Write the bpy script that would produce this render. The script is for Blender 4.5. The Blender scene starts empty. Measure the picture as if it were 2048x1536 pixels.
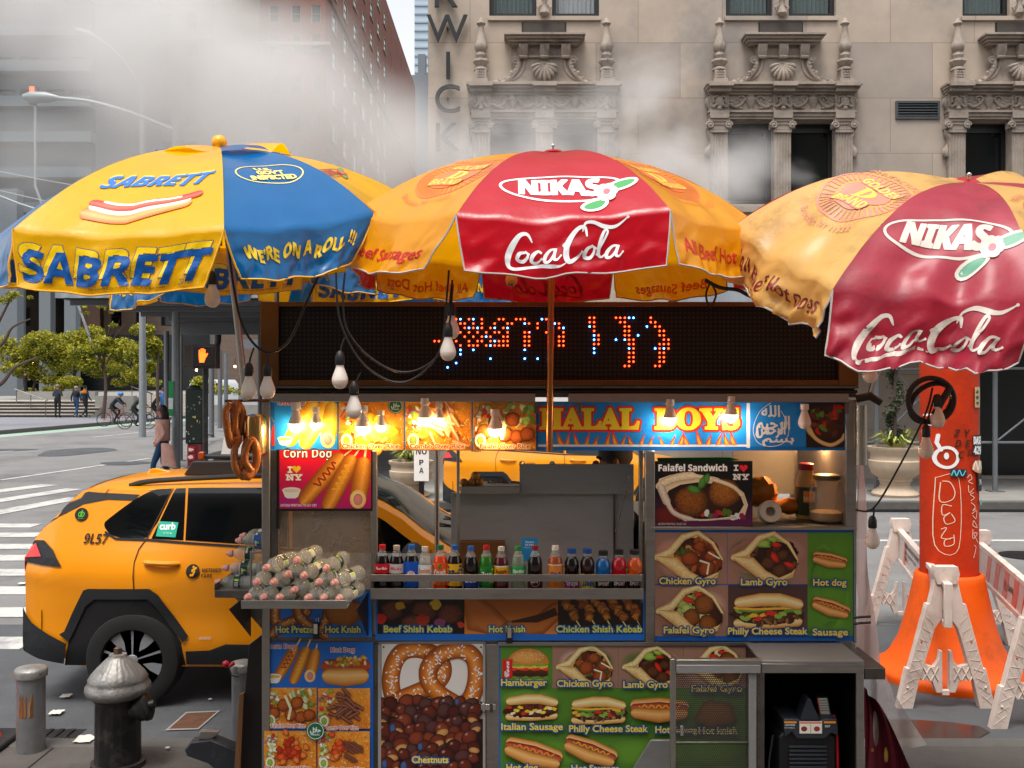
import bpy, bmesh, math, random
from mathutils import Vector, Matrix, noise
from mathutils.geometry import tessellate_polygon
R = math.radians
PI = math.pi
rnd = random.Random(7)
S = bpy.context.scene
COL = S.collection
# ---------------------------------------------------------------- camera, sky, sun, exposure
FP, CY, EYE = 1991.0, 751.0, 2.48      # focal length in photo pixels, horizon row, eye height
cam = bpy.data.objects.new('camera', bpy.data.cameras.new('camera'))
COL.objects.link(cam)
cam.location = (0, 0, EYE); cam.rotation_euler = (R(90), 0, 0)
cam.data.sensor_width = 36; cam.data.lens = 35; cam.data.shift_y = -17/2048
cam.data.clip_start = .05; cam.data.clip_end = 2000
S.camera = cam
W_ = bpy.data.worlds.new('World'); S.world = W_; W_.use_nodes = True
nt = W_.node_tree; bg = nt.nodes['Background']
SUN_EL, SUN_AZ = R(70), R(200)
sky = nt.nodes.new('ShaderNodeTexSky'); sky.sky_type = 'NISHITA'; sky.sun_disc = False
sky.sun_elevation = SUN_EL; sky.sun_rotation = SUN_AZ; sky.air_density = 1.0; sky.dust_density = 3.0
hs = nt.nodes.new('ShaderNodeHueSaturation'); hs.inputs['Saturation'].default_value = .16
nt.links.new(sky.outputs[0], hs.inputs['Color']); nt.links.new(hs.outputs[0], bg.inputs[0])
bg.inputs[1].default_value = .15
sd = bpy.data.lights.new('sun', 'SUN'); sd.energy = 1.5; sd.angle = R(24); sd.color = (1, .95, .88)
sun = bpy.data.objects.new('sun', sd); COL.objects.link(sun)
# the sun stands behind the camera and to the left, high above the street
_sv = Vector((math.sin(SUN_AZ)*math.cos(SUN_EL), math.cos(SUN_AZ)*math.cos(SUN_EL), math.sin(SUN_EL)))
sun.rotation_euler = _sv.to_track_quat('Z', 'Y').to_euler()
sun.location = (0, 0, 40)
S.view_settings.view_transform = 'Standard'; S.view_settings.look = 'None'
S.view_settings.exposure = 0.93; S.view_settings.gamma = 1.0
cy = S.cycles
cy.max_bounces = 8; cy.diffuse_bounces = 3; cy.glossy_bounces = 3; cy.transmission_bounces = 6
cy.transparent_max_bounces = 16; cy.volume_bounces = 3; cy.use_denoising = True
cy.sample_clamp_indirect = 4.0; cy.caustics_reflective = False; cy.caustics_refractive = False
cy.volume_step_rate = 1.0; cy.volume_max_steps = 256

# ---------------------------------------------------------------- helpers
def lin(h):
    if not isinstance(h, str): return tuple(h)[:3]
    h = h.lstrip('#'); o = []
    for i in (0, 2, 4):
        c = int(h[i:i+2], 16)/255
        o.append(c/12.92 if c <= .04045 else ((c+.055)/1.055)**2.4)
    return tuple(o)
def P(px, py, d):                      # a point at distance d seen at photo pixel (px, py)
    return Vector(((px-1024)/FP*d, d, EYE-(py-CY)/FP*d))
def PX(px, d): return (px-1024)/FP*d
def PZ(py, d): return EYE-(py-CY)/FP*d

MATS = {}
def M(name, col=(.5, .5, .5), rough=.5, metal=0, nz=.12, ns=6., bump=0, bs=None, emit=0, trans=0, alpha=1, coat=0, ior=1.5, attr=False, stretch=None, spec=.5, sss=0, dirt=None):
    if name in MATS: return MATS[name]
    m = bpy.data.materials.new(name); m.use_nodes = True; MATS[name] = m
    t = m.node_tree; b = t.nodes['Principled BSDF']; L = t.links.new
    c = lin(col)
    b.inputs['Base Color'].default_value = (*c, 1); b.inputs['Roughness'].default_value = rough
    b.inputs['Metallic'].default_value = metal; b.inputs['IOR'].default_value = ior
    b.inputs['Specular IOR Level'].default_value = spec
    b.inputs['Coat Weight'].default_value = coat; b.inputs['Coat Roughness'].default_value = .06
    b.inputs['Transmission Weight'].default_value = trans; b.inputs['Alpha'].default_value = alpha
    if emit:
        b.inputs['Emission Color'].default_value = (*c, 1); b.inputs['Emission Strength'].default_value = emit
    if nz or bump or attr:
        tc = t.nodes.new('ShaderNodeTexCoord'); src = tc.outputs['Object']
        if stretch:
            mp = t.nodes.new('ShaderNodeMapping'); mp.inputs['Scale'].default_value = stretch
            L(src, mp.inputs['Vector']); src = mp.outputs[0]
        n = t.nodes.new('ShaderNodeTexNoise'); n.inputs['Scale'].default_value = ns; n.inputs['Detail'].default_value = 6
        n.inputs['Roughness'].default_value = .62
        L(src, n.inputs['Vector'])
        r = t.nodes.new('ShaderNodeMapRange')
        r.inputs['From Min'].default_value = .25; r.inputs['From Max'].default_value = .75
        r.inputs['To Min'].default_value = 1-nz; r.inputs['To Max'].default_value = 1+nz
        L(n.outputs['Fac'], r.inputs['Value'])
        v = t.nodes.new('ShaderNodeVectorMath'); v.operation = 'SCALE'
        if attr:
            a = t.nodes.new('ShaderNodeAttribute'); a.attribute_name = 'Col'
            # alpha carries how grainy the printed picture is there
            k = t.nodes.new('ShaderNodeMath'); k.operation = 'SUBTRACT'; k.inputs[1].default_value = .5
            L(n.outputs['Fac'], k.inputs[0])
            k2 = t.nodes.new('ShaderNodeMath'); k2.operation = 'MULTIPLY_ADD'; k2.inputs[2].default_value = 1
            k3 = t.nodes.new('ShaderNodeMath'); k3.operation = 'MULTIPLY'; k3.inputs[1].default_value = 3.2
            L(a.outputs['Alpha'], k3.inputs[0]); L(k.outputs[0], k2.inputs[0]); L(k3.outputs[0], k2.inputs[1])
            L(a.outputs['Color'], v.inputs[0]); L(k2.outputs[0], v.inputs['Scale'])
        else:
            v.inputs[0].default_value = c; L(r.outputs[0], v.inputs['Scale'])
        out = v.outputs[0]
        if dirt:                       # (colour, scale, amount): stains with a shape of their own
            n2 = t.nodes.new('ShaderNodeTexNoise'); n2.inputs['Scale'].default_value = dirt[1]; n2.inputs['Detail'].default_value = 8
            n2.inputs['Roughness'].default_value = .7
            L(src, n2.inputs['Vector'])
            q = t.nodes.new('ShaderNodeMapRange'); q.inputs['From Min'].default_value = .5; q.inputs['From Max'].default_value = .72
            q.inputs['To Max'].default_value = dirt[2]; L(n2.outputs['Fac'], q.inputs['Value'])
            x = t.nodes.new('ShaderNodeMix'); x.data_type = 'RGBA'
            L(q.outputs[0], x.inputs[0]); L(out, x.inputs[6]); x.inputs[7].default_value = (*lin(dirt[0]), 1); out = x.outputs[2]
        L(out, b.inputs['Base Color'])
        if nz and not metal == 0 or dirt:
            rr = t.nodes.new('ShaderNodeMapRange'); rr.inputs['To Min'].default_value = max(.03, rough-.12); rr.inputs['To Max'].default_value = min(1, rough+.15)
            L(n.outputs['Fac'], rr.inputs['Value']); L(rr.outputs[0], b.inputs['Roughness'])
        if bump:
            nb = n
            if bs:
                nb = t.nodes.new('ShaderNodeTexNoise'); nb.inputs['Scale'].default_value = bs; nb.inputs['Detail'].default_value = 5
                L(src, nb.inputs['Vector'])
            u = t.nodes.new('ShaderNodeBump'); u.inputs['Strength'].default_value = min(1, bump); u.inputs['Distance'].default_value = .01
            L(nb.outputs['Fac'], u.inputs['Height']); L(u.outputs[0], b.inputs['Normal'])
    return m

def tag(o, label=None, cat=None, group=None, kind=None):
    if label: o['label'] = label
    if cat: o['category'] = cat
    if group: o['group'] = group
    if kind: o['kind'] = kind
    return o
def thing(name, label, cat, loc=(0, 0, 0), group=None, rz=0):
    o = bpy.data.objects.new(name, None); COL.objects.link(o); o.location = loc; o.rotation_euler = (0, 0, rz)
    o.empty_display_size = .1
    return tag(o, label, cat, group)
def put(name, me, parent=None, label=None):
    o = bpy.data.objects.new(name, me); COL.objects.link(o)
    if parent: o.parent = parent
    if label: o['label'] = label
    return o
def kids(o): return [c for c in o.children]
def dup(o, loc=None, label=None, group=None, parent=None, rz=None, scale=None):
    c = o.copy(); COL.objects.link(c); c.parent = parent
    if loc is not None: c.location = loc
    if rz is not None: c.rotation_euler = (o.rotation_euler[0], o.rotation_euler[1], rz)
    if scale is not None: c.scale = scale
    if label: c['label'] = label
    if group: c['group'] = group
    for k in kids(o): dup(k, parent=c)
    return c

class MB:
    """collects shapes, then links them as ONE mesh object"""
    def __init__(s): s.v = []; s.f = []; s.fm = []; s.mats = []
    def mi(s, m):
        if m not in s.mats: s.mats.append(m)
        return s.mats.index(m)
    def add(s, vs, fs, m):
        b = len(s.v); k = s.mi(m); s.v += [tuple(q) for q in vs]
        for f in fs: s.f.append([i+b for i in f]); s.fm.append(k)
        return s
    def box(s, x0, x1, y0, y1, z0, z1, m, xf=None):
        vs = [Vector((x, y, z)) for z in (z0, z1) for y in (y0, y1) for x in (x0, x1)]
        if xf: vs = [xf @ q for q in vs]
        return s.add(vs, [(0, 1, 3, 2), (4, 6, 7, 5), (0, 4, 5, 1), (2, 3, 7, 6), (0, 2, 6, 4), (1, 5, 7, 3)], m)
    def tube(s, pts, r, m, n=8, cap=True, close=False):
        pts = [Vector(q) for q in pts]; N = len(pts); vs = []; fs = []
        rr = r if isinstance(r, (list, tuple)) else [r]*N
        up = None
        for i in range(N):
            a = pts[i-1] if (i or close) else pts[0]; c = pts[(i+1) % N] if (i < N-1 or close) else pts[-1]
            d = (c-a)
            if d.length < 1e-9: d = Vector((0, 0, 1))
            d.normalize()
            if up is None:
                up = d.orthogonal().normalized()
            up = (up-d*up.dot(d))
            if up.length < 1e-6: up = d.orthogonal()
            up.normalize(); w = d.cross(up)
            for j in range(n):
                t = 2*PI*j/n; vs.append(pts[i]+(up*math.cos(t)+w*math.sin(t))*rr[i])
        for i in range(N if close else N-1):
            i2 = (i+1) % N
            for j in range(n):
                k = (j+1) % n; fs.append((i*n+j, i*n+k, i2*n+k, i2*n+j))
        if cap and not close:
            fs.append(tuple(range(n))[::-1]); fs.append(tuple((N-1)*n+j for j in range(n)))
        return s.add(vs, fs, m)
    def cyl(s, a, b, r, m, r2=None, n=16): return s.tube([a, b], [r, r if r2 is None else r2], m, n)
    def lathe(s, prof, m, c=(0, 0, 0), n=24, xf=None, flute=None, cap=True):
        vs = []; fs = []; N = len(prof)
        for (r, z) in prof:
            for j in range(n):
                t = 2*PI*j/n; q = r
                if flute: q = flute(r, z, t)
                vs.append(Vector((q*math.cos(t), q*math.sin(t), z)))
        for i in range(N-1):
            for j in range(n):
                k = (j+1) % n; fs.append((i*n+j, i*n+k, (i+1)*n+k, (i+1)*n+j))
        if cap: fs.append(tuple(range(n))[::-1]); fs.append(tuple((N-1)*n+j for j in range(n)))
        c = Vector(c)
        vs = [(xf @ q if xf else q)+c for q in vs]
        return s.add(vs, fs, m)
    def ball(s, c, r, m, n=12, xf=None, squash=(1, 1, 1), jag=0):
        c = Vector(c); vs = []; fs = []; k = n//2
        for i in range(k+1):
            a = PI*i/k
            for j in range(n):
                t = 2*PI*j/n; q = Vector((math.sin(a)*math.cos(t)*squash[0], math.sin(a)*math.sin(t)*squash[1], math.cos(a)*squash[2]))*r
                if jag: q *= 1+jag*noise.noise(q*(2.5/r)+c*3)
                vs.append((xf @ q if xf else q)+c)
        for i in range(k):
            for j in range(n):
                w = (j+1) % n; fs.append((i*n+j, (i+1)*n+j, (i+1)*n+w, i*n+w))
        return s.add(vs, fs, m)
    def grid(s, fn, nu, nv, m):
        vs = [fn(i/nu, j/nv) for j in range(nv+1) for i in range(nu+1)]
        return s.add(vs, [(j*(nu+1)+i, j*(nu+1)+i+1, (j+1)*(nu+1)+i+1, (j+1)*(nu+1)+i) for j in range(nv) for i in range(nu)], m)
    def prism(s, poly, fn, a, b, m):
        """polygon (u, v) swept from a to b; fn(u, v, w) gives the point"""
        n = len(poly); vs = [fn(u, v, a) for u, v in poly]+[fn(u, v, b) for u, v in poly]
        fs = [(i, (i+1) % n, n+(i+1) % n, n+i) for i in range(n)]
        for t in tessellate_polygon([[Vector((u, v, 0)) for u, v in poly]]):
            fs.append(tuple(t)); fs.append(tuple(n+i for i in t))
        return s.add(vs, fs, m)
    def build(s, name, parent=None, label=None, bevel=0, smooth=40, seg=2, fix=True):
        me = bpy.data.meshes.new(name); me.from_pydata(s.v, [], s.f)
        for m in s.mats: me.materials.append(m)
        me.polygons.foreach_set('material_index', s.fm); me.update()
        if fix:
            bm = bmesh.new(); bm.from_mesh(me); bmesh.ops.remove_doubles(bm, verts=bm.verts, dist=1e-6)
            bmesh.ops.recalc_face_normals(bm, faces=bm.faces); bm.to_mesh(me); bm.free()
        if smooth:
            me.polygons.foreach_set('use_smooth', [True]*len(me.polygons)); me.set_sharp_from_angle(angle=R(smooth))
        o = put(name, me, parent, label)
        if bevel:
            b = o.modifiers.new('bevel', 'BEVEL'); b.width = bevel; b.segments = seg; b.limit_method = 'ANGLE'; b.angle_limit = R(50)
        return o
XZ = lambda u, v, w: Vector((u, w, v))          # polygon in the picture-facing plane, swept in depth
XY = lambda u, v, w: Vector((u, v, w))
YZ = lambda u, v, w: Vector((w, u, v))

# lettering styles out of the built-in font set
def _st(up, lo, dg):
    def f(t):
        o = ''
        for ch in t:
            if 'A' <= ch <= 'Z': o += chr(up+ord(ch)-65)
            elif 'a' <= ch <= 'z': o += chr(lo+ord(ch)-97)
            elif '0' <= ch <= '9' and dg: o += chr(dg+ord(ch)-48)
            else: o += ch
        return o
    return f
bold = _st(0x1D5D4, 0x1D5EE, 0x1D7EC); boldit = _st(0x1D63C, 0x1D656, 0x1D7EC); serif = _st(0x1D400, 0x1D41A, 0x1D7CE)
script = _st(0x1D4D0, 0x1D4EA, 0); mono = _st(0x1D670, 0x1D68A, 0x1D7F6); ital = _st(0x1D608, 0x1D622, 0x1D7E2)
_TM = {}
def textmesh(t, res=3):
    if (t, res) in _TM: return _TM[t, res]
    c = bpy.data.curves.new('lettering', 'FONT'); c.body = t; c.resolution_u = res
    o = bpy.data.objects.new('lettering', c); me = o.to_mesh()
    V = [(q.co.x, q.co.y) for q in me.vertices]; F = [tuple(p.vertices) for p in me.polygons]
    o.to_mesh_clear(); bpy.data.objects.remove(o); bpy.data.curves.remove(c)
    cnt = {}
    for f in F:
        for i in range(len(f)):
            e = tuple(sorted((f[i], f[i-1]))); cnt[e] = cnt.get(e, 0)+1
    B = [e for e in cnt if cnt[e] == 1]
    _TM[t, res] = (V, F, B)
    return _TM[t, res]

class Art:
    """printed picture: flat coloured shapes in layers; build() lays them on a surface as one mesh"""
    def __init__(s, ydown=True, step=.00004): s.hold = False; s.gain = 1.28; s.V = []; s.C = []; s.F = []; s.z = 0; s.clip = None; s.step = step; s.yd = -1 if ydown else 1
    def up(s, k=1):
        if not s.hold: s.z += s.step*k
    def _add(s, pts, cols, faces):
        b = len(s.V)
        if s.clip: c = s.clip; pts = [(min(max(p[0], c[0]), c[2]), min(max(p[1], c[1]), c[3])) for p in pts]
        s.V += [(p[0], p[1], s.z) for p in pts]; s.C += cols
        s.F += [tuple(i+b for i in f) for f in faces]
    def _c(s, c, tex=0): return (*[min(.88, q*s.gain) for q in lin(c)], tex)
    def fill(s, pts, col, tex=0, keep=False):
        if not keep: s.up()
        T = tessellate_polygon([[Vector((x, y, 0)) for x, y in pts]])
        s._add(pts, [s._c(col, tex)]*len(pts), T)
    def rect(s, x0, y0, x1, y1, col, col2=None, tex=0, n=1):
        s.up(); c2 = col2 or col
        pts = []; cs = []; fs = []
        a, b = s._c(col, tex), s._c(c2, tex)
        for j in range(n+1):
            t = j/n; y = y0+(y1-y0)*t; c = tuple(p+(q-p)*t for p, q in zip(a, b))
            pts += [(x0, y), (x1, y)]; cs += [c, c]
            if j: fs.append((2*j-2, 2*j-1, 2*j+1, 2*j))
        s._add(pts, cs, fs)
    def blob(s, cx, cy, rx, ry=None, col='#888888', edge=None, rot=0, jag=0, n=14, tex=0, hl=(-.18, -.22), seed=None):
        s.up(); ry = ry or rx; edge = edge or col
        ca, sa = math.cos(rot), math.sin(rot); sd = seed if seed is not None else rnd.random()*99
        A, B = s._c(col, tex), s._c(edge, tex); pts = []; cs = []; fs = []
        hy = hl[1]*(1 if s.yd < 0 else -1)
        for i, (k, w) in enumerate(((1, 1), (.72, .4), (.4, .08))):
            for j in range(n):
                t = 2*PI*j/n; q = 1+jag*noise.noise(Vector((math.cos(t)*1.7, math.sin(t)*1.7, sd)))
                x = math.cos(t)*rx*q*k; y = math.sin(t)*ry*q*k
                pts.append((cx+x*ca-y*sa+hl[0]*rx*(1-k), cy+x*sa+y*ca+hy*ry*(1-k)))
                cs.append(tuple(a+(b-a)*w for a, b in zip(A, B)))
        for i in range(2):
            for j in range(n): k = (j+1) % n; fs.append((i*n+j, i*n+k, (i+1)*n+k, (i+1)*n+j))
        fs.append(tuple(2*n+j for j in range(n)))
        s._add(pts, cs, fs)
    def band(s, pts, w, col, edge=None, tex=0, light=None, rnd_end=True, flat=False):
        """a shaded sausage along a polyline; w is a number or one width per point"""
        s.up(); edge = edge or col; light = light or col
        pts = [Vector((p[0], p[1])) for p in pts]
        if rnd_end:
            w0 = (w[0] if isinstance(w, (list, tuple)) else w)/2; w1 = (w[-1] if isinstance(w, (list, tuple)) else w)/2
            W = list(w) if isinstance(w, (list, tuple)) else [w]*len(pts)
            a = (pts[0]-pts[1]).normalized(); b = (pts[-1]-pts[-2]).normalized()
            hd = [(pts[0]+a*w0*math.sin(t), W[0]*math.cos(t)) for t in (1.5, 1.15, .75, .38)]
            tl = [(pts[-1]+b*w1*math.sin(t), W[-1]*math.cos(t)) for t in (.38, .75, 1.15, 1.5)]
            pts = [p for p, _ in hd]+pts+[p for p, _ in tl]; W = [q for _, q in hd]+W+[q for _, q in tl]
        else: W = list(w) if isinstance(w, (list, tuple)) else [w]*len(pts)
        N = len(pts); vs = []; cs = []; fs = []
        E, C, Lc = s._c(edge, tex), s._c(col, tex), s._c(light, tex)
        prof = ((-.5, E), (.5, E)) if flat else ((-.5, E), (-.3, C), (-.08, Lc), (.22, C), (.5, E)); m = len(prof)
        for i in range(N):
            d = pts[min(i+1, N-1)]-pts[max(i-1, 0)]
            d = d.normalized() if d.length > 1e-9 else Vector((1, 0)); q = Vector((-d.y, d.x))
            if (q.y > 0) == (s.yd > 0): q = q if flat else q
            for k, c in prof: vs.append(tuple(pts[i]+q*W[i]*k)); cs.append(c)
        for i in range(N-1):
            for k in range(m-1): fs.append((i*m+k, i*m+k+1, (i+1)*m+k+1, (i+1)*m+k))
        s._add(vs, cs, fs)
    def line(s, pts, w, col, tex=0): s.band(pts, w, col, flat=True, tex=tex)
    def ring(s, cx, cy, rx, ry, w, col, n=40, rot=0):
        ca, sa = math.cos(rot), math.sin(rot)
        s.band([(cx+rx*math.cos(2*PI*i/n)*ca-ry*math.sin(2*PI*i/n)*sa, cy+rx*math.cos(2*PI*i/n)*sa+ry*math.sin(2*PI*i/n)*ca) for i in range(n+1)], w, col, flat=True, rnd_end=False)
    def text(s, t, x, y, w=None, h=None, col='#ffffff', out=None, ow=0, al='l', shear=0, rot=0, arc=None, res=3, tex=0, grow=0, fit=None, shadow=None):
        """x, y baseline; w and h the width and cap height to fill; out / ow an outline; grow thickens the letters; fit bends: fit(u, v)"""
        V, F, B = textmesh(t, res)
        xs = [a for a, _ in V]; ys = [b for _, b in V]; x0, x1 = min(xs), max(xs); ch = .72
        sy = (h/ch) if h else (w/(x1-x0)); sx = (w/(x1-x0)) if w else sy
        ww = (x1-x0)*sx; dx = {'l': 0, 'c': -ww/2, 'r': -ww}[al]
        ca, sa = math.cos(rot), math.sin(rot)
        def T(a, b):
            u = (a-x0)*sx+dx; v = b*sy; u += v*shear
            if fit: u, v = fit(u, v)
            if arc: q = u/arc; r = arc+v; u, v = r*math.sin(q), r*math.cos(q)-arc
            return (x+u*ca-v*sa, y+s.yd*(u*sa+v*ca)) if s.yd > 0 else (x+u*ca-v*sa, y-(u*sa+v*ca))
        pts = [T(a, b) for a, b in V]
        def edges(wd, c):
            s.up(); vs = []; fs = []
            for a, b in B:
                p, q = Vector(pts[a]), Vector(pts[b]); d = q-p
                if d.length < 1e-9: continue
                d.normalize(); o = Vector((-d.y, d.x))*wd; e = d*wd*.7; k = len(vs)
                vs += [tuple(p-e+o), tuple(p-e-o), tuple(q+e-o), tuple(q+e+o)]; fs.append((k, k+1, k+2, k+3))
            # neighbouring pieces lie a hair apart so that no two share a plane
            b0 = len(s.V)
            for i, (vx, vy) in enumerate(vs): s.V.append((vx, vy, s.z+s.step*.8*((i//4) % 37)/37)); s.C.append(s._c(c, tex))
            s.F += [tuple(i+b0 for i in f) for f in fs]
        if shadow:
            s.up(); s._add([(a+shadow[0], b+shadow[1]) for a, b in pts], [s._c(shadow[2], tex)]*len(pts), F)
        if out: edges(ow+grow, out); s.up()
        if grow: edges(grow, col)
        s.up(); s._add(pts, [s._c(col, tex)]*len(pts), F)
        s.up()
    def build(s, name, fn, mat, parent=None, label=None, maxlen=0, base=None):
        me = bpy.data.meshes.new(name)
        if maxlen:
            bm = bmesh.new(); cl = bm.verts.layers.float_color.new('Col')
            vv = [bm.verts.new(q) for q in s.V]
            for i, q in enumerate(vv): q[cl] = s.C[i]
            for f in s.F:
                try: bm.faces.new([vv[i] for i in f])
                except ValueError: pass
            bmesh.ops.triangulate(bm, faces=bm.faces)
            for _ in range(7):
                es = [e for e in bm.edges if e.calc_length() > maxlen]
                if not es: break
                bmesh.ops.subdivide_edges(bm, edges=es, cuts=1)
                bmesh.ops.triangulate(bm, faces=[f for f in bm.faces if len(f.verts) > 3])
            for q in bm.verts: q.co = fn(q.co.x, q.co.y, q.co.z)
            bm.to_mesh(me); bm.free()
        else:
            me.from_pydata([tuple(fn(*q)) for q in s.V], [], s.F)
            a = me.color_attributes.new('Col', 'FLOAT_COLOR', 'POINT')
            a.data.foreach_set('color', [k for c in s.C for k in c])
        me.materials.append(mat); me.update()
        return put(name, me, parent, label)
PRINT = M('printed_vinyl', rough=.34, attr=True, nz=.0, ns=170, spec=.4)
PAPER = M('printed_paper', rough=.6, attr=True, nz=.0, ns=170)
def flat(d): return lambda x, y, z: P(x, y, d)+Vector((0, -z, 0))
# shared metals and paints
STEEL = M('brushed_steel', '#9d9892', rough=.34, metal=.9, nz=.09, ns=7, stretch=(1, 1, 4), bump=.05, dirt=('#5a4a40', 4, .3))
STEELD = M('grimy_steel', '#6f6a66', rough=.45, metal=1, nz=.25, ns=7, bump=.15, dirt=('#3a2d25', 6, .6))
STEELB = M('dull_sheet_steel', '#8c8c8a', rough=.45, metal=.35, nz=.1, ns=3, stretch=(1, 1, 3), bump=.05, dirt=('#5a5754', 3, .35))
BRONZE = M('brown_anodised_frame', '#6b4a2a', rough=.42, metal=.7, nz=.15, ns=12)
BLACKM = M('black_paint', '#121212', rough=.4, nz=.1)
DARK = M('dark_recess', '#0b0b0c', rough=.8, nz=0)
CHROME = M('polished_steel', '#c9c6c0', rough=.14, metal=1, nz=.05)
def smoothpts(pts, k=6, close=False):
    p = [Vector(q) for q in pts]; n = len(p); o = []
    for i in range(n if close else n-1):
        g = (lambda j: p[j % n]) if close else (lambda j: p[max(0, min(n-1, j))])
        a, b, c, d = g(i-1), g(i), g(i+1), g(i+2)
        for j in range(k):
            t = j/k; o.append(.5*((2*b)+(c-a)*t+(2*a-5*b+4*c-d)*t*t+(-a+3*b-3*c+d)*t**3))
    if not close: o.append(p[-1])
    return o
# ---------------------------------------------------------------- ground, roads, pavements
ASPH = M('asphalt', '#757473', rough=.85, nz=.16, ns=1.3, bump=.5, bs=140, dirt=('#3e3d3c', .35, .6))
ASPHD = M('patched_asphalt', '#4b4d50', rough=.85, nz=.2, ns=2.2, bump=.5, bs=140, dirt=('#2a2a2a', .8, .6))
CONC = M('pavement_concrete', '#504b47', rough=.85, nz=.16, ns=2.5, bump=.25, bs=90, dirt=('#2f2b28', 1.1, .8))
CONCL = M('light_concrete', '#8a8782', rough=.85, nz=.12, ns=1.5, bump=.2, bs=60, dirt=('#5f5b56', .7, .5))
GRAN = M('granite_kerb', '#56534f', rough=.8, nz=.15, ns=8, bump=.2, bs=60)
WPAINT = M('road_paint', '#b9b7b2', rough=.7, nz=.1, ns=9, bump=.2, dirt=('#77757a', 2.2, 1))
def struct(mb, name, **k): o = mb.build(name, **k); o['kind'] = 'structure'; return o
b = MB(); b.add([(-500, -30, -.02), (500, -30, -.02), (500, 900, -.02), (-500, 900, -.02)], [(0, 1, 2, 3)], M('ground_earth', '#55524e', rough=.9, nz=.15, ns=.3)); struct(b, 'ground')
b = MB(); b.grid(lambda u, v: (-90+130*u, 5.9+v*320, 0), 20, 40, ASPH); struct(b, 'road', smooth=0)
b = MB(); b.grid(lambda u, v: (-90+100*u, 6.5+v*3.4, .004), 10, 4, ASPHD); struct(b, 'road_patch', smooth=0)
KERB = 6.45
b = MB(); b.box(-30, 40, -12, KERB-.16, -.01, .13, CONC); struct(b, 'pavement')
b = MB(); b.box(-30, 40, KERB-.155, KERB, -.01, .134, GRAN); struct(b, 'kerb', bevel=.012)
b = MB()
for x in (-2.9, -1.3, .3, 1.9, 3.5): b.box(x, x+.012, 4, KERB-.17, .1305, .1325, DARK)
for y in (5.35,): b.box(-9, 12, y, y+.012, .1307, .1327, DARK)
struct(b, 'pavement_joints')
# far pavement in front of the hotel and the avenue side
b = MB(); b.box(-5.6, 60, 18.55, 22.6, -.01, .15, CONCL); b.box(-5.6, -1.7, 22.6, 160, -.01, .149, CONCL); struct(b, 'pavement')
b = MB(); b.box(-5.75, 60, 18.4, 18.545, -.01, .154, GRAN); struct(b, 'kerb', bevel=.02)
b = MB(); b.box(-5, 60, 18.05, 18.1, .006, .05, M('dark_rubber', '#17181a', rough=.6)); struct(b, 'kerb')
def plaza_x(y): return -21.7+(y-42)*.178
b = MB(); b.prism([(plaza_x(24), 24), (plaza_x(150), 150), (-110, 150), (-110, 24)], XY, -.01, .15, M('plaza_paving', '#77787e', rough=.8, nz=.1, ns=1.2)); struct(b, 'pavement')
b = MB(); b.prism([(plaza_x(24)+.3, 24), (plaza_x(150)+.3, 150), (plaza_x(150)+.004, 150), (plaza_x(24)+.004, 24)], XY, -.01, .17, GRAN); struct(b, 'kerb')
b = MB(); b.prism([(plaza_x(26)+1.7, 26), (plaza_x(140)+1.7, 140), (plaza_x(140)+.35, 140), (plaza_x(26)+.35, 26)], XY, .004, .006, M('green_lane_paint', '#8fa295', rough=.8, nz=.1, ns=2)); struct(b, 'cycle_lane')
# painted lines
b = MB()
for y in (9.2, 10.4, 11.45, 12.5, 13.5, 14.4, 15.45, 16.4): b.box(-14, PX(rnd.uniform(70, 100), y) if y > 10 else PX(60, y), y-.2, y+.22, .005, .0085, WPAINT)
struct(b, 'crosswalk_bars')
b = MB()
for (x0, y0, x1, y1, w) in ((0, 961, 300, 917, .16), (-60, 990, 100, 970, .5), (-60, 1011, 150, 978, .45), (-60, 1036, 156, 996, .45), (185, 875, 297, 863, .14), (0, 905, 60, 898, .1)):
    def g(px, py): d = EYE*FP/(py-CY); return Vector((PX(px, d), d))
    p, q = g(x0, y0), g(x1, y1); n = (q-p).normalized(); n = Vector((-n.y, n.x))*w/2
    b.add([(p.x+n.x, p.y+n.y, .009), (q.x+n.x, q.y+n.y, .009), (q.x-n.x, q.y-n.y, .009), (p.x-n.x, p.y-n.y, .009)], [(0, 1, 2, 3)], WPAINT)
b.box(-2, 20, 14.85, 15.0, .005, .0085, WPAINT)
struct(b, 'lane_lines')
b = MB()
for px, py, w, h in ((150, 904, 2.0, .9), (20, 900, 1.6, .25), (250, 927, 1.4, .3)):
    d = EYE*FP/(py-CY); x = PX(px, d); b.add([(x+w/2*math.cos(t)*(1+.2*math.sin(t*3)), d+h*2*math.sin(t), .0105) for t in [2*PI*i/16 for i in range(16)]], [tuple(range(16))], ASPHD)
struct(b, 'tar_patches')
b = MB(); b.add([(2.65+.55*math.cos(t)*(1+.25*math.sin(3*t+1)), 6.9+.32*math.sin(t)*(1+.2*math.cos(2*t)), .0095) for t in [2*PI*i/20 for i in range(20)]], [tuple(range(20))], M('wet_stain', '#2b2422', rough=.25, nz=.2)); struct(b, 'stain')

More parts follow.
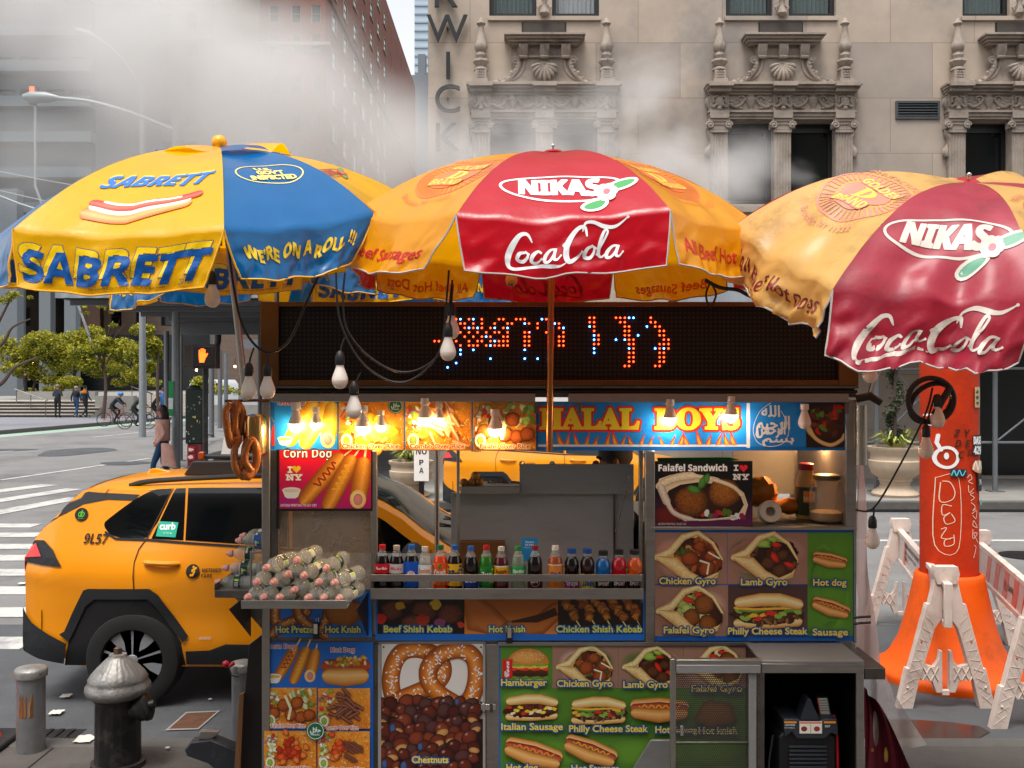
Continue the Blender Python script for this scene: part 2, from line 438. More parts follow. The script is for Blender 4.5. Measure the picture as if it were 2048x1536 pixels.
# ---------------------------------------------------------------- hotel across the street
LIME = M('limestone', '#b0a090', rough=.85, nz=.16, ns=.9, bump=.12, bs=25, dirt=('#807d7b', .33, .9))
t_ = LIME.node_tree; pb = t_.nodes['Principled BSDF']; src = pb.inputs['Base Color'].links[0].from_socket
tc = t_.nodes.new('ShaderNodeTexCoord'); sp = t_.nodes.new('ShaderNodeSeparateXYZ'); cb = t_.nodes.new('ShaderNodeCombineXYZ'); br = t_.nodes.new('ShaderNodeTexBrick')
br.inputs['Scale'].default_value = 1; br.inputs['Brick Width'].default_value = 1.9; br.inputs['Row Height'].default_value = 1.25; br.inputs['Mortar Size'].default_value = .006; br.inputs['Color1'].default_value = (1, 1, 1, 1); br.inputs['Color2'].default_value = (.76, .79, .85, 1); br.inputs['Mortar'].default_value = (.5, .46, .43, 1)
ml = t_.nodes.new('ShaderNodeMix'); ml.data_type = 'RGBA'; ml.blend_type = 'MULTIPLY'; ml.inputs[0].default_value = 1
for a_, b_ in ((tc.outputs['Object'], sp.inputs[0]), (sp.outputs[0], cb.inputs[0]), (sp.outputs[2], cb.inputs[1]), (cb.outputs[0], br.inputs['Vector']), (src, ml.inputs[6]), (br.outputs[0], ml.inputs[7]), (ml.outputs[2], pb.inputs['Base Color'])): t_.links.new(a_, b_)
CARV = M('carved_stone', '#9c8f83', rough=.85, nz=.18, ns=3.5, bump=.25, bs=30, dirt=('#4a3d33', 1.6, .75))
GLASSD = M('dark_window_glass', '#0e1416', rough=.06, nz=.06, ns=1, spec=.6)
FRAME = M('black_window_frame', '#121313', rough=.45)
CURT = M('curtains', '#6f827f', rough=.9, nz=.28, ns=3.2, stretch=(9, 1, .12))
LETT = M('black_sign_letters', '#0f1316', rough=.5, nz=.1)
def holed(mb, x0, x1, z0, z1, holes, y, th, m, axis='x'):
    """wall slab with openings cut out; holes (xa, xb, za, zb)"""
    xs = sorted({x0, x1, *[h[0] for h in holes], *[h[1] for h in holes]}); zs = sorted({z0, z1, *[h[2] for h in holes], *[h[3] for h in holes]})
    xs = [x for x in xs if x0 <= x <= x1]; zs = [z for z in zs if z0 <= z <= z1]
    def pt(x, yy, z): return (x, yy, z) if axis == 'x' else (yy, x, z)
    for i in range(len(xs)-1):
        run = None
        for j in range(len(zs)-1):
            cx, cz = (xs[i]+xs[i+1])/2, (zs[j]+zs[j+1])/2
            solid = not any(h[0] < cx < h[1] and h[2] < cz < h[3] for h in holes)
            if solid: run = zs[j] if run is None else run
            if run is not None and (not solid or j == len(zs)-2):
                top = zs[j+1] if solid else zs[j]
                mb.add([pt(xs[i], y, run), pt(xs[i+1], y, run), pt(xs[i+1], y, top), pt(xs[i], y, top)], [(0, 1, 2, 3)], m); run = None
    for a, b_, c, d in holes:
        q = [pt(a, y, c), pt(b_, y, c), pt(b_, y, d), pt(a, y, d), pt(a, y+th, c), pt(b_, y+th, c), pt(b_, y+th, d), pt(a, y+th, d)]
        mb.add(q, [(0, 1, 5, 4), (1, 2, 6, 5), (2, 3, 7, 6), (3, 0, 4, 7)], m)
DH = 22.5
def XH(px): return PX(px, DH)
def ZH(py): return PZ(py, DH)
hotel = thing('hotel_building', 'pale limestone hotel with carved window surrounds and a vertical row of black letters', 'hotel', (8, DH, 0))
HI = Matrix.Translation(-Vector((8, DH, 0)))
def hpart(o, par=None):
    o.parent = par or hotel
    if par is None: o.matrix_parent_inverse = HI
    return o
PER = 473.2
bays = [1088.5+PER*k for k in range(4)]
holes = []
for c in bays:
    for s_ in (-1, 1):
        a, b_ = sorted((c+s_*15.5, c+s_*110)); holes.append((XH(a), XH(b_), ZH(33), ZH(33)+2.4)); 
        a, b_ = sorted((c+s_*15, c+s_*108)); holes.append((XH(a), XH(b_), ZH(408), ZH(244)))
holes += [(XH(1795), XH(1874), ZH(234), ZH(207))]
sf = [(XH(1960), XH(1960)+3.6, .2, 3.4), (XH(1960)+4.4, XH(1960)+8, .2, 3.4)]
b = MB(); holed(b, XH(856), XH(856)+33, 0, 24, holes+sf, DH, .35, LIME); b.box(XH(856)+.002, XH(856)+33, DH+.352, DH+14, 0, 23.9, M('stone_flank', '#9c8a7a', rough=.85, nz=.12, ns=1)); hpart(b.build('wall', smooth=0))
for c in bays:
    for s_ in (-1, 1):
        a, b_ = sorted((c+s_*15.5, c+s_*110)); z0 = ZH(33)
        w = MB(); x0, x1 = XH(a), XH(b_); y = DH+.12; t = .1
        w.box(x0, x0+t, y, y+.1, z0, z0+2.4, FRAME); w.box(x1-t, x1, y, y+.1, z0, z0+2.4, FRAME); w.box(x0+t, x1-t, y, y+.1, z0, z0+t*1.1, FRAME); w.box(x0+t, x1-t, y-.002, y+.1, z0+1.15, z0+1.25, FRAME); f = hpart(w.build('window'))
        g = MB(); g.add([(x0+t, y+.06, z0+t), (x1-t, y+.06, z0+t), (x1-t, y+.06, z0+2.4), (x0+t, y+.06, z0+2.4)], [(0, 1, 2, 3)], M('clear_pane', '#20282a', rough=.04, nz=0, alpha=.35, spec=.8)); g.build('pane', smooth=0).parent = f
        g = MB(); g.grid(lambda u, v: (x0+.1+(x1-x0-.2)*u, y+.17+.03*math.sin(u*55), z0+.05+2.3*v), 60, 1, CURT if not (c < 1100 and s_ > 0) else M('white_blind', '#cfd3d6', rough=.8, nz=.05)); g.build('curtain').parent = f
        a, b_ = sorted((c+s_*15, c+s_*108)); x0, x1 = XH(a), XH(b_); z0, z1 = ZH(408), ZH(244)
        w = MB(); y = DH+.2
        w.box(x0, x0+t, y, y+.08, z0, z1, FRAME); w.box(x1-t, x1, y, y+.08, z0, z1, FRAME); w.box(x0+t, x1-t, y, y+.08, z1-.2, z1, FRAME); w.box(x0+t, x1-t, y, y+.08, z0, z0+.1, FRAME); f = hpart(w.build('window'))
        g = MB(); g.add([(x0+t, y+.05, z0), (x1-t, y+.05, z0), (x1-t, y+.05, z1), (x0+t, y+.05, z1)], [(0, 1, 2, 3)], GLASSD); g.build('pane', smooth=0).parent = f
def prof(mb, x0, x1, steps, m, y=DH):
    """stacked moulding: steps (z0, z1, projection)"""
    for z0, z1, p in steps: mb.box(x0-p, x1+p, y-p, y+.02, z0, z1, m)
u = 1/FP*DH
def surround(c):
    X = lambda px: XH(c+px)
    col = []
    root = hpart(bpy.data.objects.new('window_surround', None)); COL.objects.link(root)
    def sub(mb, name, bevel=0, **k):
        o = mb.build(name, bevel=bevel, **k); o.parent = root; return o
    for q in (-126, 0, 123):                       # fluted pilasters with scroll capitals
        m = MB(); w = 17*u
        pts = []
        for i in range(25):
            a = i/24; pts.append((X(q)-w+2*w*a, DH-.13+.025*abs(math.sin(a*PI*6))**.6*(1 if 0 < i < 24 else 0)))
        pts += [(X(q)+w, DH+.02), (X(q)-w, DH+.02)]
        m.prism(pts, XY, ZH(414), ZH(268), CARV); m.box(X(q)-w*1.25, X(q)+w*1.25, DH-.2, DH, ZH(415), ZH(404), CARV)
        m.box(X(q)-w*1.05, X(q)+w*1.05, DH-.16, DH, ZH(268), ZH(262), CARV); m.box(X(q)-w*1.2, X(q)+w*1.2, DH-.19, DH, ZH(247), ZH(241), CARV); m.box(X(q)-w*.95, X(q)+w*.95, DH-.165, DH, ZH(262), ZH(247), CARV)
        for s_ in (-1, 1):
            sp_ = [Vector((X(q)+s_*(w*1.08+math.cos(t)*r), DH-.19, ZH(254)+math.sin(t)*r)) for t, r in [(i*.55, .085*(1-i/22)) for i in range(20)]]
            m.tube(sp_, .022, CARV, 6); m.ball((X(q)+s_*w*1.08, DH-.2, ZH(254)), .03, CARV, 8); m.box(X(q)+s_*w*1.08-.07, X(q)+s_*w*1.08+.07, DH-.17, DH, ZH(254)-.07, ZH(254)+.07, CARV)
        for i in range(7): m.ball((X(q)-w*.75+w*1.5*i/6, DH-.175, ZH(252)), .025, CARV, 6)
        sub(m, 'pilaster')
    m = MB(); x0, x1 = X(-141), X(139)                # entablature
    for z0, z1, p in ((241, 236, .12), (236, 229, .15), (229, 225, .2), (225, 193, .11), (193, 188, .17), (188, 183, .24), (183, 178, .32), (178, 173, .38)): m.box(x0-p*.4, x1+p*.4, DH-p, DH+.02, ZH(z0), ZH(z1), CARV)
    for q in (-126, 0, 123):
        m.box(X(q-19), X(q+19), DH-.17, DH, ZH(225), ZH(193), CARV); m.box(X(q-24), X(q+24), DH-.44, DH-.1, ZH(182), ZH(173.5), CARV); m.box(X(q-21), X(q+21), DH-.34, DH-.1, ZH(190), ZH(182.2), CARV); m.box(X(q-19), X(q+19), DH-.23, DH-.1, ZH(241), ZH(226), CARV)
        z = ZH(208); m.ball((X(q), DH-.18, z), .13, CARV, 14, squash=(.8, .5, 1), jag=.25)       # masks
        for s_ in (-1, 1): m.tube([(X(q)+s_*.05, DH-.2, z-.05), (X(q)+s_*.14, DH-.19, z-.12), (X(q)+s_*.2, DH-.18, z-.09)], [.035, .03, .012], CARV, 6); m.ball((X(q)+s_*.045, DH-.235, z+.03), .02, CARV, 6); m.tube([(X(q)+s_*.03, DH-.2, z+.12), (X(q)+s_*.14, DH-.19, z+.1), (X(q)+s_*.13, DH-.18, z-.02)], .03, CARV, 6)
        m.ball((X(q), DH-.23, z-.02), .028, CARV, 6); m.ball((X(q), DH-.2, z-.15), .06, CARV, 8)
    for q in (-63, 61):                              # vases and leaf scrolls
        z = ZH(208); m.lathe([(.05, -.2), (.06, -.17), (.03, -.14), (.11, 0), (.12, .08), (.07, .13), (.1, .17)], CARV, (X(q), DH-.1, z), 12)
        for s_ in (-1, 1):
            m.tube([(X(q)+s_*(.1+.05*i), DH-.13, z+.1-.2*math.sin(min(1, i/7)*PI*.75)*(1 if i < 8 else 1)) for i in range(11)], [.025+.02*math.sin(i*.3) for i in range(11)], CARV, 6)
            m.tube([(X(q)+s_*(.2+.1*math.cos(t)*(1-t/9)), DH-.13, z+.06+.1*math.sin(t)*(1-t/9)) for t in [i*.6 for i in range(13)]], .022, CARV, 6)
            for i in range(5): m.ball((X(q)+s_*(.24+.065*i), DH-.12, z-.12+.05*i), .055, CARV, 8, squash=(1.2, .5, .6))
            m.tube([(X(q)+s_*.5, DH-.13, z-.16), (X(q)+s_*.5, DH-.13, z+.16)], .014, CARV, 5); m.ball((X(q)+s_*.5, DH-.13, z+.1), .035, CARV, 6); m.ball((X(q)+s_*.5, DH-.13, z-.06), .035, CARV, 6)
    sub(m, 'entablature', .004)
    m = MB()                                         # gable between scrolls
    out = [(-58, 172), (-40, 163), (-26, 148), (-20, 126), (-55*.8, 126)]
    sc = smoothpts([(-104, 171), (-80, 167), (-62, 153), (-53, 138), (-51, 126)], 6); sr = [(-x, y) for x, y in reversed(sc)]
    poly = [(X(x), ZH(y)) for x, y in sc]+[(X(-55), ZH(95)), (X(55), ZH(95))]+[(X(x), ZH(y)) for x, y in sr]
    m.prism(poly, XZ, DH-.10, DH+.02, CARV)
    for s_ in (-1, 1):
        m.tube([(X(s_*x), DH-.13, ZH(y)) for x, y in [(-x, y) for x, y in sc]], [.05]*len(sc), CARV, 8)
        m.tube([(X(s_*x), DH-.1, ZH(y)) for x, y in smoothpts([(74, 166), (52, 155), (42, 140), (40, 122)], 5)], .035, CARV, 6)
        for i in range(6): k = sc[4+i*3]; m.ball((X(-s_*k[0]*-1 if False else s_*-k[0]), DH-.15, ZH(k[1])+.05), .045, CARV, 6, jag=.5)
        m.tube([(X(s_*57)+math.cos(t)*.09*(1-t/14), DH-.15, ZH(125)+math.sin(t)*.09*(1-t/14)) for t in [i*.6 for i in range(18)]], .026, CARV, 6); m.ball((X(s_*57), DH-.16, ZH(125)), .035, CARV, 8)
        m.ball((X(s_*97), DH-.14, ZH(168)), .06, CARV, 8, jag=.4); m.ball((X(s_*66), DH-.15, ZH(150)), .05, CARV, 8, jag=.4)
        m.prism([(X(s_*52), ZH(77)), (X(s_*62), ZH(77)), (X(s_*57), ZH(70))], XZ, DH-.25, DH-.05, CARV)
    for z0, z1, p in ((95, 91, .22), (91, 86, .29), (86, 81, .36), (81, 77, .42)): m.box(X(-54)-p*.7, X(54)+p*.7, DH-p, DH+.01, ZH(z0), ZH(z1), CARV)
    m.box(X(-55), X(55), DH-.16, DH, ZH(119), ZH(115), CARV)
    for q in (-42, 0, 42):                           # grooved brackets
        for i in range(4): m.tube([(X(q-6+i*4), DH-.27, ZH(96)), (X(q-6+i*4), DH-.25, ZH(106)), (X(q-6+i*4), DH-.19, ZH(116))], .042, CARV, 6)
        m.box(X(q-8), X(q+8), DH-.22, DH-.08, ZH(118), ZH(96), CARV); m.tube([(X(q-8), DH-.2, ZH(119)), (X(q+8), DH-.2, ZH(119))], .04, CARV, 8)
    gb = sub(m, 'gable', .004)
    m = MB()                                         # scallop shell
    for i in range(9):
        a = R(-74+18.5*i); L = .36-.06*abs(i-4)/4; m.tube([(X(0)+math.sin(a)*L*t, DH-.12-.1*math.sin(t*PI*.8), ZH(129)-(.02+math.cos(a)*L*1.12*t)) for t in (0, .3, .6, .85, 1)], [.012, .03, .045, .052, .03], CARV, 7)
    m.ball((X(0), DH-.14, ZH(130)), .06, CARV, 8, squash=(1.8, .6, .7)); m.build('shell').parent = gb
    for q in (-126, 123):                            # baluster finials
        m = MB(); g = lambda h: (172-h)*u
        m.lathe([(.0, g(40)), (.03, g(42)), (.06, g(48)), (.09, g(51)), (.105, g(53)), (.08, g(56)), (.06, g(58)), (.075, g(72)), (.11, g(88)), (.13, g(93)), (.145, g(98)), (.12, g(107)), (.09, g(109)), (.1, g(113)), (.12, g(116)), (.09, g(123)), (.17, g(125)), (.18, g(129)), (.12, g(136)), (.09, g(139)), (.16, g(143)), (.165, g(146)), (.13, g(147))], CARV, (X(q), DH-.17, ZH(172)), 16, flute=lambda r, z, t: r*(1+(.07*math.cos(t*8) if (g(108) < z < g(88) or g(135) < z < g(124)) else 0)))
        m.box(X(q-11), X(q+11), DH-.3, DH, ZH(165), ZH(147), CARV); m.box(X(q-14), X(q+14), DH-.34, DH, ZH(172), ZH(165), CARV)
        for i in range(3):
            for j in range(3): m.ball((X(q-5+i*5), DH-.305, ZH(151+j*5)), .025, CARV, 6)
        sub(m, 'finial', .003)
    for s_, q in ((-1, -143), (1, 141)):             # hanging drops beside the outer pilasters
        m = MB(); m.tube([(X(q)+s_*.05*math.sin(i*.9), DH-.07, ZH(196+i*7)) for i in range(18)], [.05+.025*math.sin(i*1.3) for i in range(18)], CARV, 6); sub(m, 'scroll_drop')
    m = MB(); m.lathe([(.02, .34), (.07, .3), (.05, .24), (.06, .12), (.1, .05), (.11, 0), (.06, -.06), (.0, -.08)], CARV, (X(0), DH-.1, ZH(30)), 14, flute=lambda r, z, t: r*(1+.1*math.cos(t*9)))
    for s_ in (-1, 1): m.tube([(X(0)+s_*.1, DH-.08, ZH(26)), (X(0)+s_*.14, DH-.08, ZH(18)), (X(0)+s_*.07, DH-.08, ZH(12))], [.02, .04, .02], CARV, 6)
    sub(m, 'drop_ornament')
    m = MB(); m.box(X(-113), X(113), DH-.06, DH+.02, ZH(42), ZH(33.5), LIME); sub(m, 'sill', .004)
    m = MB(); m.box(X(-160), X(158), DH-.28, DH+.02, ZH(428), ZH(416), CARV); m.box(X(-155), X(153), DH-.2, DH+.02, ZH(436), ZH(428.3), CARV); sub(m, 'ledge', .004)
    m = MB(); m.box(X(-45), X(44), DH-.012, DH+.02, ZH(76.5), ZH(45), FRAME)
    slat = M('vent_slats', '#6a625c' if c < 1100 else '#151312', rough=.5, metal=.4)
    for i in range(14): m.box(X(-42), X(41), DH-.03, DH-.013, ZH(75-i*2.1), ZH(74-i*2.1), slat)
    sub(m, 'vent_grille')
for c in bays[:3]: surround(c)
m = MB(); FR2 = M('vent_frame', '#4c5052', rough=.5, metal=.5); x0, x1, z0, z1 = XH(1795), XH(1874), ZH(234), ZH(207)
m.box(x0-.05, x1+.05, DH-.04, DH+.05, z1, z1+.05, FR2); m.box(x0-.05, x1+.05, DH-.04, DH+.05, z0-.05, z0, FR2); m.box(x0-.05, x0, DH-.04, DH+.05, z0, z1, FR2); m.box(x1, x1+.05, DH-.04, DH+.05, z0, z1, FR2)
for i in range(5): m.box(x0, x1, DH-.02, DH+.05, z0+.02+i*.06, z0+.045+i*.06, FR2, Matrix.Identity(4))
m.add([(x0, DH+.2, z0), (x1, DH+.2, z0), (x1, DH+.2, z1), (x0, DH+.2, z1)], [(0, 1, 2, 3)], DARK); hpart(m.build('wall_vent'))
for ch, px, py, h in (('R', 893, 18, 62), ('W', 895, 87, 56), ('I', 897, 161, 56), ('C', 896, 228, 58), ('K', 896, 304, 58)):
    V, F, B = textmesh(ch, 6); s_ = h*u/.72; xs = [a for a, _ in V]; cx = (min(xs)+max(xs))/2; m = MB(); n = len(V)
    pts = [((a-cx)*s_+XH(px), q*s_+ZH(py)) for a, q in V]
    m.add([(a, DH-.16, q) for a, q in pts]+[(a, DH-.08, q) for a, q in pts], [tuple(f) for f in F]+[tuple(i+n for i in f) for f in F]+[(a, b_, b_+n, a+n) for a, b_ in B], LETT); m.box(XH(px)-.02, XH(px)+.02, DH-.08, DH+.01, ZH(py-h*.5)-.02, ZH(py-h*.5)+.02, LETT); hpart(m.build('sign_letter', smooth=0))
# storefront under the shed at the right
m = MB(); holed(m, sf[0][0]-.1, sf[1][1]+.1, .14, 3.6, [], DH+.3, .1, M('black_shopfront', '#101214', rough=.3, nz=.15)); 
for i in range(6): m.box(sf[0][0]+i*1.55, sf[0][0]+i*1.55+.07, DH+.18, DH+.3, .15, 3.4, FRAME)
hpart(m.build('shopfront', smooth=0))
# ---------------------------------------------------------------- buildings across the avenue
def fwin(w, h, m_f, glass=GLASSD):
    b = MB(); t = .09
    b.box(-w/2, w/2, -.03, .12, 0, t, m_f); b.box(-w/2, w/2, -.03, .12, h-t, h, m_f); b.box(-w/2, -w/2+t, -.03, .12, t, h-t, m_f); b.box(w/2-t, w/2, -.03, .12, t, h-t, m_f); b.box(-w/2+t, w/2-t, 0, .1, h*.5-.03, h*.5+.03, m_f)
    b.add([(-w/2+t, .07, t), (w/2-t, .07, t), (w/2-t, .07, h-t), (-w/2+t, .07, h-t)], [(0, 1, 2, 3)], glass); b.box(-w/2-.12, w/2+.12, -.14, -.032, -.16, 0, m_f)
    return b
def block(name, label, cat, d, pa, pb, top, mat, cols, rows, w, h, depth=20, frame=None, bands=(), side=None, z0=0, bandm=None):
    """block whose front spans photo pixels pa..pb at distance d; cols are photo columns, rows photo rows of the sills"""
    x0, x1 = PX(pa, d), PX(pb, d); T = thing(name, label, cat, ((x0+x1)/2, d, 0)); o0 = Vector(T.location)
    hs = [(PX(c, d)-w/2, PX(c, d)+w/2, PZ(r, d), PZ(r, d)+h) for c in cols for r in rows if PZ(r, d) > z0+.5]
    b = MB(); holed(b, x0, x1, z0, top, hs, d, .3, mat)
    b.box(x0+.01, x1-.01, d+.32, d+depth, z0, top-.05, mat)
    def up(o): o.parent = T; o.matrix_parent_inverse = Matrix.Translation(-o0); return o
    up(b.build('wall', smooth=0))
    fm = frame or mat; proto = None
    for a, b_, c, e in hs:
        if proto is None: proto = up(fwin(w, h, fm).build('window', smooth=0)); k = proto
        else: k = proto.copy(); COL.objects.link(k)
        k.location = ((a+b_)/2, d+.16, c)
    for (ya, yb, p) in bands:
        m = MB(); m.box(x0-p, x1+p, d-p, d+.1, PZ(yb, d), PZ(ya, d), bandm or mat); up(m.build('cornice'))
    return T, up, proto
BRICK = M('red_brick', '#7c4a3a', rough=.9, nz=.2, ns=1.2, bump=.1, dirt=('#5a4238', .2, .6), stretch=(1, 1, 5))
STONE = M('grey_stone', '#857a6c', rough=.9, nz=.15, ns=.8, dirt=('#5c544b', .3, .6))
STONEB = M('banded_stone', '#86705f', rough=.9, nz=.2, ns=.7, stretch=(.5, .5, 6))
TOWER = M('dark_tower', '#39444c', rough=.5, nz=.15, ns=.4)
SILL = M('pale_trim', '#9c8c7c', rough=.85, nz=.1)
_T, _up, pr = block('brick_building', 'tall red brick building seen through the steam beyond the avenue', 'building', 130, 425, 652, 75, BRICK, [458, 502, 548, 592, 632], [-20, 45, 105, 185, 265, 345, 425, 505, 585], 1.25, 2.3, depth=120, frame=SILL, bands=((92, 86, .6), (500, 492, .5), (640, 628, .8)), bandm=SILL)
# its flank runs away down the side street
xs = PX(652, 130)+.02; b = MB(); hl = [(y, y+3.4, z, z+2.6) for y in range(134, 240, 9) for z in range(4, 74, 5)]
holed(b, 130.02, 249, 0, 74.9, hl, xs, -.3, BRICK, 'y'); _up(b.build('wall', smooth=0))
n = 0
for y in range(134, 240, 9):
    for z in range(4, 74, 5):
        if n < 95 and z > 8: k = pr.copy(); COL.objects.link(k); k.location = (xs+.05, y+1.7, z); k.rotation_euler = (0, 0, R(90)); k.scale = (2.72, 1, 1.13); n += 1
for z in (14, 32, 52): m = MB(); m.box(xs, xs+.4, 130, 249, z, z+.5, M('brick_band', '#6e4a3c', rough=.9)); _up(m.build('cornice'))
block('stone_building', 'brown banded stone building behind the plaza trees', 'building', 105, 208, 424, 66, STONEB, [232, 282, 332, 382], [-10, 60, 118, 180, 250, 320, 400, 470, 560, 652], 1.15, 1.95, frame=M('dark_trim', '#3a322c', rough=.8), bands=((82, 76, .5), (430, 420, .6), (575, 570, .4), (690, 684, .5)), bandm=SILL)
block('stone_building', 'grey stone building with a dark cornice at the left edge of the plaza', 'building', 112, 38, 196, 21.5, STONE, [58, 94, 140, 178], [360, 435, 505, 590, 655], 1.15, 2.0, frame=M('dark_trim', '#3a322c'), bands=((382, 374, .7), (672, 660, .8)), bandm=M('dark_trim', '#3a322c'))
m = MB(); m.cyl((PX(166, 100), 100, 0), (PX(166, 100), 100, 19), 1.6, M('brown_column', '#7a5f4e', rough=.9), n=24); tag(m.build('column'), 'round brown stone column between two buildings behind the plaza', 'column')
T, up, _ = block('office_tower', 'dark blue office tower with horizontal floor slabs behind the steam', 'tower', 88, -260, 188, 60, TOWER, [-40, 10, 60, 110, 160], [150, 215], 1.7, 1.6, frame=TOWER, z0=13)
for k in range(16):
    m = MB(); m.box(PX(-270, 88), PX(192, 88), 86.9, 87.99, 13.6+k*3.1, 14.5+k*3.1, M('tower_slab', '#4d585f', rough=.7)); up(m.build('floor_slab'))
for k in (-100, -20, 40, 100, 150): m = MB(); m.box(PX(k, 88)-.5, PX(k, 88)+.5, 87.0, 87.98, 0, 13.5, M('tower_pier', '#646b70', rough=.7)); up(m.build('pier'))
m = MB(); m.box(PX(-260, 88), PX(30, 88), 90, 100, 0, 13, GLASSD); up(m.build('lobby_glass'))
m = MB(); m.box(PX(-20, 72), PX(34, 72), 72, 73, 0, 16, M('tower_pier', '#646b70')); tag(m.build('pier_wall'), 'pale grey pier at the far left above the plaza steps', 'pier')
# pale far towers in the gap of sky
b = MB(); b.box(PX(829, 320), PX(900, 320), 320, 340, 0, 170, M('pale_glass', '#aab9c6', rough=.3, nz=.05)); T = thing('glass_tower', 'pale far glass tower in the gap beside the hotel', 'tower', (PX(850, 320), 320, 0)); o = b.build('wall'); o.parent = T; o.matrix_parent_inverse = Matrix.Translation(-Vector(T.location))
g = MB()
for k in range(60): g.box(PX(829, 320), PX(900, 320), 319.7, 319.98, 5+k*2.7, 5.5+k*2.7, M('pale_mullion', '#8496a5', rough=.5))
o = g.build('floor_bands'); o.parent = T; o.matrix_parent_inverse = Matrix.Translation(-Vector(T.location))
b = MB(); b.box(PX(790, 270), PX(880, 270), 270, 280, 0, 84, M('far_grey_block', '#6c7278', rough=.8)); b.box(PX(835, 270), PX(850, 270), 271, 275, 84.01, 90, MATS['far_grey_block']); tag(b.build('far_building'), 'grey building closing the side street left of the hotel', 'building')
b = MB(); hb = [(x, x+1.6, z, z+2.2) for x in range(-44, 44, 4) for z in range(3, 24, 4)]; holed(b, -46, 46, 0, 26, hb, -30, -.3, STONE); b.box(-46, 46, -45, -30.4, 0, 25.9, M('opposite_glass', '#1a2024', rough=.1, nz=0)); T = tag(b.build('unseen_shading_building', smooth=0), 'unseen grey stone building behind the viewer, added to shade the low sky', 'building')  # out of view; height and distance set to block low sky light
# dark street level behind the trees
b = MB(); b.box(PX(-60, 98), PX(420, 98), 98, 99, 0, 6.5, M('dark_shop_glass', '#14181a', rough=.2, nz=.3, ns=.4)); tag(b.build('shop_row'), 'dark glazed shop fronts behind the plaza trees', 'shop front')
LAMP = M('warm_lamp', '#ffd79a', emit=9, nz=0)
for k, (px, py) in enumerate(((67, 727), (86, 727), (147, 729), (165, 728), (212, 728), (275, 729), (393, 740), (470, 733))):
    m = MB(); m.ball(P(px, py, 90), .11, LAMP, 8); m.cyl(P(px, py, 90)+Vector((0, .05, .1)), P(px, py, 90)+Vector((0, .05, .8)), .03, BLACKM, n=6); tag(m.build('globe_lamp'), ['small amber lamp', 'small white lamp', 'dim round lamp'][k % 3]+' glowing over the dark shop fronts, number %s from the left edge' % ('one two three four five six seven eight'.split()[k]), 'lamp', 'lamps over the dark shop fronts')
# ---------------------------------------------------------------- plaza steps, wall, rails
CST = M('step_stone', '#a39c92', rough=.85, nz=.1)
m = MB(); zt = .15
for k in range(5): m.box(PX(-80, 56), PX(188, 56), 55.5+k*.62, 60, .15+k*.17+.001*k, .15+(k+1)*.17, CST); m.box(PX(-80, 56), PX(188, 56), 55.5+k*.62-.012, 55.5+k*.62-.002, .16+k*.17, .15+k*.17+.12, M('riser_painted_shade', '#2b2926', rough=.9))  # dark strips before the risers stand in for their shade
tag(m.build('plaza_steps'), 'broad stone steps up to the plaza at the left', 'steps')
m = MB()
for k in range(6): m.box(PX(268, 60), PX(400, 60), 59+k*.5, 63, .15+k*.2+.001*k, .15+(k+1)*.2, CST)
tag(m.build('plaza_steps'), 'steep stone steps behind the cyclists', 'steps')
m = MB(); m.box(PX(190, 57), PX(268, 57), 57, 57.5, .15, 1.32, CONCL); m.box(PX(34, 60.5), PX(190, 60.5), 60.5, 61, 1.0, 1.5, CONCL); tag(m.build('planter_wall'), 'low concrete planter wall beside the steps', 'wall')
b = MB(); b.box(-60, PX(192, 60), 60.02, 98, .14, 1.0, CONCL); o = b.build('plaza_terrace'); o['kind'] = 'structure'
for (a, z_, c, e, lab) in (((30, 778), 55, (95, 800), 58, 'sloping steel handrail on the left steps'), ((262, 772), 57, (305, 788), 62, 'sloping steel handrail above the cyclists')):
    p, q = P(*a, e), P(*c, z_); m = MB(); m.tube([p, q], .045, CHROME, 8)
    for t in (.05, .5, .95): k = p.lerp(q, t); m.cyl(k, (k.x, k.y, .16), .025, STEELD, n=6)
    tag(m.build('handrail'), lab, 'handrail')
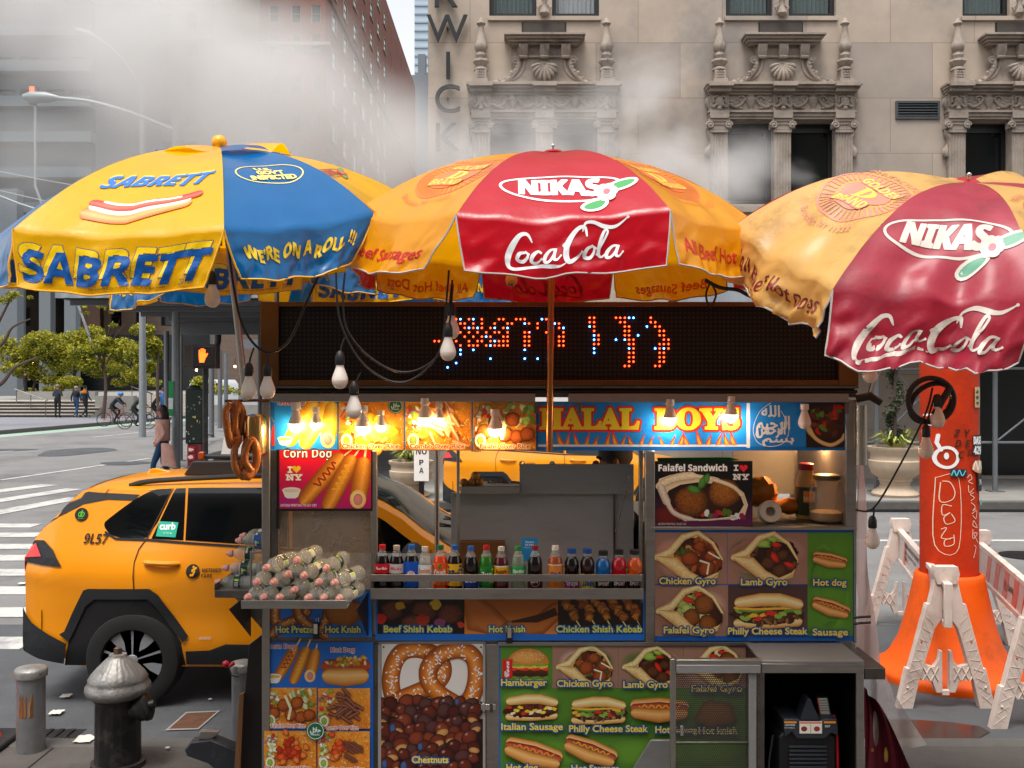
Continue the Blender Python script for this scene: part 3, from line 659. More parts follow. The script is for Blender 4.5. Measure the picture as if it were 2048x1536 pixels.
# ---------------------------------------------------------------- trees and hedges
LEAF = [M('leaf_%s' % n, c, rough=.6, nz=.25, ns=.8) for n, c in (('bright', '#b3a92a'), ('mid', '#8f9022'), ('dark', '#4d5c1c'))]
BARK = M('bark', '#4f4038', rough=.9, nz=.25, ns=12, bump=.4)
for m_ in LEAF:
    t_ = m_.node_tree; pb = t_.nodes['Principled BSDF']; out = [n for n in t_.nodes if n.type == 'OUTPUT_MATERIAL'][0]; tr = t_.nodes.new('ShaderNodeBsdfTranslucent'); mx = t_.nodes.new('ShaderNodeMixShader'); mx.inputs[0].default_value = .35
    t_.links.new(pb.inputs['Base Color'].links[0].from_socket, tr.inputs[0]); t_.links.new(pb.outputs[0], mx.inputs[1]); t_.links.new(tr.outputs[0], mx.inputs[2]); t_.links.new(mx.outputs[0], out.inputs['Surface'])
def leaves(mb, blobs, n, sz, rg, flatn=.6):
    n = int(n*3.6); sz *= .8
    tot = sum(b[3]*b[4]*b[5] for b in blobs)
    for (x, y, z, rx, ry, rz) in blobs:
        for _ in range(int(n*rx*ry*rz/tot)+6):
            v = Vector((rg.gauss(0, 1), rg.gauss(0, 1), rg.gauss(0, 1))).normalized()*rg.random()**.45
            c = Vector((x+v.x*rx, y+v.y*ry, z+v.z*rz))
            if noise.noise(c*1.3) < -.3: continue
            s = sz*rg.uniform(.6, 1.3); nn = Vector((rg.gauss(0, 1), rg.gauss(0, 1), rg.gauss(0, 1)+flatn*2)).normalized(); a = nn.orthogonal().normalized(); a = (Matrix.Rotation(rg.uniform(0, 6.3), 3, nn) @ a); w = nn.cross(a)
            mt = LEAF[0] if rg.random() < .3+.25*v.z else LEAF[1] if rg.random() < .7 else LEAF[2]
            mb.add([c-a*s, c-w*s*.45, c+a*s, c+w*s*.45], [(0, 1, 2, 3)], mt)
def tree(name, label, base, top, limbs, blobs, n, sz, seed, group=None, rt=.13):
    """limbs end at points; crown made of blobs of leaves (x, y, z, rx, ry, rz)"""
    rg = random.Random(seed); T = thing(name, label, 'tree', tuple(base), group); bi = Matrix.Translation(-Vector(base))
    m = MB(); B0, T0 = Vector(base), Vector(top); mid = B0.lerp(T0, .5)+Vector((rg.uniform(-.15, .15), 0, 0))
    m.tube(smoothpts([B0, mid, T0], 5), [rt*(1-.5*i/10) for i in range(11)], BARK, 8)
    for q in limbs:
        q = Vector(q); k = T0.lerp(B0, rg.uniform(0, .25)); c = k.lerp(q, .5)+Vector((0, 0, rg.uniform(.0, .4))); pts = smoothpts([k, c, q], 5); m.tube(pts, [rt*.42*(1-.8*i/10) for i in range(11)], BARK, 6)
        for _ in range(3): a = pts[rg.randrange(4, 9)]; m.tube([a, a.lerp(q, .6)+Vector((rg.uniform(-.6, .6), rg.uniform(-.5, .5), rg.uniform(.1, .7)))], [rt*.16, rt*.05], BARK, 5)
    o = m.build('trunk'); o.parent = T; o.matrix_parent_inverse = bi
    m = MB(); leaves(m, blobs, n, sz, rg); o = m.build('crown', smooth=0, fix=False); o.parent = T; o.matrix_parent_inverse = bi
    return T
def bl(px, py, d, rx, rz): p = P(px, py, d); s = d/FP; return (p.x, p.y, p.z, rx*s, rx*s*.8, rz*s)
G = 'young trees on the plaza'
def q2(px, py, d): return P(px, py, d)
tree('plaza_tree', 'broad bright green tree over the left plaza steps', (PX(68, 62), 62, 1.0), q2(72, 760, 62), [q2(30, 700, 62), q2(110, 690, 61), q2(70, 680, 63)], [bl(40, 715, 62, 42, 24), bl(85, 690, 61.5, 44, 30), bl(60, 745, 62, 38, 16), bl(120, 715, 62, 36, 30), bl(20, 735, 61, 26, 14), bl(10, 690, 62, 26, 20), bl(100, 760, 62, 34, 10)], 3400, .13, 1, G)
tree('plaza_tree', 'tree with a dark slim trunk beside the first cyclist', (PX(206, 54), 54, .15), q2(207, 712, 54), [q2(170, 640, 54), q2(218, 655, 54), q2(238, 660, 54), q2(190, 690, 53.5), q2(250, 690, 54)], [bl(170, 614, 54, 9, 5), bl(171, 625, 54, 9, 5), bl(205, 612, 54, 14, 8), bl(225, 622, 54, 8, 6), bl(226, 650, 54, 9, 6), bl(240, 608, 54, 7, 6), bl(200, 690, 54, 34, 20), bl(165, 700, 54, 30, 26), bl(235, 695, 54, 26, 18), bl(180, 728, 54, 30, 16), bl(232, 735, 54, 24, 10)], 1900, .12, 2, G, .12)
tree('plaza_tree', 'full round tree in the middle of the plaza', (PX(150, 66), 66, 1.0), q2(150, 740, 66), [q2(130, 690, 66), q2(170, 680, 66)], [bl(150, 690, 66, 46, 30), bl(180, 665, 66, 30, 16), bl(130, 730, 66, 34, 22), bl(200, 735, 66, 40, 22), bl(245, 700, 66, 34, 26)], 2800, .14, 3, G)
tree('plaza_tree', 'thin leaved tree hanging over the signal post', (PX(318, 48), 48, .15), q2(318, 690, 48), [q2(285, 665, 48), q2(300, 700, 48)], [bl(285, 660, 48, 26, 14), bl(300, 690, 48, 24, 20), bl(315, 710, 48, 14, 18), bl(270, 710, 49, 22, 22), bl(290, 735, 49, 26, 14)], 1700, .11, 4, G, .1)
# a bare limbed tree reaching in from the left edge
m = MB(); m.tube(smoothpts([P(-60, 900, 46), P(-40, 800, 46), P(5, 765, 46), P(30, 735, 46), P(75, 715, 46)], 5), [.16-.006*i for i in range(21)], BARK, 7); m.tube(smoothpts([P(-45, 810, 46), P(-20, 720, 46), P(10, 680, 46), P(25, 655, 46), P(60, 638, 46)], 5), [.13-.005*i for i in range(21)], BARK, 7); m.tube(smoothpts([P(-25, 700, 46), P(-5, 650, 46), P(15, 610, 46), P(28, 585, 46)], 5), [.09-.004*i for i in range(16)], BARK, 6)
T = thing('plaza_tree', 'bare branched tree reaching in at the left edge', 'tree', (PX(-60, 46), 46, .15), G); o = m.build('trunk'); o.parent = T; o.matrix_parent_inverse = Matrix.Translation(-Vector(T.location))
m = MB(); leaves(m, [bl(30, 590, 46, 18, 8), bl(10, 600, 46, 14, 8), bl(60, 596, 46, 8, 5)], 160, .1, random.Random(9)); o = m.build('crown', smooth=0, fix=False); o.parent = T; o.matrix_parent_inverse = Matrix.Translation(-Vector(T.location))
def hedge(label, blobs, n, seed):
    m = MB(); leaves(m, blobs, n, .1, random.Random(seed), .2); return tag(m.build('shrub', smooth=0, fix=False), label, 'shrub', 'shrubs along the plaza')
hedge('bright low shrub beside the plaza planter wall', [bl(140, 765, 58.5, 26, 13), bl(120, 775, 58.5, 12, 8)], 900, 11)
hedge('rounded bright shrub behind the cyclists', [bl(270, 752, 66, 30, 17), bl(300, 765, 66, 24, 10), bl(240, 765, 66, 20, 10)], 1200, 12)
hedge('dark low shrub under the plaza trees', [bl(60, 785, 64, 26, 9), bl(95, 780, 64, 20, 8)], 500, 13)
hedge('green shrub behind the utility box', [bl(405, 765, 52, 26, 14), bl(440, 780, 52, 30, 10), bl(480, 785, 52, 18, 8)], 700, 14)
b = MB(); b.box(PX(425, 50), PX(560, 50), 50, 50.4, .15, 1.0, CONCL); tag(b.build('planter_wall'), 'low concrete wall seen under the pavement shed', 'wall')
# ---------------------------------------------------------------- pavement shed round the hotel corner
SHED = M('grey_shed_steel', '#6f7276', rough=.6, metal=.3, nz=.12, ns=3); SHEDD = M('dark_shed_deck', '#24262a', rough=.8, nz=.2, ns=2)
shed = thing('pavement_shed', 'grey steel pavement shed roofing the hotel corner behind the signal', 'shed', (-5, 27, .15)); SI = Matrix.Translation(-Vector((-5, 27, .15)))
def spart(mb, name, **k): o = mb.build(name, **k); o.parent = shed; o.matrix_parent_inverse = SI; return o
for px, d in ((333, 25.2), (361, 27.2), (423, 37.5), (440, 44), (452, 50), (520, 27.2)):
    m = MB(); m.cyl((PX(px, d), d, .15), (PX(px, d), d, 3.6), .062 if d < 30 else .1, SHED, n=12); m.box(PX(px, d)-.12, PX(px, d)+.12, d-.12, d+.12, .15, .17, SHED); spart(m, 'post')
m = MB(); m.box(-8.9, -1.9, 26.0, 26.12, 3.55, 3.86, SHED); m.box(-8.9, -1.9, 25.9, 26.22, 3.861, 3.89, SHED); spart(m, 'beam', bevel=.01)
m = MB(); m.box(-10.5, -1.9, 38.0, 38.12, 3.5, 3.86, SHED); spart(m, 'beam')
m = MB(); m.box(-8.9, -1.85, 19.6, 50, 4.0, 4.1, SHEDD); spart(m, 'deck')
for i in range(16): m = MB(); m.box(-8.88, -1.87, 20+i*1.9, 20.1+i*1.9, 3.89, 3.998, SHED); spart(m, 'joist')
m = MB(); m.grid(lambda u, v: (-8.95+7.1*u, 19.5+.03*math.sin(u*130), 4.0+1.0*v), 160, 1, M('shed_sheeting', '#8d959c', rough=.35, nz=.25, ns=3, stretch=(1, 1, .2))); spart(m, 'parapet')
m = MB(); m.grid(lambda u, v: (-8.97+.03*math.sin(u*200), 19.5+28*u, 4.0+1.0*v), 160, 1, MATS['shed_sheeting']); spart(m, 'parapet')
m = MB(); m.tube([P(436, 668, 30), P(436, 680, 30), P(432, 700, 30)], .1, SHEDD); m.tube([P(350, 880, 27.2), P(425, 868, 37.5)], .04, SHED); spart(m, 'brace')
# shed over the far pavement at the right: pipes and braces
sh2 = thing('scaffold_pipes', 'steel scaffold pipes and cross braces before the hotel at the right', 'scaffold', (9, 20, .15)); SI = Matrix.Translation(-Vector((9, 20, .15))); 
def spart(mb, name, **k): o = mb.build(name, **k); o.parent = sh2; o.matrix_parent_inverse = SI; return o
for px in (1753, 1990, 2230): m = MB(); m.cyl((PX(px, 20), 20, .15), (PX(px, 20), 20, 3.9), .05, SHED, n=10); m.box(PX(px, 20)-.14, PX(px, 20)+.14, 19.86, 20.14, .15, .17, SHED); spart(m, 'post')
m = MB(); m.tube([P(1600, 885, 20.06), P(2300, 885, 20.06)], .028, SHED); m.tube([P(1600, 740, 20.06), P(2300, 735, 20.06)], .028, SHED); spart(m, 'rail')
for a, b_ in (((1990, 885), (2110, 790)), ((1753, 885), (1900, 735)), ((1753, 690), (1900, 885))): m = MB(); m.tube([P(*a, 20.12), P(*b_, 20.12)], .022, SHED, 6); spart(m, 'brace')
m = MB(); m.box(3.2, 40, 19.3, 22.4, 3.9, 4.0, SHEDD); spart(m, 'deck')
m = MB(); m.box(3.2, 40, 19.2, 19.28, 3.9, 4.6, MATS['shed_sheeting']); spart(m, 'parapet')
m = MB(); m.box(4.6, 6.2, 22.41, 22.47, 1.9, 2.5, LIME); 
# ---------------------------------------------------------------- printed food pictures
def corndog(A, x0, y0, x1, y1, w, col='#c27a22', sq=None, cut=False, edge='#7a4310', light='#dd9a3c'):
    a, b = Vector((x0, y0)), Vector((x1, y1)); d = (b-a); n = Vector((-d.y, d.x)).normalized()
    A.line([a-d*.42, a], w*.13, '#e8c48a')
    ws = [w*(.86+.2*math.sin(PI*(.12+.76*t))) for t in [i/8 for i in range(9)]]
    A.band([a+d*(i/8) for i in range(9)], ws, col, edge, tex=.22, light=light)
    if sq:
        A.line([a+d*(.08+.6*i/28)+n*math.sin(i*.95)*w*.2 for i in range(29)], w*.11, sq)
    if cut:
        A.blob(b.x, b.y-w*.02, w*.47, w*.55, '#f1cf92', '#d9a55c'); A.blob(b.x, b.y, w*.27, w*.34, '#c9837a', '#b36a62')
def cup(A, x, y, w, sauce='#e2b04a'):
    A.fill([(x-w/2, y), (x+w/2, y), (x+w*.36, y+w*.36), (x+w*.22, y+w*.45), (x-w*.22, y+w*.45), (x-w*.36, y+w*.36)], '#e3ded3')
    A.blob(x, y, w/2, w*.15, '#f6f2ea', '#d8d2c4', n=18); A.blob(x, y+1, w*.42, w*.1, sauce, sauce, n=18)
def scatter(A, *a, **k):
    A.up(); z = A.z
    _scatter(A, *a, **k)
def _scatter(A, x0, y0, x1, y1, n, r, cols, jag=.5, ar=.7, tex=.2, edge=.55, shape=None):
    for _ in range(n):
        x = rnd.uniform(x0, x1); y = rnd.uniform(y0, y1)
        if shape and not shape(x, y): continue
        c = lin(rnd.choice(cols)); k = rnd.uniform(.75, 1.15); c = tuple(min(1, q*k) for q in c)
        A.blob(x, y, r*rnd.uniform(.6, 1.25), r*ar*rnd.uniform(.6, 1.25), c, tuple(q*edge for q in c), rot=rnd.uniform(0, PI), jag=jag, n=9, tex=tex)
def oval(cx, cy, rx, ry): return lambda x, y: ((x-cx)/rx)**2+((y-cy)/ry)**2 < 1
def gyro(A, cx, cy, s, kind):
    """pita cone opening to the right; s = half width"""
    A.fill([(cx-s*1.02, cy+s*.02), (cx-s*.55, cy-s*.2), (cx-s*.25, cy-s*.66), (cx+s*.25, cy-s*.78), (cx+s*.7, cy-s*.42), (cx+s*.98, cy+s*.1), (cx+s*.8, cy+s*.62), (cx+s*.35, cy+s*.8), (cx-s*.2, cy+s*.62)], '#e0b877', tex=.1)
    A.blob(cx+s*.22, cy+s*.05, s*.72, s*.6, '#4a2413', '#2c140a', rot=.4, jag=.2)
    sh = oval(cx+s*.25, cy+s*.05, s*.66, s*.56)
    if kind == 'chicken':
        scatter(A, cx-s*.4, cy-s*.5, cx+s*.9, cy+s*.6, 60, s*.16, ['#8f3d15', '#6d2a10', '#a85520', '#c98642', '#4c5a22'], shape=sh)
        for q in ((.0, .05, .26), (.28, -.3, .2), (.5, .35, .27), (.62, -.02, .2)): A.blob(cx+s*q[0], cy+s*q[1], s*q[2], s*q[2]*.9, '#9c4a1c', '#4f1c0a', jag=.35, tex=.4)
        A.line([(cx+s*.3, cy+s*.12), (cx+s*.55, cy+s*.2), (cx+s*.5, cy+s*.5)], s*.06, '#ead9b8'); A.line([(cx+s*.55, cy-s*.12), (cx+s*.85, cy+s*.05)], s*.05, '#ead9b8')
    elif kind == 'lamb':
        scatter(A, cx-s*.4, cy-s*.5, cx+s*.9, cy+s*.6, 60, s*.17, ['#3a2012', '#4f2b16', '#2a160c', '#6b4022'], shape=sh)
        for q in ((.05, .2, .24), (.42, .42, .26), (.5, -.05, .2)): A.blob(cx+s*q[0], cy+s*q[1], s*q[2], s*q[2]*.85, '#5f371c', '#25120a', jag=.35, tex=.4)
        for q in ((.25, .02, .2, 1.0), (.7, .25, .18, .4), (.3, -.36, .16, .1)): A.blob(cx+s*q[0], cy+s*q[1], s*q[2], s*q[2]*.45, '#d2301b', '#8d160c', rot=q[3], jag=.3)
        for q in ((-.05, -.38, .24), (.2, -.52, .2), (.5, -.5, .14)): A.blob(cx+s*q[0], cy+s*q[1], s*q[2], s*q[2]*.5, '#9cbf4e', '#4f7a24', rot=q[0], jag=.8)
    else:
        scatter(A, cx-s*.45, cy-s*.55, cx+s*.4, cy+s*.5, 40, s*.17, ['#b6c765', '#8aa63f', '#d8dc9a'], jag=.8, shape=sh)
        for q in ((-.1, -.32, .2, .3), (.25, -.45, .2, .2)): A.blob(cx+s*q[0], cy+s*q[1], s*q[2], s*q[2]*.45, '#c63a22', '#8a2012', rot=q[3], jag=.3)
        for q in ((.02, .22, .27), (.4, -.18, .32), (.5, .42, .29)): A.blob(cx+s*q[0], cy+s*q[1], s*q[2], s*q[2], '#8a4f1f', '#3d1d0a', jag=.15, tex=.6)
    A.band([(cx-s*.98, cy+s*.02), (cx-s*.6, cy-s*.12), (cx-s*.22, cy-s*.56), (cx+s*.22, cy-s*.7), (cx+s*.66, cy-s*.4), (cx+s*.93, cy+s*.06)], [s*.2, s*.24, s*.2, s*.15, s*.11, s*.07], '#e2c084', '#b48a4c', tex=.35, light='#ead09a')
    A.band([(cx-s*.95, cy+s*.04), (cx-s*.5, cy+s*.2), (cx-s*.1, cy+s*.56), (cx+s*.38, cy+s*.72), (cx+s*.8, cy+s*.5)], [s*.12, s*.42, s*.34, s*.17, s*.08], '#dcb674', '#ad8044', tex=.4, light='#e6c88e')
def hotdog(A, cx, cy, w, rot=.25, top='#8f3320', squig='#d9a02a'):
    c, s_ = math.cos(rot), math.sin(rot); T = lambda u, v: (cx+u*w*c-v*w*s_, cy+u*w*s_+v*w*c)
    A.band([T(-.42, -.09), T(0, -.13), T(.42, -.09)], w*.2, '#cf9350', '#8f5a22', tex=.12, light='#e4b478')
    A.band([T(-.44, -.03), T(0, -.07), T(.44, -.03)], w*.15, top, '#5a160c', tex=.15, light='#b4553a')
    A.line([T(-.36+.72*i/24, -.06+.035*math.sin(i*1.5)) for i in range(25)], w*.022, squig)
    A.band([T(-.41, .06), T(0, .1), T(.41, .06)], [w*.2, w*.26, w*.2], '#c98a45', '#84501c', tex=.14, light='#deab68')
def hoagie(A, cx, cy, w, fill='steak'):
    A.band([(cx-w*.4, cy+w*.16), (cx, cy+w*.17), (cx+w*.4, cy+w*.14)], w*.13, '#dcaa66', '#a06a2c', tex=.12, light='#eecb92')
    A.blob(cx, cy+w*.04, w*.47, w*.13, '#54301a', '#2c170b', jag=.25)
    sh = oval(cx, cy+w*.04, w*.47, w*.14)
    cols = ['#6b4426', '#8a5f38', '#4a2c17', '#a5794a'] if fill == 'steak' else ['#5a1c12', '#7a2c1a', '#40130c']
    scatter(A, cx-w*.47, cy-w*.1, cx+w*.47, cy+w*.18, 70, w*.045, cols, shape=sh)
    extra = (['#5c8a2c', '#c8251c', '#e3a32a', '#7fa53c'] if fill == 'steak' else ['#e8b42a', '#e3c13f', '#b8301c', '#d8d0b0'])
    for i in range(13):
        x = cx-w*.4+.8*w*i/12; A.blob(x, cy+w*rnd.uniform(-.04, .1), w*.055, w*.028, rnd.choice(extra), None, rot=rnd.uniform(-.6, .6), jag=.4)
    if fill == 'steak':
        A.band([(cx-w*.38, cy-w*.02), (cx-w*.15, cy+w*.0), (cx+w*.1, cy-w*.05)], w*.045, '#5b8a2e', '#33551a'); A.line([(cx-w*.45, cy-w*.05), (cx-w*.2, cy-w*.03), (cx+w*.4, cy-w*.05)], w*.03, '#e3a035')
    A.band([(cx-w*.38, cy-w*.12), (cx-w*.1, cy-w*.16), (cx+w*.15, cy-w*.16), (cx+w*.4, cy-w*.1)], [w*.15, w*.18, w*.18, w*.15], '#dfae6a', '#a8732f', tex=.1, light='#f0d3a0')
def burger(A, cx, cy, w):
    A.band([(cx-w*.36, cy+w*.34), (cx+w*.36, cy+w*.34)], w*.16, '#c68a45', '#8f5a22', light='#ddaa66')
    for k, (y, c) in enumerate(((.27, '#5f8f2f'), (.2, '#40210f'), (.12, '#4b2813'), (.05, '#d8382a'), (.0, '#efb23a'), (-.05, '#6c9c38'))):
        A.band([(cx-w*.43+w*.86*i/9, cy+w*(y+.018*math.sin(i*2.3+k*2))) for i in range(10)], w*.1, c, None, tex=.4)
    A.fill([(cx+w*.5*math.cos(t), cy-w*.06-w*.36*math.sin(t)) for t in [PI*i/16 for i in range(17)]], '#c0792f', tex=.08)
    A.blob(cx-w*.02, cy-w*.2, w*.4, w*.17, '#d79a50', '#c0792f')
    for i in range(40): A.blob(cx+w*rnd.uniform(-.36, .36), cy-w*rnd.uniform(.14, .36), w*.012, w*.009, '#f2dcb0', n=5)
def rice(A, x0, y0, x1, y1, kind):
    A.rect(x0, y0, x1, y1, '#d98a2c', '#c9731f', tex=.35, n=4)
    w, h = x1-x0, y1-y0
    for i in range(int(130)):
        x = rnd.uniform(x0, x1); y = rnd.uniform(y0, y1); t = rnd.uniform(0, PI); q = w*.022
        A.line([(max(x0, min(x1, x-q*math.cos(t))), max(y0, min(y1, y-q*math.sin(t)))), (max(x0, min(x1, x+q*math.cos(t))), max(y0, min(y1, y+q*math.sin(t))))], w*.011, rnd.choice(['#f0b458', '#e69a3a', '#b9651c', '#f6c878']))
    I = lambda fx, fy: (x0+w*fx, y0+h*fy)
    sal = oval(x0+w*.14, y0+h*.4, w*.16, h*.45)
    scatter(A, x0+w*.05, y0+h*.06, x0+w*.3, y0+h*.85, 26, w*.05, ['#b8cf72', '#7fa03e', '#dfe3b4', '#c8371f', '#ece5d0'], jag=.7, shape=sal)
    if kind == 'falafel':
        scatter(A, x0+w*.5, y0+h*.06, x1-w*.05, y0+h*.5, 18, w*.07, ['#9db556', '#cfd79a', '#6f8f38'], jag=.8)
        for q in ((.18, .62), (.36, .42), (.62, .36), (.7, .72), (.86, .66), (.5, .66)): A.blob(*I(*q), w*.12, w*.12, '#a9531f', '#552107', jag=.15, tex=.6)
        A.line([I(.4, .2), I(.5, .5), I(.46, .75)], w*.05, '#d9cfa2')
    elif kind == 'lamb':
        for i in range(26):
            x, y = I(rnd.gauss(.5, .13), rnd.gauss(.5, .18)); t = rnd.uniform(-.9, .9); A.band([(x-w*.09*math.cos(t), y-w*.09*math.sin(t)), (x+w*.09*math.cos(t), y+w*.09*math.sin(t))], w*.07, '#74402e', '#331710', tex=.3, light='#98604a')
    elif kind == 'chicken':
        for i in range(34): A.blob(*I(rnd.gauss(.5, .13), rnd.gauss(.5, .2)), w*.075, w*.06, rnd.choice(['#d6541f', '#c43f16', '#e57a34', '#ab2f10']), '#7a1c08', rot=rnd.uniform(0, 3), jag=.5, tex=.3)
    elif kind == 'yellow':
        for i in range(30): A.blob(*I(rnd.gauss(.5, .15), rnd.gauss(.6, .16)), w*.075, w*.06, rnd.choice(['#edc33a', '#e0a41f', '#f3d565']), '#b8761a', rot=rnd.uniform(0, 3), jag=.5, tex=.25)
    elif kind == 'strips':
        for i in range(24):
            x, y = I(rnd.gauss(.58, .13), rnd.gauss(.5, .2)); t = rnd.uniform(.2, 1.4); A.band([(x-w*.1*math.cos(t), y-w*.1*math.sin(t)), (x+w*.1*math.cos(t), y+w*.1*math.sin(t))], w*.06, '#c98a5a', '#8a4a24', tex=.3, light='#e0b184')
    else:
        for i in range(20): A.blob(*I(rnd.gauss(.4, .1), rnd.gauss(.5, .2)), w*.075, w*.06, rnd.choice(['#d6541f', '#c43f16', '#e57a34']), '#7a1c08', rot=rnd.uniform(0, 3), jag=.5, tex=.3)
        for i in range(12):
            x, y = I(rnd.gauss(.68, .06), rnd.gauss(.5, .18)); A.band([(x-w*.08, y-w*.05), (x+w*.08, y+w*.05)], w*.06, '#74402e', '#331710', tex=.3)
    x, y = I(.12, .8); A.blob(x, y, w*.09, w*.11, '#e8ead0', '#c7cf9a'); A.blob(x, y, w*.055, w*.07, '#8fa83f', '#66802a')
    A.line([I(.03, .3), I(.1, .16), I(.22, .22)], w*.025, '#8c4a78')
def salt(A, pts, w, n, sz):
    for i in range(n):
        k = rnd.randrange(len(pts)-1); a, b = Vector(pts[k]), Vector(pts[k+1]); q = a.lerp(b, rnd.random()); d = (b-a).normalized(); o = Vector((-d.y, d.x))
        q = q+o*w*rnd.uniform(-.36, .3); t = rnd.uniform(0, PI); A.line([q, q+Vector((math.cos(t), math.sin(t)))*sz], sz*.75, rnd.choice(['#f5efe4', '#e8dccb', '#ffffff']))
def bigpretzel(A, sc=1, ox=0, oy=0, col='#b5611c', edge='#6b2c08', light='#d68a3c', nsalt=120):
    T = lambda q: [(ox+x*sc, oy+y*sc) for x, y in q]
    wd = lambda ws: [k*sc for k in ws]
    # coordinates of the printed pretzel; left loop, right loop, crossing arms
    Z = lambda q: smoothpts([(500+x/2.327, 1260+y/2.327) for x, y in q], 7)
    left = Z([(650, 372), (700, 325), (780, 290), (850, 258), (893, 212), (893, 160), (850, 112), (780, 88), (710, 102), (668, 160), (655, 240), (668, 310), (700, 350)])
    right = Z([(1000, 352), (1035, 300), (1055, 220), (1045, 135), (990, 92), (920, 98), (865, 130), (830, 180), (835, 240), (880, 295), (950, 340), (1020, 385)])
    for q in (left, right):
        h = len(q)//2; A.band(T(q[h-1:]), sc*36, col, edge, tex=.12, light=light); A.band(T(q[:h+1]), sc*36, col, edge, tex=.12, light=light); salt(A, T(q), 36*sc, nsalt, 3.0*sc)
def heart(A, cx, cy, w, col):
    A.fill([(cx+w/32*16*math.sin(t)**3, cy-w/32*(13*math.cos(t)-5*math.cos(2*t)-2*math.cos(3*t)-math.cos(4*t))) for t in [2*PI*i/36 for i in range(36)]], col)
def blurbg(A, x0, y0, x1, y1, cols, n=12, base='#a5806c'):
    A.rect(x0, y0, x1, y1, base)
    for i in range(n):
        w = (x1-x0)*.3; h = (y1-y0)*.32
        x = rnd.uniform(x0+w, x1-w); y = rnd.uniform(y0+h, y1-h); A.blob(x, y, w, h, rnd.choice(cols), base, n=16)
GR = lambda t: t
def cap(A, t, x, y, w, h=None, al='c'):      # yellow lettering in a blue outline
    A.text(t, x, y, w=w, h=h or 14, col='#e3c13c', out='#124a86', ow=2.2, grow=.5, al=al)
def halalseal(A, x, y, r):
    A.blob(x, y, r, r, '#1d6b45', '#124f32', n=24, hl=(0, 0)); A.ring(x, y, r*.88, r*.88, r*.07, '#e9efe6')
    A.text('ﻝﻼﺣ', x, y+r*.12, w=r*1.15, h=r*.5, col='#ffffff', grow=r*.03, al='c')
    A.text(bold('HALAL'), x, y+r*.5, w=r*1.0, h=r*.2, col='#ffffff', al='c')
# ---------------------------------------------------------------- food cart
BLUEP = '#1f63b4'
D = 5.0
cart = thing('food_cart', 'stainless steel halal food cart covered in menu posters under three parasols', 'food cart', (.25, 5.5, 0))
bpy.context.view_layer.update()
CI = Matrix.Translation(-Vector(cart.location))
def under(o, parent=cart):             # parents an object built in world space
    o.parent = parent; o.matrix_parent_inverse = Matrix.Translation(-parent.matrix_world.translation) if parent.parent is None else CI
    return o
def cpart(mb, name, bevel=0, parent=None, **k):
    o = mb.build(name, bevel=bevel, **k); o.parent = parent or cart
    if parent is None: o.matrix_parent_inverse = CI
    return o
def X5(px): return PX(px, D)
def Z5(py): return PZ(py, D)
def fbox(mb, x0, y0, x1, y1, d0, d1, m):   # box whose face spans photo pixels at the cart front
    mb.box(X5(x0), X5(x1), d0, d1, Z5(y1), Z5(y0), m); return mb
# lower cabinet, counter, wheels
b = MB(); b.box(X5(527), X5(1518), 5.02, 6.0, .32, 1.385, STEEL); b.box(X5(1302), X5(1706), 5.022, 6.0, 1.0, 1.70, STEEL); b.box(X5(520), X5(1300), 5.016, 6.05, 1.387, 1.40, STEEL); cpart(b, 'cabinet')
b = MB(); b.box(X5(1298), X5(1712), 5.0, 6.05, 1.702, 1.716, STEEL); cpart(b, 'counter', .002)
for x in (-1.0, 1.4):
    for y in (5.2, 5.85):
        w = MB(); xf = Matrix.Rotation(R(90), 3, 'Y'); w.lathe([(.02, -.05), (.18, -.05), (.2, -.03), (.2, .03), (.18, .05), (.02, .05)], BLACKM, (x, y, .2+.13 if y < 6.3 else .2), 24, xf.to_4x4()); cpart(w, 'wheel')
b = MB(); b.box(-1.1, 1.5, 5.3, 5.75, .25, .318, BLACKM); cpart(b, 'chassis')
# corner and window posts
for (x0, y0, x1, y1, d0, d1) in ((525, 803, 541, 1600, 4.985, 5.03), (742, 901, 754, 1190, 4.99, 5.03), (1290, 901, 1309, 1283, 4.984, 5.03), (911, 901, 917, 1125, 5.1, 5.125), (1281, 901, 1289, 1180, 5.05, 5.08), (1690, 800, 1711, 1058, 4.986, 5.03)):
    b = MB(); fbox(b, x0, y0, x1, y1, d0, d1, STEEL); cpart(b, 'post', .003)
b = MB(); fbox(b, 541, 901, 555, 1195, 5.0, 5.02, STEELD); cpart(b, 'post', .002)
for x, y in ((525, 803), (1690, 803)):
    b = MB(); fbox(b, x, y, x+18, 1058, 5.97, 6.0, STEEL); cpart(b, 'post', .003)
# rivets along the seams
b = MB()
for i in range(40):
    b.ball((X5(534+i*5.4), 5.012, Z5(1278)), .0028, STEELD, 6)
cpart(b, 'rivet_row')
b = MB(); b.box(X5(525), X5(1518), 5.004, 5.018, Z5(1287), Z5(1272), STEELD); b.box(X5(747), X5(757), 5.004, 5.018, .33, Z5(1288), STEELD); b.box(X5(972), X5(999), 5.0, 5.018, .33, Z5(1288), STEEL); cpart(b, 'frame_rail', .002)
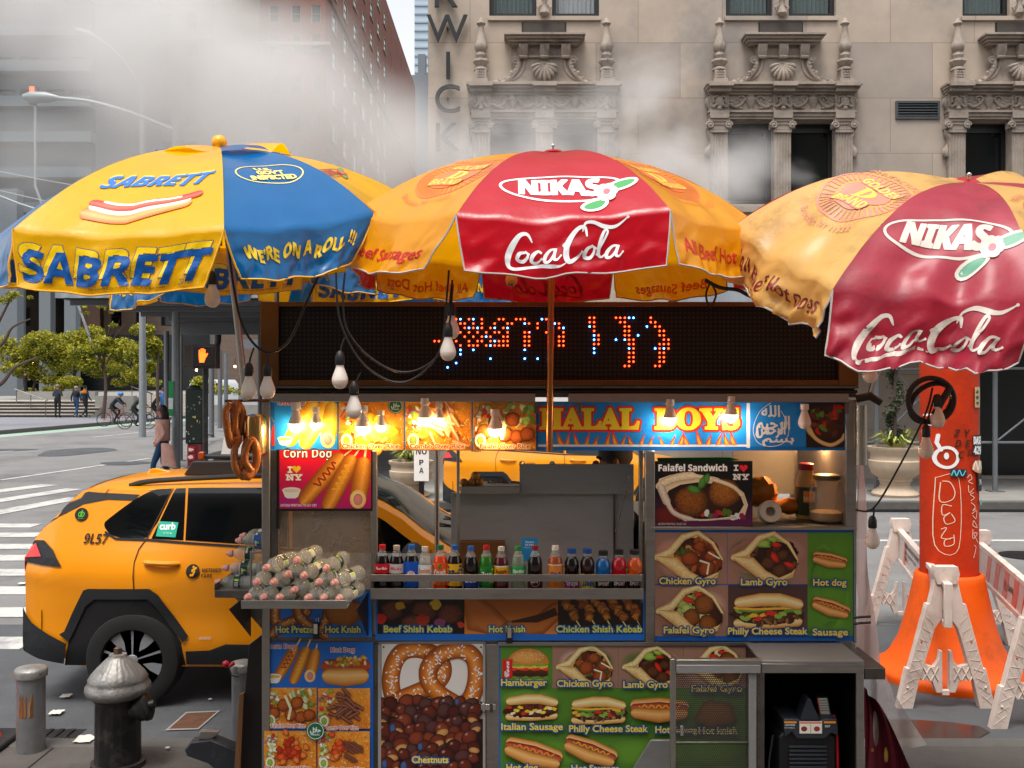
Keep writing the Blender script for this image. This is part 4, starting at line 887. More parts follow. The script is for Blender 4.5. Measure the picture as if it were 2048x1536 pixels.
# inner stainless panels, colour lightened in place of light from the bulbs
PANEL = M('lightened_sheet_steel', '#c2c2be', rough=.4, metal=0, nz=.1, ns=3, stretch=(1, 1, 3), bump=.05, dirt=('#6a6764', 3, .35))
b = MB(); fbox(b, 893, 1005, 1285, 1192, 5.36, 5.37, PANEL); cpart(b, 'splash_panel', .002)
b = MB(); fbox(b, 1040, 940, 1284, 1004, 5.33, 5.34, PANEL); cpart(b, 'griddle_hood', .004)
b = MB(); fbox(b, 893, 1002, 1250, 1005.5, 5.345, 5.375, STEEL); fbox(b, 1241, 1005, 1245, 1180, 5.35, 5.36, STEELD); cpart(b, 'panel_edge')
b = MB(); b.tube([P(1258, 952, 5.2), P(1231, 1063, 5.2)], .004, CHROME); cpart(b, 'hinge_rod')
b = MB(); fbox(b, 917, 984, 1040, 1001, 5.26, 5.5, STEEL); cpart(b, 'tray_ledge', .003)
PLEXI = M('grimy_plexiglass', '#b9a48c', rough=.22, nz=.1, alpha=.5, dirt=('#6b5640', 3, .6), spec=.6)
FROST = M('frosted_plexiglass', '#a39a90', rough=.45, nz=.1, alpha=.82)
b = MB(); fbox(b, 555, 1018, 742, 1196, 5.03, 5.036, PLEXI); cpart(b, 'plexiglass_panel')
b = MB(); fbox(b, 1545, 905, 1690, 1030, 5.9, 5.91, FROST); cpart(b, 'plexiglass_panel')
b = MB(); b.box(X5(1706), X5(1712), 5.03, 6.0, 1.716, 2.1, FROST); cpart(b, 'plexiglass_panel')
# roof and hood beams
b = MB(); b.box(X5(520), X5(1715), 5.02, 6.2, 2.37, 2.395, STEELD); b.box(X5(520), X5(1715), 5.04, 6.2, 2.397, 2.415, BLACKM); cpart(b, 'roof')
b = MB(); fbox(b, 545, 787, 1070, 803, 4.93, 5.0, STEELB); fbox(b, 1136, 787, 1688, 804, 4.93, 5.0, STEELB); cpart(b, 'light_hood', .003)
b = MB(); fbox(b, 525, 771, 1712, 777, 4.96, 5.05, STEELD); fbox(b, 525, 780, 1712, 786, 4.975, 5.05, BLACKM); cpart(b, 'gutter', .002)
for x in (1153, 1682, 1068):
    b = MB(); fbox(b, x, 803, x+8, 826, 4.94, 4.95, STEELD); cpart(b, 'bracket', .001)
# LED sign
LEDP = M('led_panel', '#0c0c0d', rough=.6, spec=.2, nz=0)
t_ = LEDP.node_tree; pb = t_.nodes['Principled BSDF']; tc = t_.nodes.new('ShaderNodeTexCoord')
v1 = t_.nodes.new('ShaderNodeVectorMath'); v1.operation = 'SCALE'; v1.inputs['Scale'].default_value = 1/.0219
v2 = t_.nodes.new('ShaderNodeVectorMath'); v2.operation = 'FRACTION'; v3 = t_.nodes.new('ShaderNodeVectorMath'); v3.operation = 'MULTIPLY_ADD'
v3.inputs[1].default_value = (1, 0, 1); v3.inputs[2].default_value = (-.5, 0, -.5); v4 = t_.nodes.new('ShaderNodeVectorMath'); v4.operation = 'LENGTH'
mr = t_.nodes.new('ShaderNodeMapRange'); mr.inputs['From Min'].default_value = .26; mr.inputs['From Max'].default_value = .32
mx = t_.nodes.new('ShaderNodeMix'); mx.data_type = 'RGBA'; mx.inputs[6].default_value = (.03, .028, .028, 1); mx.inputs[7].default_value = (.009, .009, .009, 1)
for a_, b_ in ((tc.outputs['Object'], v1.inputs[0]), (v1.outputs[0], v2.inputs[0]), (v2.outputs[0], v3.inputs[0]), (v3.outputs[0], v4.inputs[0]), (v4.outputs['Value'], mr.inputs['Value']), (mr.outputs[0], mx.inputs[0]), (mx.outputs[2], pb.inputs['Base Color'])): t_.links.new(a_, b_)
b = MB(); fbox(b, 525, 605, 561, 771, 4.955, 5.15, BRONZE); fbox(b, 561, 605, 1672, 614.5, 4.955, 5.15, BRONZE); fbox(b, 561, 760, 1672, 771, 4.957, 5.15, BRONZE); fbox(b, 1672, 605, 1711, 771, 4.955, 5.15, BRONZE); fbox(b, 527, 607, 1709, 769, 5.15, 5.16, BLACKM)
led = cpart(b, 'led_sign', .003)
b = MB(); fbox(b, 561, 614, 1672, 760, 4.985, 5.0, LEDP)
LR = M('red_led', '#ff3410', emit=9, nz=0); LB = M('blue_led', '#3f8dff', emit=14, nz=0); LM = M('mixed_led', '#ff6a5a', emit=7, nz=0)
rows = [('5 8 11 15 16 19 20 21 26 27', '6 9 25'), ('6 7 9 11 14 17 18 22 24 29', '21 28'), ('5 7 9 11 13 16 24 27 29', '8 10 14 17 30'), ('6 8 10 12 14 15 17 21 22 26 30', '22'), ('7 9 11 13 16 17 21 22 29 30', '12'), ('0 1 2 5 8 10 11 13 15 16 17 21 22 29 30', '14'), ('6 8 9 10 12 14 15 16 17 21 22 29 30', '13'), ('', '6 9 21'), ('', '6'), ('', '13 21 24'), ('', '5'), ('', '3')]
for j, (r_, b_) in enumerate(rows):
    for s_, m_ in ((r_, LR), (b_, LB)):
        for q in s_.split(): b.ball((X5(869.9+8.55*int(q)), 4.983, Z5(638.7+8.75*j)), .0048, m_, 6)
rows2 = [('233 259 388 413 440 593', '465 491'), ('233 259 413 440 593 619', ''), ('259 440 465 619 645', '233 570'), ('259 440 465 645 670', ''), ('285 440 465 645 670', '259 518'), ('285 465 491 670 697', '259 388 440'), ('259 285 465 491 645 670 697', ''), ('491 645 697', '259 465 619 670'), ('465 491 645 670', '259'), ('465 491 645 670', ''), ('465 491 645 670', ''), ('440 465 619 645', '')]
for j, (r_, b_) in enumerate(rows2):
    for s_, m_ in ((r_, LR), (b_, LB)):
        for q in s_.split(): b.ball((X5(1100+int(q)/2.955), 4.983, Z5(636+8.73*j)), .0048, m_, 6)
o = b.build('display'); o.parent = led; o.matrix_parent_inverse = Matrix()

def poster(A, name, d, label, thick=.006, x0=None, frame=None, mat=None, parent=None):
    o = A.build(name, flat(d), mat or PRINT, None, label); under(o) if parent is None else None
    if parent: o.parent = parent
    return o
# ---- lit strip of pictures under the hood
A = Art(); A.rect(541, 803, 1074, 901, BLUEP)
A.rect(541, 804, 678, 900, '#1f7fd0'); A.rect(541, 806, 549, 898, '#1a5aa8'); A.fill([(543, 862), (549, 845), (550, 890), (543, 893)], '#c22a1c')
A.text(bold('Corn Dog'), 556, 810, w=74, h=9, col='#c8241c', out='#f2e3d8', ow=1)
corndog(A, 625, 812, 580, 880, 30, '#e9a52a', edge='#b5741a', light='#f6c455'); corndog(A, 650, 815, 612, 885, 30, '#e9a52a', edge='#b5741a', light='#f6c455'); corndog(A, 664, 818, 656, 880, 31, '#e9a52a', edge='#b5741a', light='#f6c455', cut=True); cup(A, 570, 877, 30)
for x0, x1, k in ((678, 809, 'yellow'), (811, 944, 'strips'), (946, 1072, 'falafel')): rice(A, x0, 804, x1, 900, k)
halalseal(A, 792, 812, 15)
for x0, x1 in ((676, 679), (808.5, 811.5), (943.5, 946.5)): A.rect(x0, 804, x1, 900, '#1d5c8c')
for t, x, w in (('Chicken Over Rice', 742, 112), ('Combo Over Rice', 875, 108), ('Falafel Over Rice', 1010, 98)): A.text(t, x, 896, w=w, h=9.5, col='#c23a14', out='#f6d9a8', ow=1.1, al='c', grow=.35)
poster(A, 'menu_strip', 5.0, 'strip of corn dog and rice plate pictures lit by bulbs')
A = Art(); A.rect(1074, 803, 1691, 901, '#1166b4'); A.rect(1076, 806, 1690, 893, '#1f7fcb'); A.rect(1076, 889, 1500, 893.5, '#e8e4da'); A.rect(1493, 806, 1500, 896, '#e8e4da')
for i in range(21):
    x = 1100+i*18.5+rnd.uniform(-4, 4); h = rnd.uniform(18, 34); w = rnd.uniform(4, 7); s_ = rnd.choice((-1, 1))
    for k, c in ((1, '#cf3d17'), (.62, '#efa02c')):
        A.fill([(x-w*k, 889), (x-w*.7*k+s_*3, 889-h*.45*k), (x+s_*8*k, 889-h*k), (x+w*.5*k+s_*2, 889-h*.4*k), (x+w*k, 889)], c)
A.text(serif('HALAL'), 1081, 857, w=196, h=41, col='#efc22f', out='#c8281a', ow=4.2, grow=2.4); A.text(serif('BOYS'), 1311, 857, w=166, h=41, col='#efc22f', out='#c8281a', ow=4.2, grow=2.4)
for k, (t, x, y, w, h) in enumerate((('ﻢﻴﺣﺮﻟﺍ', 1546, 858, 66, 26), ('ﻦﻤﺣﺮﻟﺍ', 1541, 868, 58, 24), ('ﻪﻠﻟﺍ', 1541, 833, 36, 22), ('ﻢﺴﺑ', 1556, 884, 62, 14))): A.text(t, x, y, w=w, h=h, col='#e8f0f4', grow=.9, al='c')
A.band(smoothpts([(1541, 806), (1520, 822), (1508, 848), (1507, 868), (1517, 886), (1541, 893), (1566, 886), (1577, 866), (1574, 845), (1562, 822)], 4), 1.4, '#e8f0f4', flat=True)
A.clip = (1612, 806, 1690, 895); A.rect(1612, 806, 1690, 895, '#2a1710'); A.blob(1655, 842, 50, 40, '#4a2413', '#2a120a'); scatter(A, 1625, 812, 1688, 872, 34, 9, ['#5a2c16', '#3a1c10', '#7a3a1c', '#c8341f', '#5f8a34'], shape=lambda x, y: x < 1686)
A.band(smoothpts([(1612, 852), (1632, 878), (1660, 890), (1682, 880), (1688, 870)], 4), [8, 14, 12, 8]+[8]*13, '#e3bb78', '#a8743a')
A.clip = None; A.rect(1688, 803, 1691, 901, '#1166b4')
poster(A, 'name_sign', 4.998, 'blue sign with yellow slab letters and white calligraphy')
# ---- corn dog poster
A = Art(); A.clip = (553, 899, 745, 1022); A.rect(553, 899, 745, 1022, '#15100f'); A.clip = (559, 900, 742, 1017); A.rect(559, 900, 742, 1017, '#d31414', '#a31462', n=6)
A.blob(600, 1005, 60, 24, '#a3167a', '#b3144a', hl=(0, 0), n=20)
A.text(bold('Corn Dog'), 567, 915, w=96, h=17, col='#efeae2', out='#2a0a08', ow=1.4, shadow=(1, 1.6, '#2a0a08'))
corndog(A, 676, 920, 612, 996, 33, '#b96a1e', sq='#8c2413'); corndog(A, 700, 924, 658, 1008, 33, '#bd6f1e', sq='#e3a02c'); corndog(A, 727, 930, 716, 999, 35, '#bd6f1e', cut=True); cup(A, 583, 980, 37, '#c9c4bc')
A.text(mono('I'), 576, 945, w=8, h=14, col='#efe6d8', grow=.9); heart(A, 593, 938, 17, '#efb32a'); A.text(mono('NY'), 572, 960, w=32, h=13.5, col='#efe6d8', grow=.9)
A.text(bold('ASTORIA PRINTING 718-267-1201'), 561, 1013, w=72, h=5, col='#e8d6d0')
poster(A, 'corn_dog_poster', 4.985, 'red corn dog poster with black edges')
b = MB(); fbox(b, 552.5, 1017, 560, 1057, 4.99, 4.995, BLACKM); cpart(b, 'tape_strip')
# ---- falafel poster
A = Art(); A.clip = (1306, 922, 1505, 1053); A.rect(1306, 922, 1505, 1053, '#0d0a0b'); A.rect(1307, 992, 1504, 1052, '#140b0c', '#5a1f4a', n=4); A.blob(1335, 1030, 34, 22, '#6a1c12', '#2a0f1c', hl=(0, 0))
A.text(bold('Falafel Sandwich'), 1317, 942, w=137, h=13, col='#f0ece6', grow=.4); A.text(mono('I'), 1468, 941, w=8, h=13, col='#f0ece6', grow=.8); heart(A, 1487, 936, 17, '#d4202a'); A.text(mono('NY'), 1466, 959, w=32, h=13, col='#f0ece6', grow=.8)
A.fill([(1316, 975), (1318, 958), (1340, 950), (1385, 947), (1430, 954), (1465, 966), (1488, 986), (1496, 1010), (1490, 1030), (1470, 1038), (1420, 1041), (1370, 1042), (1345, 1030), (1335, 1000)], '#d9c7a6', tex=.1)
A.blob(1408, 1003, 80, 38, '#3a1d10', '#1c0d08', rot=.08, hl=(0, 0))
for i in range(16): A.blob(1350+i*9, 1028+rnd.uniform(-5, 8), 8, 5, rnd.choice(['#b32226', '#e6dfd6', '#8c1a4a', '#4f6a24', '#c83a2c']), None, rot=rnd.uniform(0, 3), jag=.5)
A.blob(1382, 1003, 35, 31, '#8a501c', '#3c1e0a', jag=.08, tex=1.0); A.blob(1448, 986, 33, 29, '#9c5f22', '#432208', jag=.08, tex=1.0)
A.band(smoothpts([(1318, 972), (1345, 958), (1385, 952), (1430, 960), (1470, 976), (1492, 1004)], 5), [14]+[17]*10+[8]*12+[4]*3, '#d6c4a2', '#b39a74', tex=.4, light='#e2d2b2')
A.band(smoothpts([(1322, 976), (1334, 1004), (1352, 1028), (1400, 1040), (1470, 1034)], 5), [16]*6+[10]*8+[4]*7, '#cbbcaa', '#a08e78', tex=.3, light='#dccebb')
for x, y, r, w in ((1405, 965, -1.2, 15), (1388, 979, .3, 15), (1414, 957, -1.4, 11)): A.blob(x, y, w, w*.5, '#4f8a34', '#24501a', rot=r, jag=.15)
A.text('ASTORIA PRINTING 718-267-1201', 1316, 1050, w=56, h=4.5, col='#cfc7c4')
poster(A, 'falafel_poster', 4.987, 'black falafel sandwich poster')
# ---- gyro board
A = Art(); A.rect(1303, 1058, 1708, 1282, '#1b56a0'); bc = ['#b98a78', '#4f6a2c', '#8c5a44', '#c9a08c', '#35502a']
for x0, y0, x1, y1 in ((1306, 1065, 1454, 1168), (1455, 1065, 1615, 1168), (1306, 1170, 1456, 1272)): blurbg(A, x0, y0, x1, y1, bc, base='#96705e')
A.rect(1456, 1170, 1615, 1272, '#4a3230', '#5a403a'); blurbg(A, 1615, 1065, 1706, 1272, ['#6fa02c', '#3f6f1c', '#568a24', '#2c4f18'], base='#4f8224')
gyro(A, 1380, 1113, 68, 'chicken'); gyro(A, 1532, 1113, 66, 'lamb'); gyro(A, 1382, 1220, 66, 'falafel'); hoagie(A, 1535, 1222, 148); hotdog(A, 1658, 1120, 66, .2); hotdog(A, 1660, 1215, 74, .32)
for t, x, y, w in (('Chicken Gyro', 1374, 1167, 112), ('Lamb Gyro', 1527, 1169, 92), ('Hot dog', 1658, 1170, 66), ('Falafel Gyro', 1377, 1265, 100), ('Philly Cheese Steak', 1534, 1267, 158), ('Sausage', 1659, 1269, 70)): cap(A, t, x, y, w, 13.5)
poster(A, 'gyro_menu_board', 4.99, 'menu board of gyros and hot dogs in a blue border')
b = MB(); fbox(b, 1300, 1053, 1711, 1058.5, 4.975, 5.01, STEEL); fbox(b, 1706, 1058, 1711, 1285, 4.985, 5.01, STEEL); cpart(b, 'board_trim', .001)
# ---- kebab strip
A = Art(); A.gain = 1.7; A.clip = (755, 1180, 1286, 1268); A.clip = None; A.rect(751, 1180, 1289, 1281, '#1b5aa8'); A.rect(755, 1182, 929, 1268, '#1a0d0a'); A.rect(929, 1182, 1116, 1268, '#8a4c1c', '#b86a2a', n=4); A.rect(1116, 1182, 1286, 1268, '#20120c')  # gain brightens the print colours to offset the shade under the shelf
A.clip = (755, 1182, 929, 1268)
for x, y, r in ((785, 1222, 24), (848, 1222, 26), (900, 1228, 27), (828, 1248, 26), (812, 1195, 20)): A.blob(x, y, r, r*.8, '#6a3826', '#24100a', jag=.25, tex=1.0)
for x, y, r, c in ((760, 1238, 14, '#b3241a'), (872, 1208, 12, '#c9a22c'), (800, 1212, 10, '#b98f28'), (880, 1244, 11, '#7a3a5c'), (845, 1240, 13, '#9c2f18'), (922, 1250, 8, '#a8321c')): A.blob(x, y, r, r*.8, c, None, jag=.4)
A.clip = (929, 1182, 1116, 1268); A.band([(915, 1185), (960, 1235), (1000, 1275)], 70, '#a8602a', '#7a4016', tex=.1); A.band([(1020, 1262), (1080, 1250), (1112, 1225)], 40, '#a05a24', '#6a3410'); A.fill([(1010, 1245), (1080, 1228), (1110, 1215), (1116, 1230), (1075, 1245)], '#3a1a0a'); A.clip = (1116, 1182, 1286, 1268)
for i, x in enumerate((1140, 1172, 1202, 1232, 1264)):
    A.line([(x-10, 1205), (x+26, 1262)], 2.6, '#d9b47a')
    for k in range(9): A.blob(x-16+k*3.4+rnd.uniform(-5, 5), 1190+k*5.4+rnd.uniform(-2, 2), 9, 8, rnd.choice(['#b9752c', '#a05f22', '#8a4a1a']), '#54280c', jag=.5, tex=.5)
A.clip = None
for t, x, w in (('Beef Shish Kebab', 836, 136), ('Hot Knish', 1014, 72), ('Chicken Shish Kebab', 1198, 171)): cap(A, t, x, 1264, w, 13.5)
A.rect(1286, 1182, 1289, 1281, '#1b5aa8')
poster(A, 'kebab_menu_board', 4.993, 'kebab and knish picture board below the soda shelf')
A = Art(); A.gain = 1.6; A.rect(530, 1183, 744, 1274, '#1b66bc'); bigpretzel(A, .62, 65, 385, '#8c4a1c', '#4a1f08', nsalt=40); A.blob(690, 1222, 42, 30, '#a0611f', '#6a3a10', jag=.4, tex=.4)  # print colours lifted here too, against the shelf shade
cap(A, 'Hot Pretzel', 591, 1265, 78, 14); cap(A, 'Hot Knish', 686, 1265, 70, 14)
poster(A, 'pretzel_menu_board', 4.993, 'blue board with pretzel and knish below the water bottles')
# ---- lower row
A = Art(); A.rect(526, 1284, 747, 1600, '#1d62b8'); corndog(A, 588, 1300, 556, 1354, 22, '#b9691c', sq='#8c2413'); corndog(A, 611, 1303, 588, 1358, 22, '#c07420', sq='#d9a02c'); corndog(A, 630, 1308, 620, 1352, 24, '#c07420', cut=True); cup(A, 547, 1352, 32, '#d9a83c')
for t, x, y, w in (('Corn Dog', 535, 1297, 56), ('Hot Dog', 662, 1304, 47)): A.text(bold(t), x, y, w=w, h=9, col='#b3201c', out='#efe0dc', ow=.9)
A.band([(655, 1332), (690, 1330), (728, 1332)], 26, '#a8401f', '#6a1f10'); scatter(A, 650, 1313, 732, 1330, 40, 5, ['#d9a83a', '#c9922a', '#e6d0a0', '#7a9a3a', '#b3381f']); A.band([(660, 1352), (690, 1354), (722, 1352)], [32, 38, 32], '#cf9048', '#8f5a20', light='#e2b070', tex=.08)
for x0, y0, x1, y1, k in ((530, 1375, 634, 1456, 'falafel'), (637, 1375, 741, 1456, 'lamb'), (530, 1459, 634, 1537, 'chicken'), (637, 1459, 741, 1537, 'mix')): rice(A, x0, y0, x1, y1, k)
for t, x, y, w in (('Falafel Over Rice', 545, 1451, 68), ('Lamb Over Rice', 655, 1455, 64), ('Chicken Over Rice', 534, 1535, 90), ('Combo Over Rice', 645, 1537, 86)): A.text(bold(t), x, y, w=w, h=8.5, col='#b3301c', out='#f2e6d2', ow=.8)
rice(A, 530, 1540, 741, 1594, 'yellow'); halalseal(A, 634, 1456, 18)
poster(A, 'rice_menu_board', 5.0, 'blue menu board of corn dogs, hot dog and rice plates')
# pretzel cupboard door
b = MB(); fbox(b, 757, 1283, 971, 1600, 5.0, 5.012, STEEL); pd = cpart(b, 'cupboard_door', .003)
A = Art(); A.clip = (757, 1288, 971, 1594); A.rect(763, 1288, 966, 1590, '#d3cec6', '#b9b4ae', n=3); bigpretzel(A, 1, 0, 0)
rr_ = random.Random(3)
A.fill([(763, 1436)]+[(763+i*14.5, 1432+rr_.uniform(-6, 8)) for i in range(1, 14)]+[(966, 1436), (966, 1590), (763, 1590)], '#20100c')
for j in range(11):
    for i in range(10):
        x = 766+i*22+(j % 2)*11+rr_.uniform(-6, 6); y = 1404+j*18+rr_.uniform(-6, 6)
        if x > 952: continue
        q = rr_.uniform(13, 20); c = rr_.choice(['#5e2416', '#6e2c1c', '#4a1a12', '#7c3620', '#52302e']); A.blob(x, y, q, q*.85, c, '#170806', rot=rr_.uniform(-1, 1), jag=.15, hl=(-.3, -.35))
        if rr_.random() < .45: A.blob(x-q*.35, y-q*.35, q*.22, q*.16, '#a0776c', '#5a2c22', rot=-.6)
        if rr_.random() < .22: A.blob(x, y+q*.3, q*.7, q*.4, '#b98a52', '#8a5a2c', rot=rr_.uniform(-.5, .5))
        if rr_.random() < .2: A.blob(x-q*.4, y, q*.35, q*.6, '#3f5a8a', '#20140f', jag=.2)
A.rect(757, 1288, 763, 1594, '#8c8780'); A.rect(966, 1288, 971, 1594, '#8c8780')
cap(A, 'Chestnuts', 861, 1523, 72, 13.5)
o = A.build('pretzel_picture', flat(4.999), PRINT, None, 'white picture of a giant pretzel over chestnuts'); o.parent = pd
for y in (1294, 1404):
    for x in (767, 962):
        m = MB(); m.ball(P(x, y, 4.998), .005, STEELD, 8); m.build('screw').parent = pd
def latch(px, py, side=False):
    m = MB()
    if side: m.box(X5(px-14), X5(px+16), 4.975, 4.998, Z5(py+6), Z5(py-6), CHROME); m.box(X5(px+4), X5(px+10), 4.962, 4.978, Z5(py+9), Z5(py-9), STEELD); m.box(X5(px-11), X5(px-5), 4.966, 4.98, Z5(py+8), Z5(py-8), CHROME)
    else:
        m.box(X5(px-6), X5(px+6), 4.972, 4.99, Z5(py+16), Z5(py-14), BLACKM); m.box(X5(px-4), X5(px+4), 4.962, 4.973, Z5(py+4), Z5(py-16), CHROME); m.tube([P(px, py-17, 4.97), P(px-3, py-23, 4.97), P(px+3, py-25, 4.97), P(px+3, py-17, 4.97)], .0025, CHROME, 6)
    cpart(m, 'latch', .002)
latch(634, 1260); latch(1019, 1268); latch(976, 1411, True)
# big green menu
A = Art(); A.rect(998, 1288, 1502, 1600, '#1b5aa8'); A.rect(1001, 1291, 1499, 1600, '#4f7c26', '#44701f')
for i in range(16): A.blob(1060+i*26, 1400+((i*53) % 160), 60, 26, ['#6c9a34', '#3c661c', '#5c8a2a'][i % 3], '#4c7824', hl=(0, 0))
A.rect(1001, 1291, 1104, 1375, '#4f7c26')
for x0, x1 in ((1105, 1236), (1237, 1366), (1367, 1497)): blurbg(A, x0, 1291, x1, 1376, bc, base='#96705e')
burger(A, 1056, 1332, 84); A.rect(1005, 1318, 1025, 1356, '#c8201f'); A.text(script('Coca'), 1018, 1354, w=32, h=10, col='#f2ece6', rot=PI/2, grow=.4)
gyro(A, 1172, 1332, 56, 'chicken'); gyro(A, 1302, 1332, 54, 'lamb'); gyro(A, 1432, 1330, 56, 'falafel')
hoagie(A, 1063, 1414, 112, 'x'); hoagie(A, 1196, 1420, 116); hotdog(A, 1318, 1418, 112, .02, '#a83a22'); hotdog(A, 1066, 1505, 112, .28, '#a02a24', '#d98a2a'); hotdog(A, 1180, 1500, 104, .35)
for t, x, y, w in (('Hamburger', 1048, 1369, 91), ('Chicken Gyro', 1169, 1371, 110), ('Lamb Gyro', 1290, 1373, 88), ('Italian Sausage', 1064, 1457, 122), ('Philly Cheese Steak', 1216, 1461, 156), ('Hot Sausage', 1356, 1463, 92), ('Hot dog', 1044, 1538, 62), ('Hot Sausage', 1190, 1540, 95)): cap(A, t, x, y, w, 13.5)
A.blob(1430, 1425, 42, 30, '#8a5a26', '#5a3814', jag=.4, tex=.4); cap(A, 'Falafel Gyro', 1432, 1381, 100, 13.5); cap(A, 'Hot knish', 1434, 1465, 76, 13.5)
poster(A, 'sandwich_menu_board', 5.0, 'green menu board of burger, sausages, cheese steak and hot dogs')
b = MB(); fbox(b, 996, 1283, 1500, 1290, 4.985, 5.01, STEEL); cpart(b, 'board_trim', .001)
b = MB(); b.prism([(1300, 1475), (1345, 1475), (1345, 1600), (1262, 1600), (1262, 1536)], lambda u, v, w: P(u, v, 5.0)+Vector((0, w-5, 0)), 4.965, 4.985, STEELB); cpart(b, 'steel_flap', .004)
# ---- generator box, its open mesh door
DG = 4.68
def XG(px): return PX(px, DG)
def ZG(py): return PZ(py, DG)
b = MB(); zt = 1.139; b.box(XG(1523), XG(1728), DG, 5.0, zt-.012, zt, STEELB); b.box(XG(1523), XG(1728), DG-.003, DG+.012, ZG(1346), zt-.013, STEEL)
b.box(XG(1514), XG(1529), DG, DG+.02, .3, zt-.013, STEELD); b.box(XG(1713), XG(1728), DG, DG+.02, .3, zt-.05, STEEL)
b.box(XG(1523), XG(1526), DG+.02, 5.0, .3, zt-.014, BLACKM); b.box(XG(1722), XG(1728), DG+.02, 5.3, .3, zt-.014, BLACKM); b.box(XG(1526), XG(1722), DG+.02, 5.28, zt-.02, zt-.0125, BLACKM); b.box(XG(1523), XG(1728), DG, 5.3, .28, .3, STEELD)  # inner walls coloured black so the inside looks shaded
b.box(XG(1526), XG(1724), 5.28, 5.3, .3, zt-.014, DARK)
gbox = cpart(b, 'generator_cabinet', .002)
b = MB()
for i in range(12):
    b.ball((XG(1519), DG-.001, ZG(1352+i*18)), .003, DARK, 6)
b.build('rivet_row').parent = gbox
PERF = M('perforated_sheet', '#55514e', rough=.5, metal=.8, nz=.1)
t_ = PERF.node_tree; pb = t_.nodes['Principled BSDF']; tc = t_.nodes.new('ShaderNodeTexCoord')
vo = t_.nodes.new('ShaderNodeTexVoronoi'); vo.inputs['Scale'].default_value = 110; vo.inputs['Randomness'].default_value = 0; vo.voronoi_dimensions = '2D'
sp = t_.nodes.new('ShaderNodeSeparateXYZ'); cb = t_.nodes.new('ShaderNodeCombineXYZ'); sh = t_.nodes.new('ShaderNodeMath'); sh.operation = 'MULTIPLY_ADD'; sh.inputs[1].default_value = .5
gt = t_.nodes.new('ShaderNodeMath'); gt.operation = 'GREATER_THAN'; gt.inputs[1].default_value = .36
for a_, b_ in ((tc.outputs['Object'], sp.inputs[0]), (sp.outputs[2], sh.inputs[0]), (sp.outputs[0], sh.inputs[2]), (sh.outputs[0], cb.inputs[0]), (sp.outputs[2], cb.inputs[1]), (cb.outputs[0], vo.inputs['Vector']), (vo.outputs['Distance'], gt.inputs[0]), (gt.outputs[0], pb.inputs['Alpha'])): t_.links.new(a_, b_)
b = MB(); dd = 4.66
def dbox(x0, y0, x1, y1, d0, d1, m): b.box(PX(x0, dd), PX(x1, dd), d0, d1, PZ(y1, dd), PZ(y0, dd), m)
dbox(1341, 1318, 1352, 1620, dd, dd+.025, STEEL); dbox(1352, 1318, 1524, 1328, dd-.012, dd+.024, STEEL); dbox(1352, 1328, 1520, 1345, dd-.016, dd+.02, STEELB); dbox(1498, 1345, 1513, 1620, dd, dd+.023, STEELB); dbox(1352, 1484, 1498, 1487, dd+.002, dd+.012, STEELD)
md = cpart(b, 'cabinet_door', .003)
b = MB(); dbox(1353, 1346, 1497, 1620, dd+.01, dd+.0115, PERF); o = b.build('mesh_panel'); o.parent = md
b = MB(); dbox(1360, 1450, 1366, 1470, dd-.012, dd, CHROME); o = b.build('catch', bevel=.001); o.parent = md
# side shelf bracket at the right, hooks
b = MB(); b.box(PX(1726, 4.8), PX(1768, 4.8), 4.78, 5.3, 1.02, 1.075, STEELD); cpart(b, 'side_shelf', .003)
b = MB()
for y in (1236, 1248): b.tube([P(1708, y, 4.99), P(1722, y-2, 4.97), P(1742, y-3, 4.95)], .006, BLACKM)
cpart(b, 'hook')
b = MB(); b.tube([P(1712, 798, 4.98), P(1740, 792, 4.96), P(1762, 806, 4.95)], [.02, .022, .018], BLACKM, 10); cpart(b, 'clamp_handle')
# ---- soda shelf
b = MB(); dt, d1 = 4.84, 5.0
def sbox(x0, y0, x1, y1, d, e, m): b.box(PX(x0, d), PX(x1, d), d, e, PZ(y1, d), PZ(y0, d), m)
sbox(741, 1177, 1287, 1199, dt-.006, dt+.002, STEEL); sbox(741, 1149, 1284, 1163, dt-.004, dt+.002, STEEL)
b.box(PX(741, dt), PX(1287, dt), dt+.002, 5.0, 1.393, 1.40, STEELB)
for x in (741, 1282): b.box(PX(x, dt), PX(x+5, dt), dt+.003, 5.0, 1.375, PZ(1149, dt), STEELD)
cpart(b, 'soda_shelf', .0015)
# ---- water trays
b = MB(); dw = 4.60
b.box(PX(483, dw), PX(694, dw), dw, 5.0, 1.402, 1.408, STEELB); b.box(PX(483, dw), PX(694, dw), dw-.008, dw, PZ(1217, dw), PZ(1200, dw), STEEL)
for x in (500, 735): b.prism([(4.62, 1.395), (5.0, 1.395), (5.0, 1.17)], YZ, X5(x), X5(x)+.006, BLACKM)
cpart(b, 'water_tray', .0015)
b = MB(); b.box(PX(436, 5.05), X5(526), 5.0, 5.45, 1.393, 1.400, STEEL); b.box(PX(436, 5.05)-.004, PX(436, 5.05), 5.0, 5.45, 1.393, 1.43, STEELD); b.box(PX(436, 5.05), X5(526), 4.992, 5.0, 1.365, 1.402, STEELD)
b.prism([(PX(470, 5), 1.362), (X5(526), 1.362), (X5(526), 1.2)], XZ, 5.0, 5.005, STEELD)
fbox(b, 500, 1105, 503, 1172, 5.0, 5.01, STEEL); fbox(b, 500, 1103, 525, 1107, 4.998, 5.01, STEEL); cpart(b, 'side_tray', .0015)
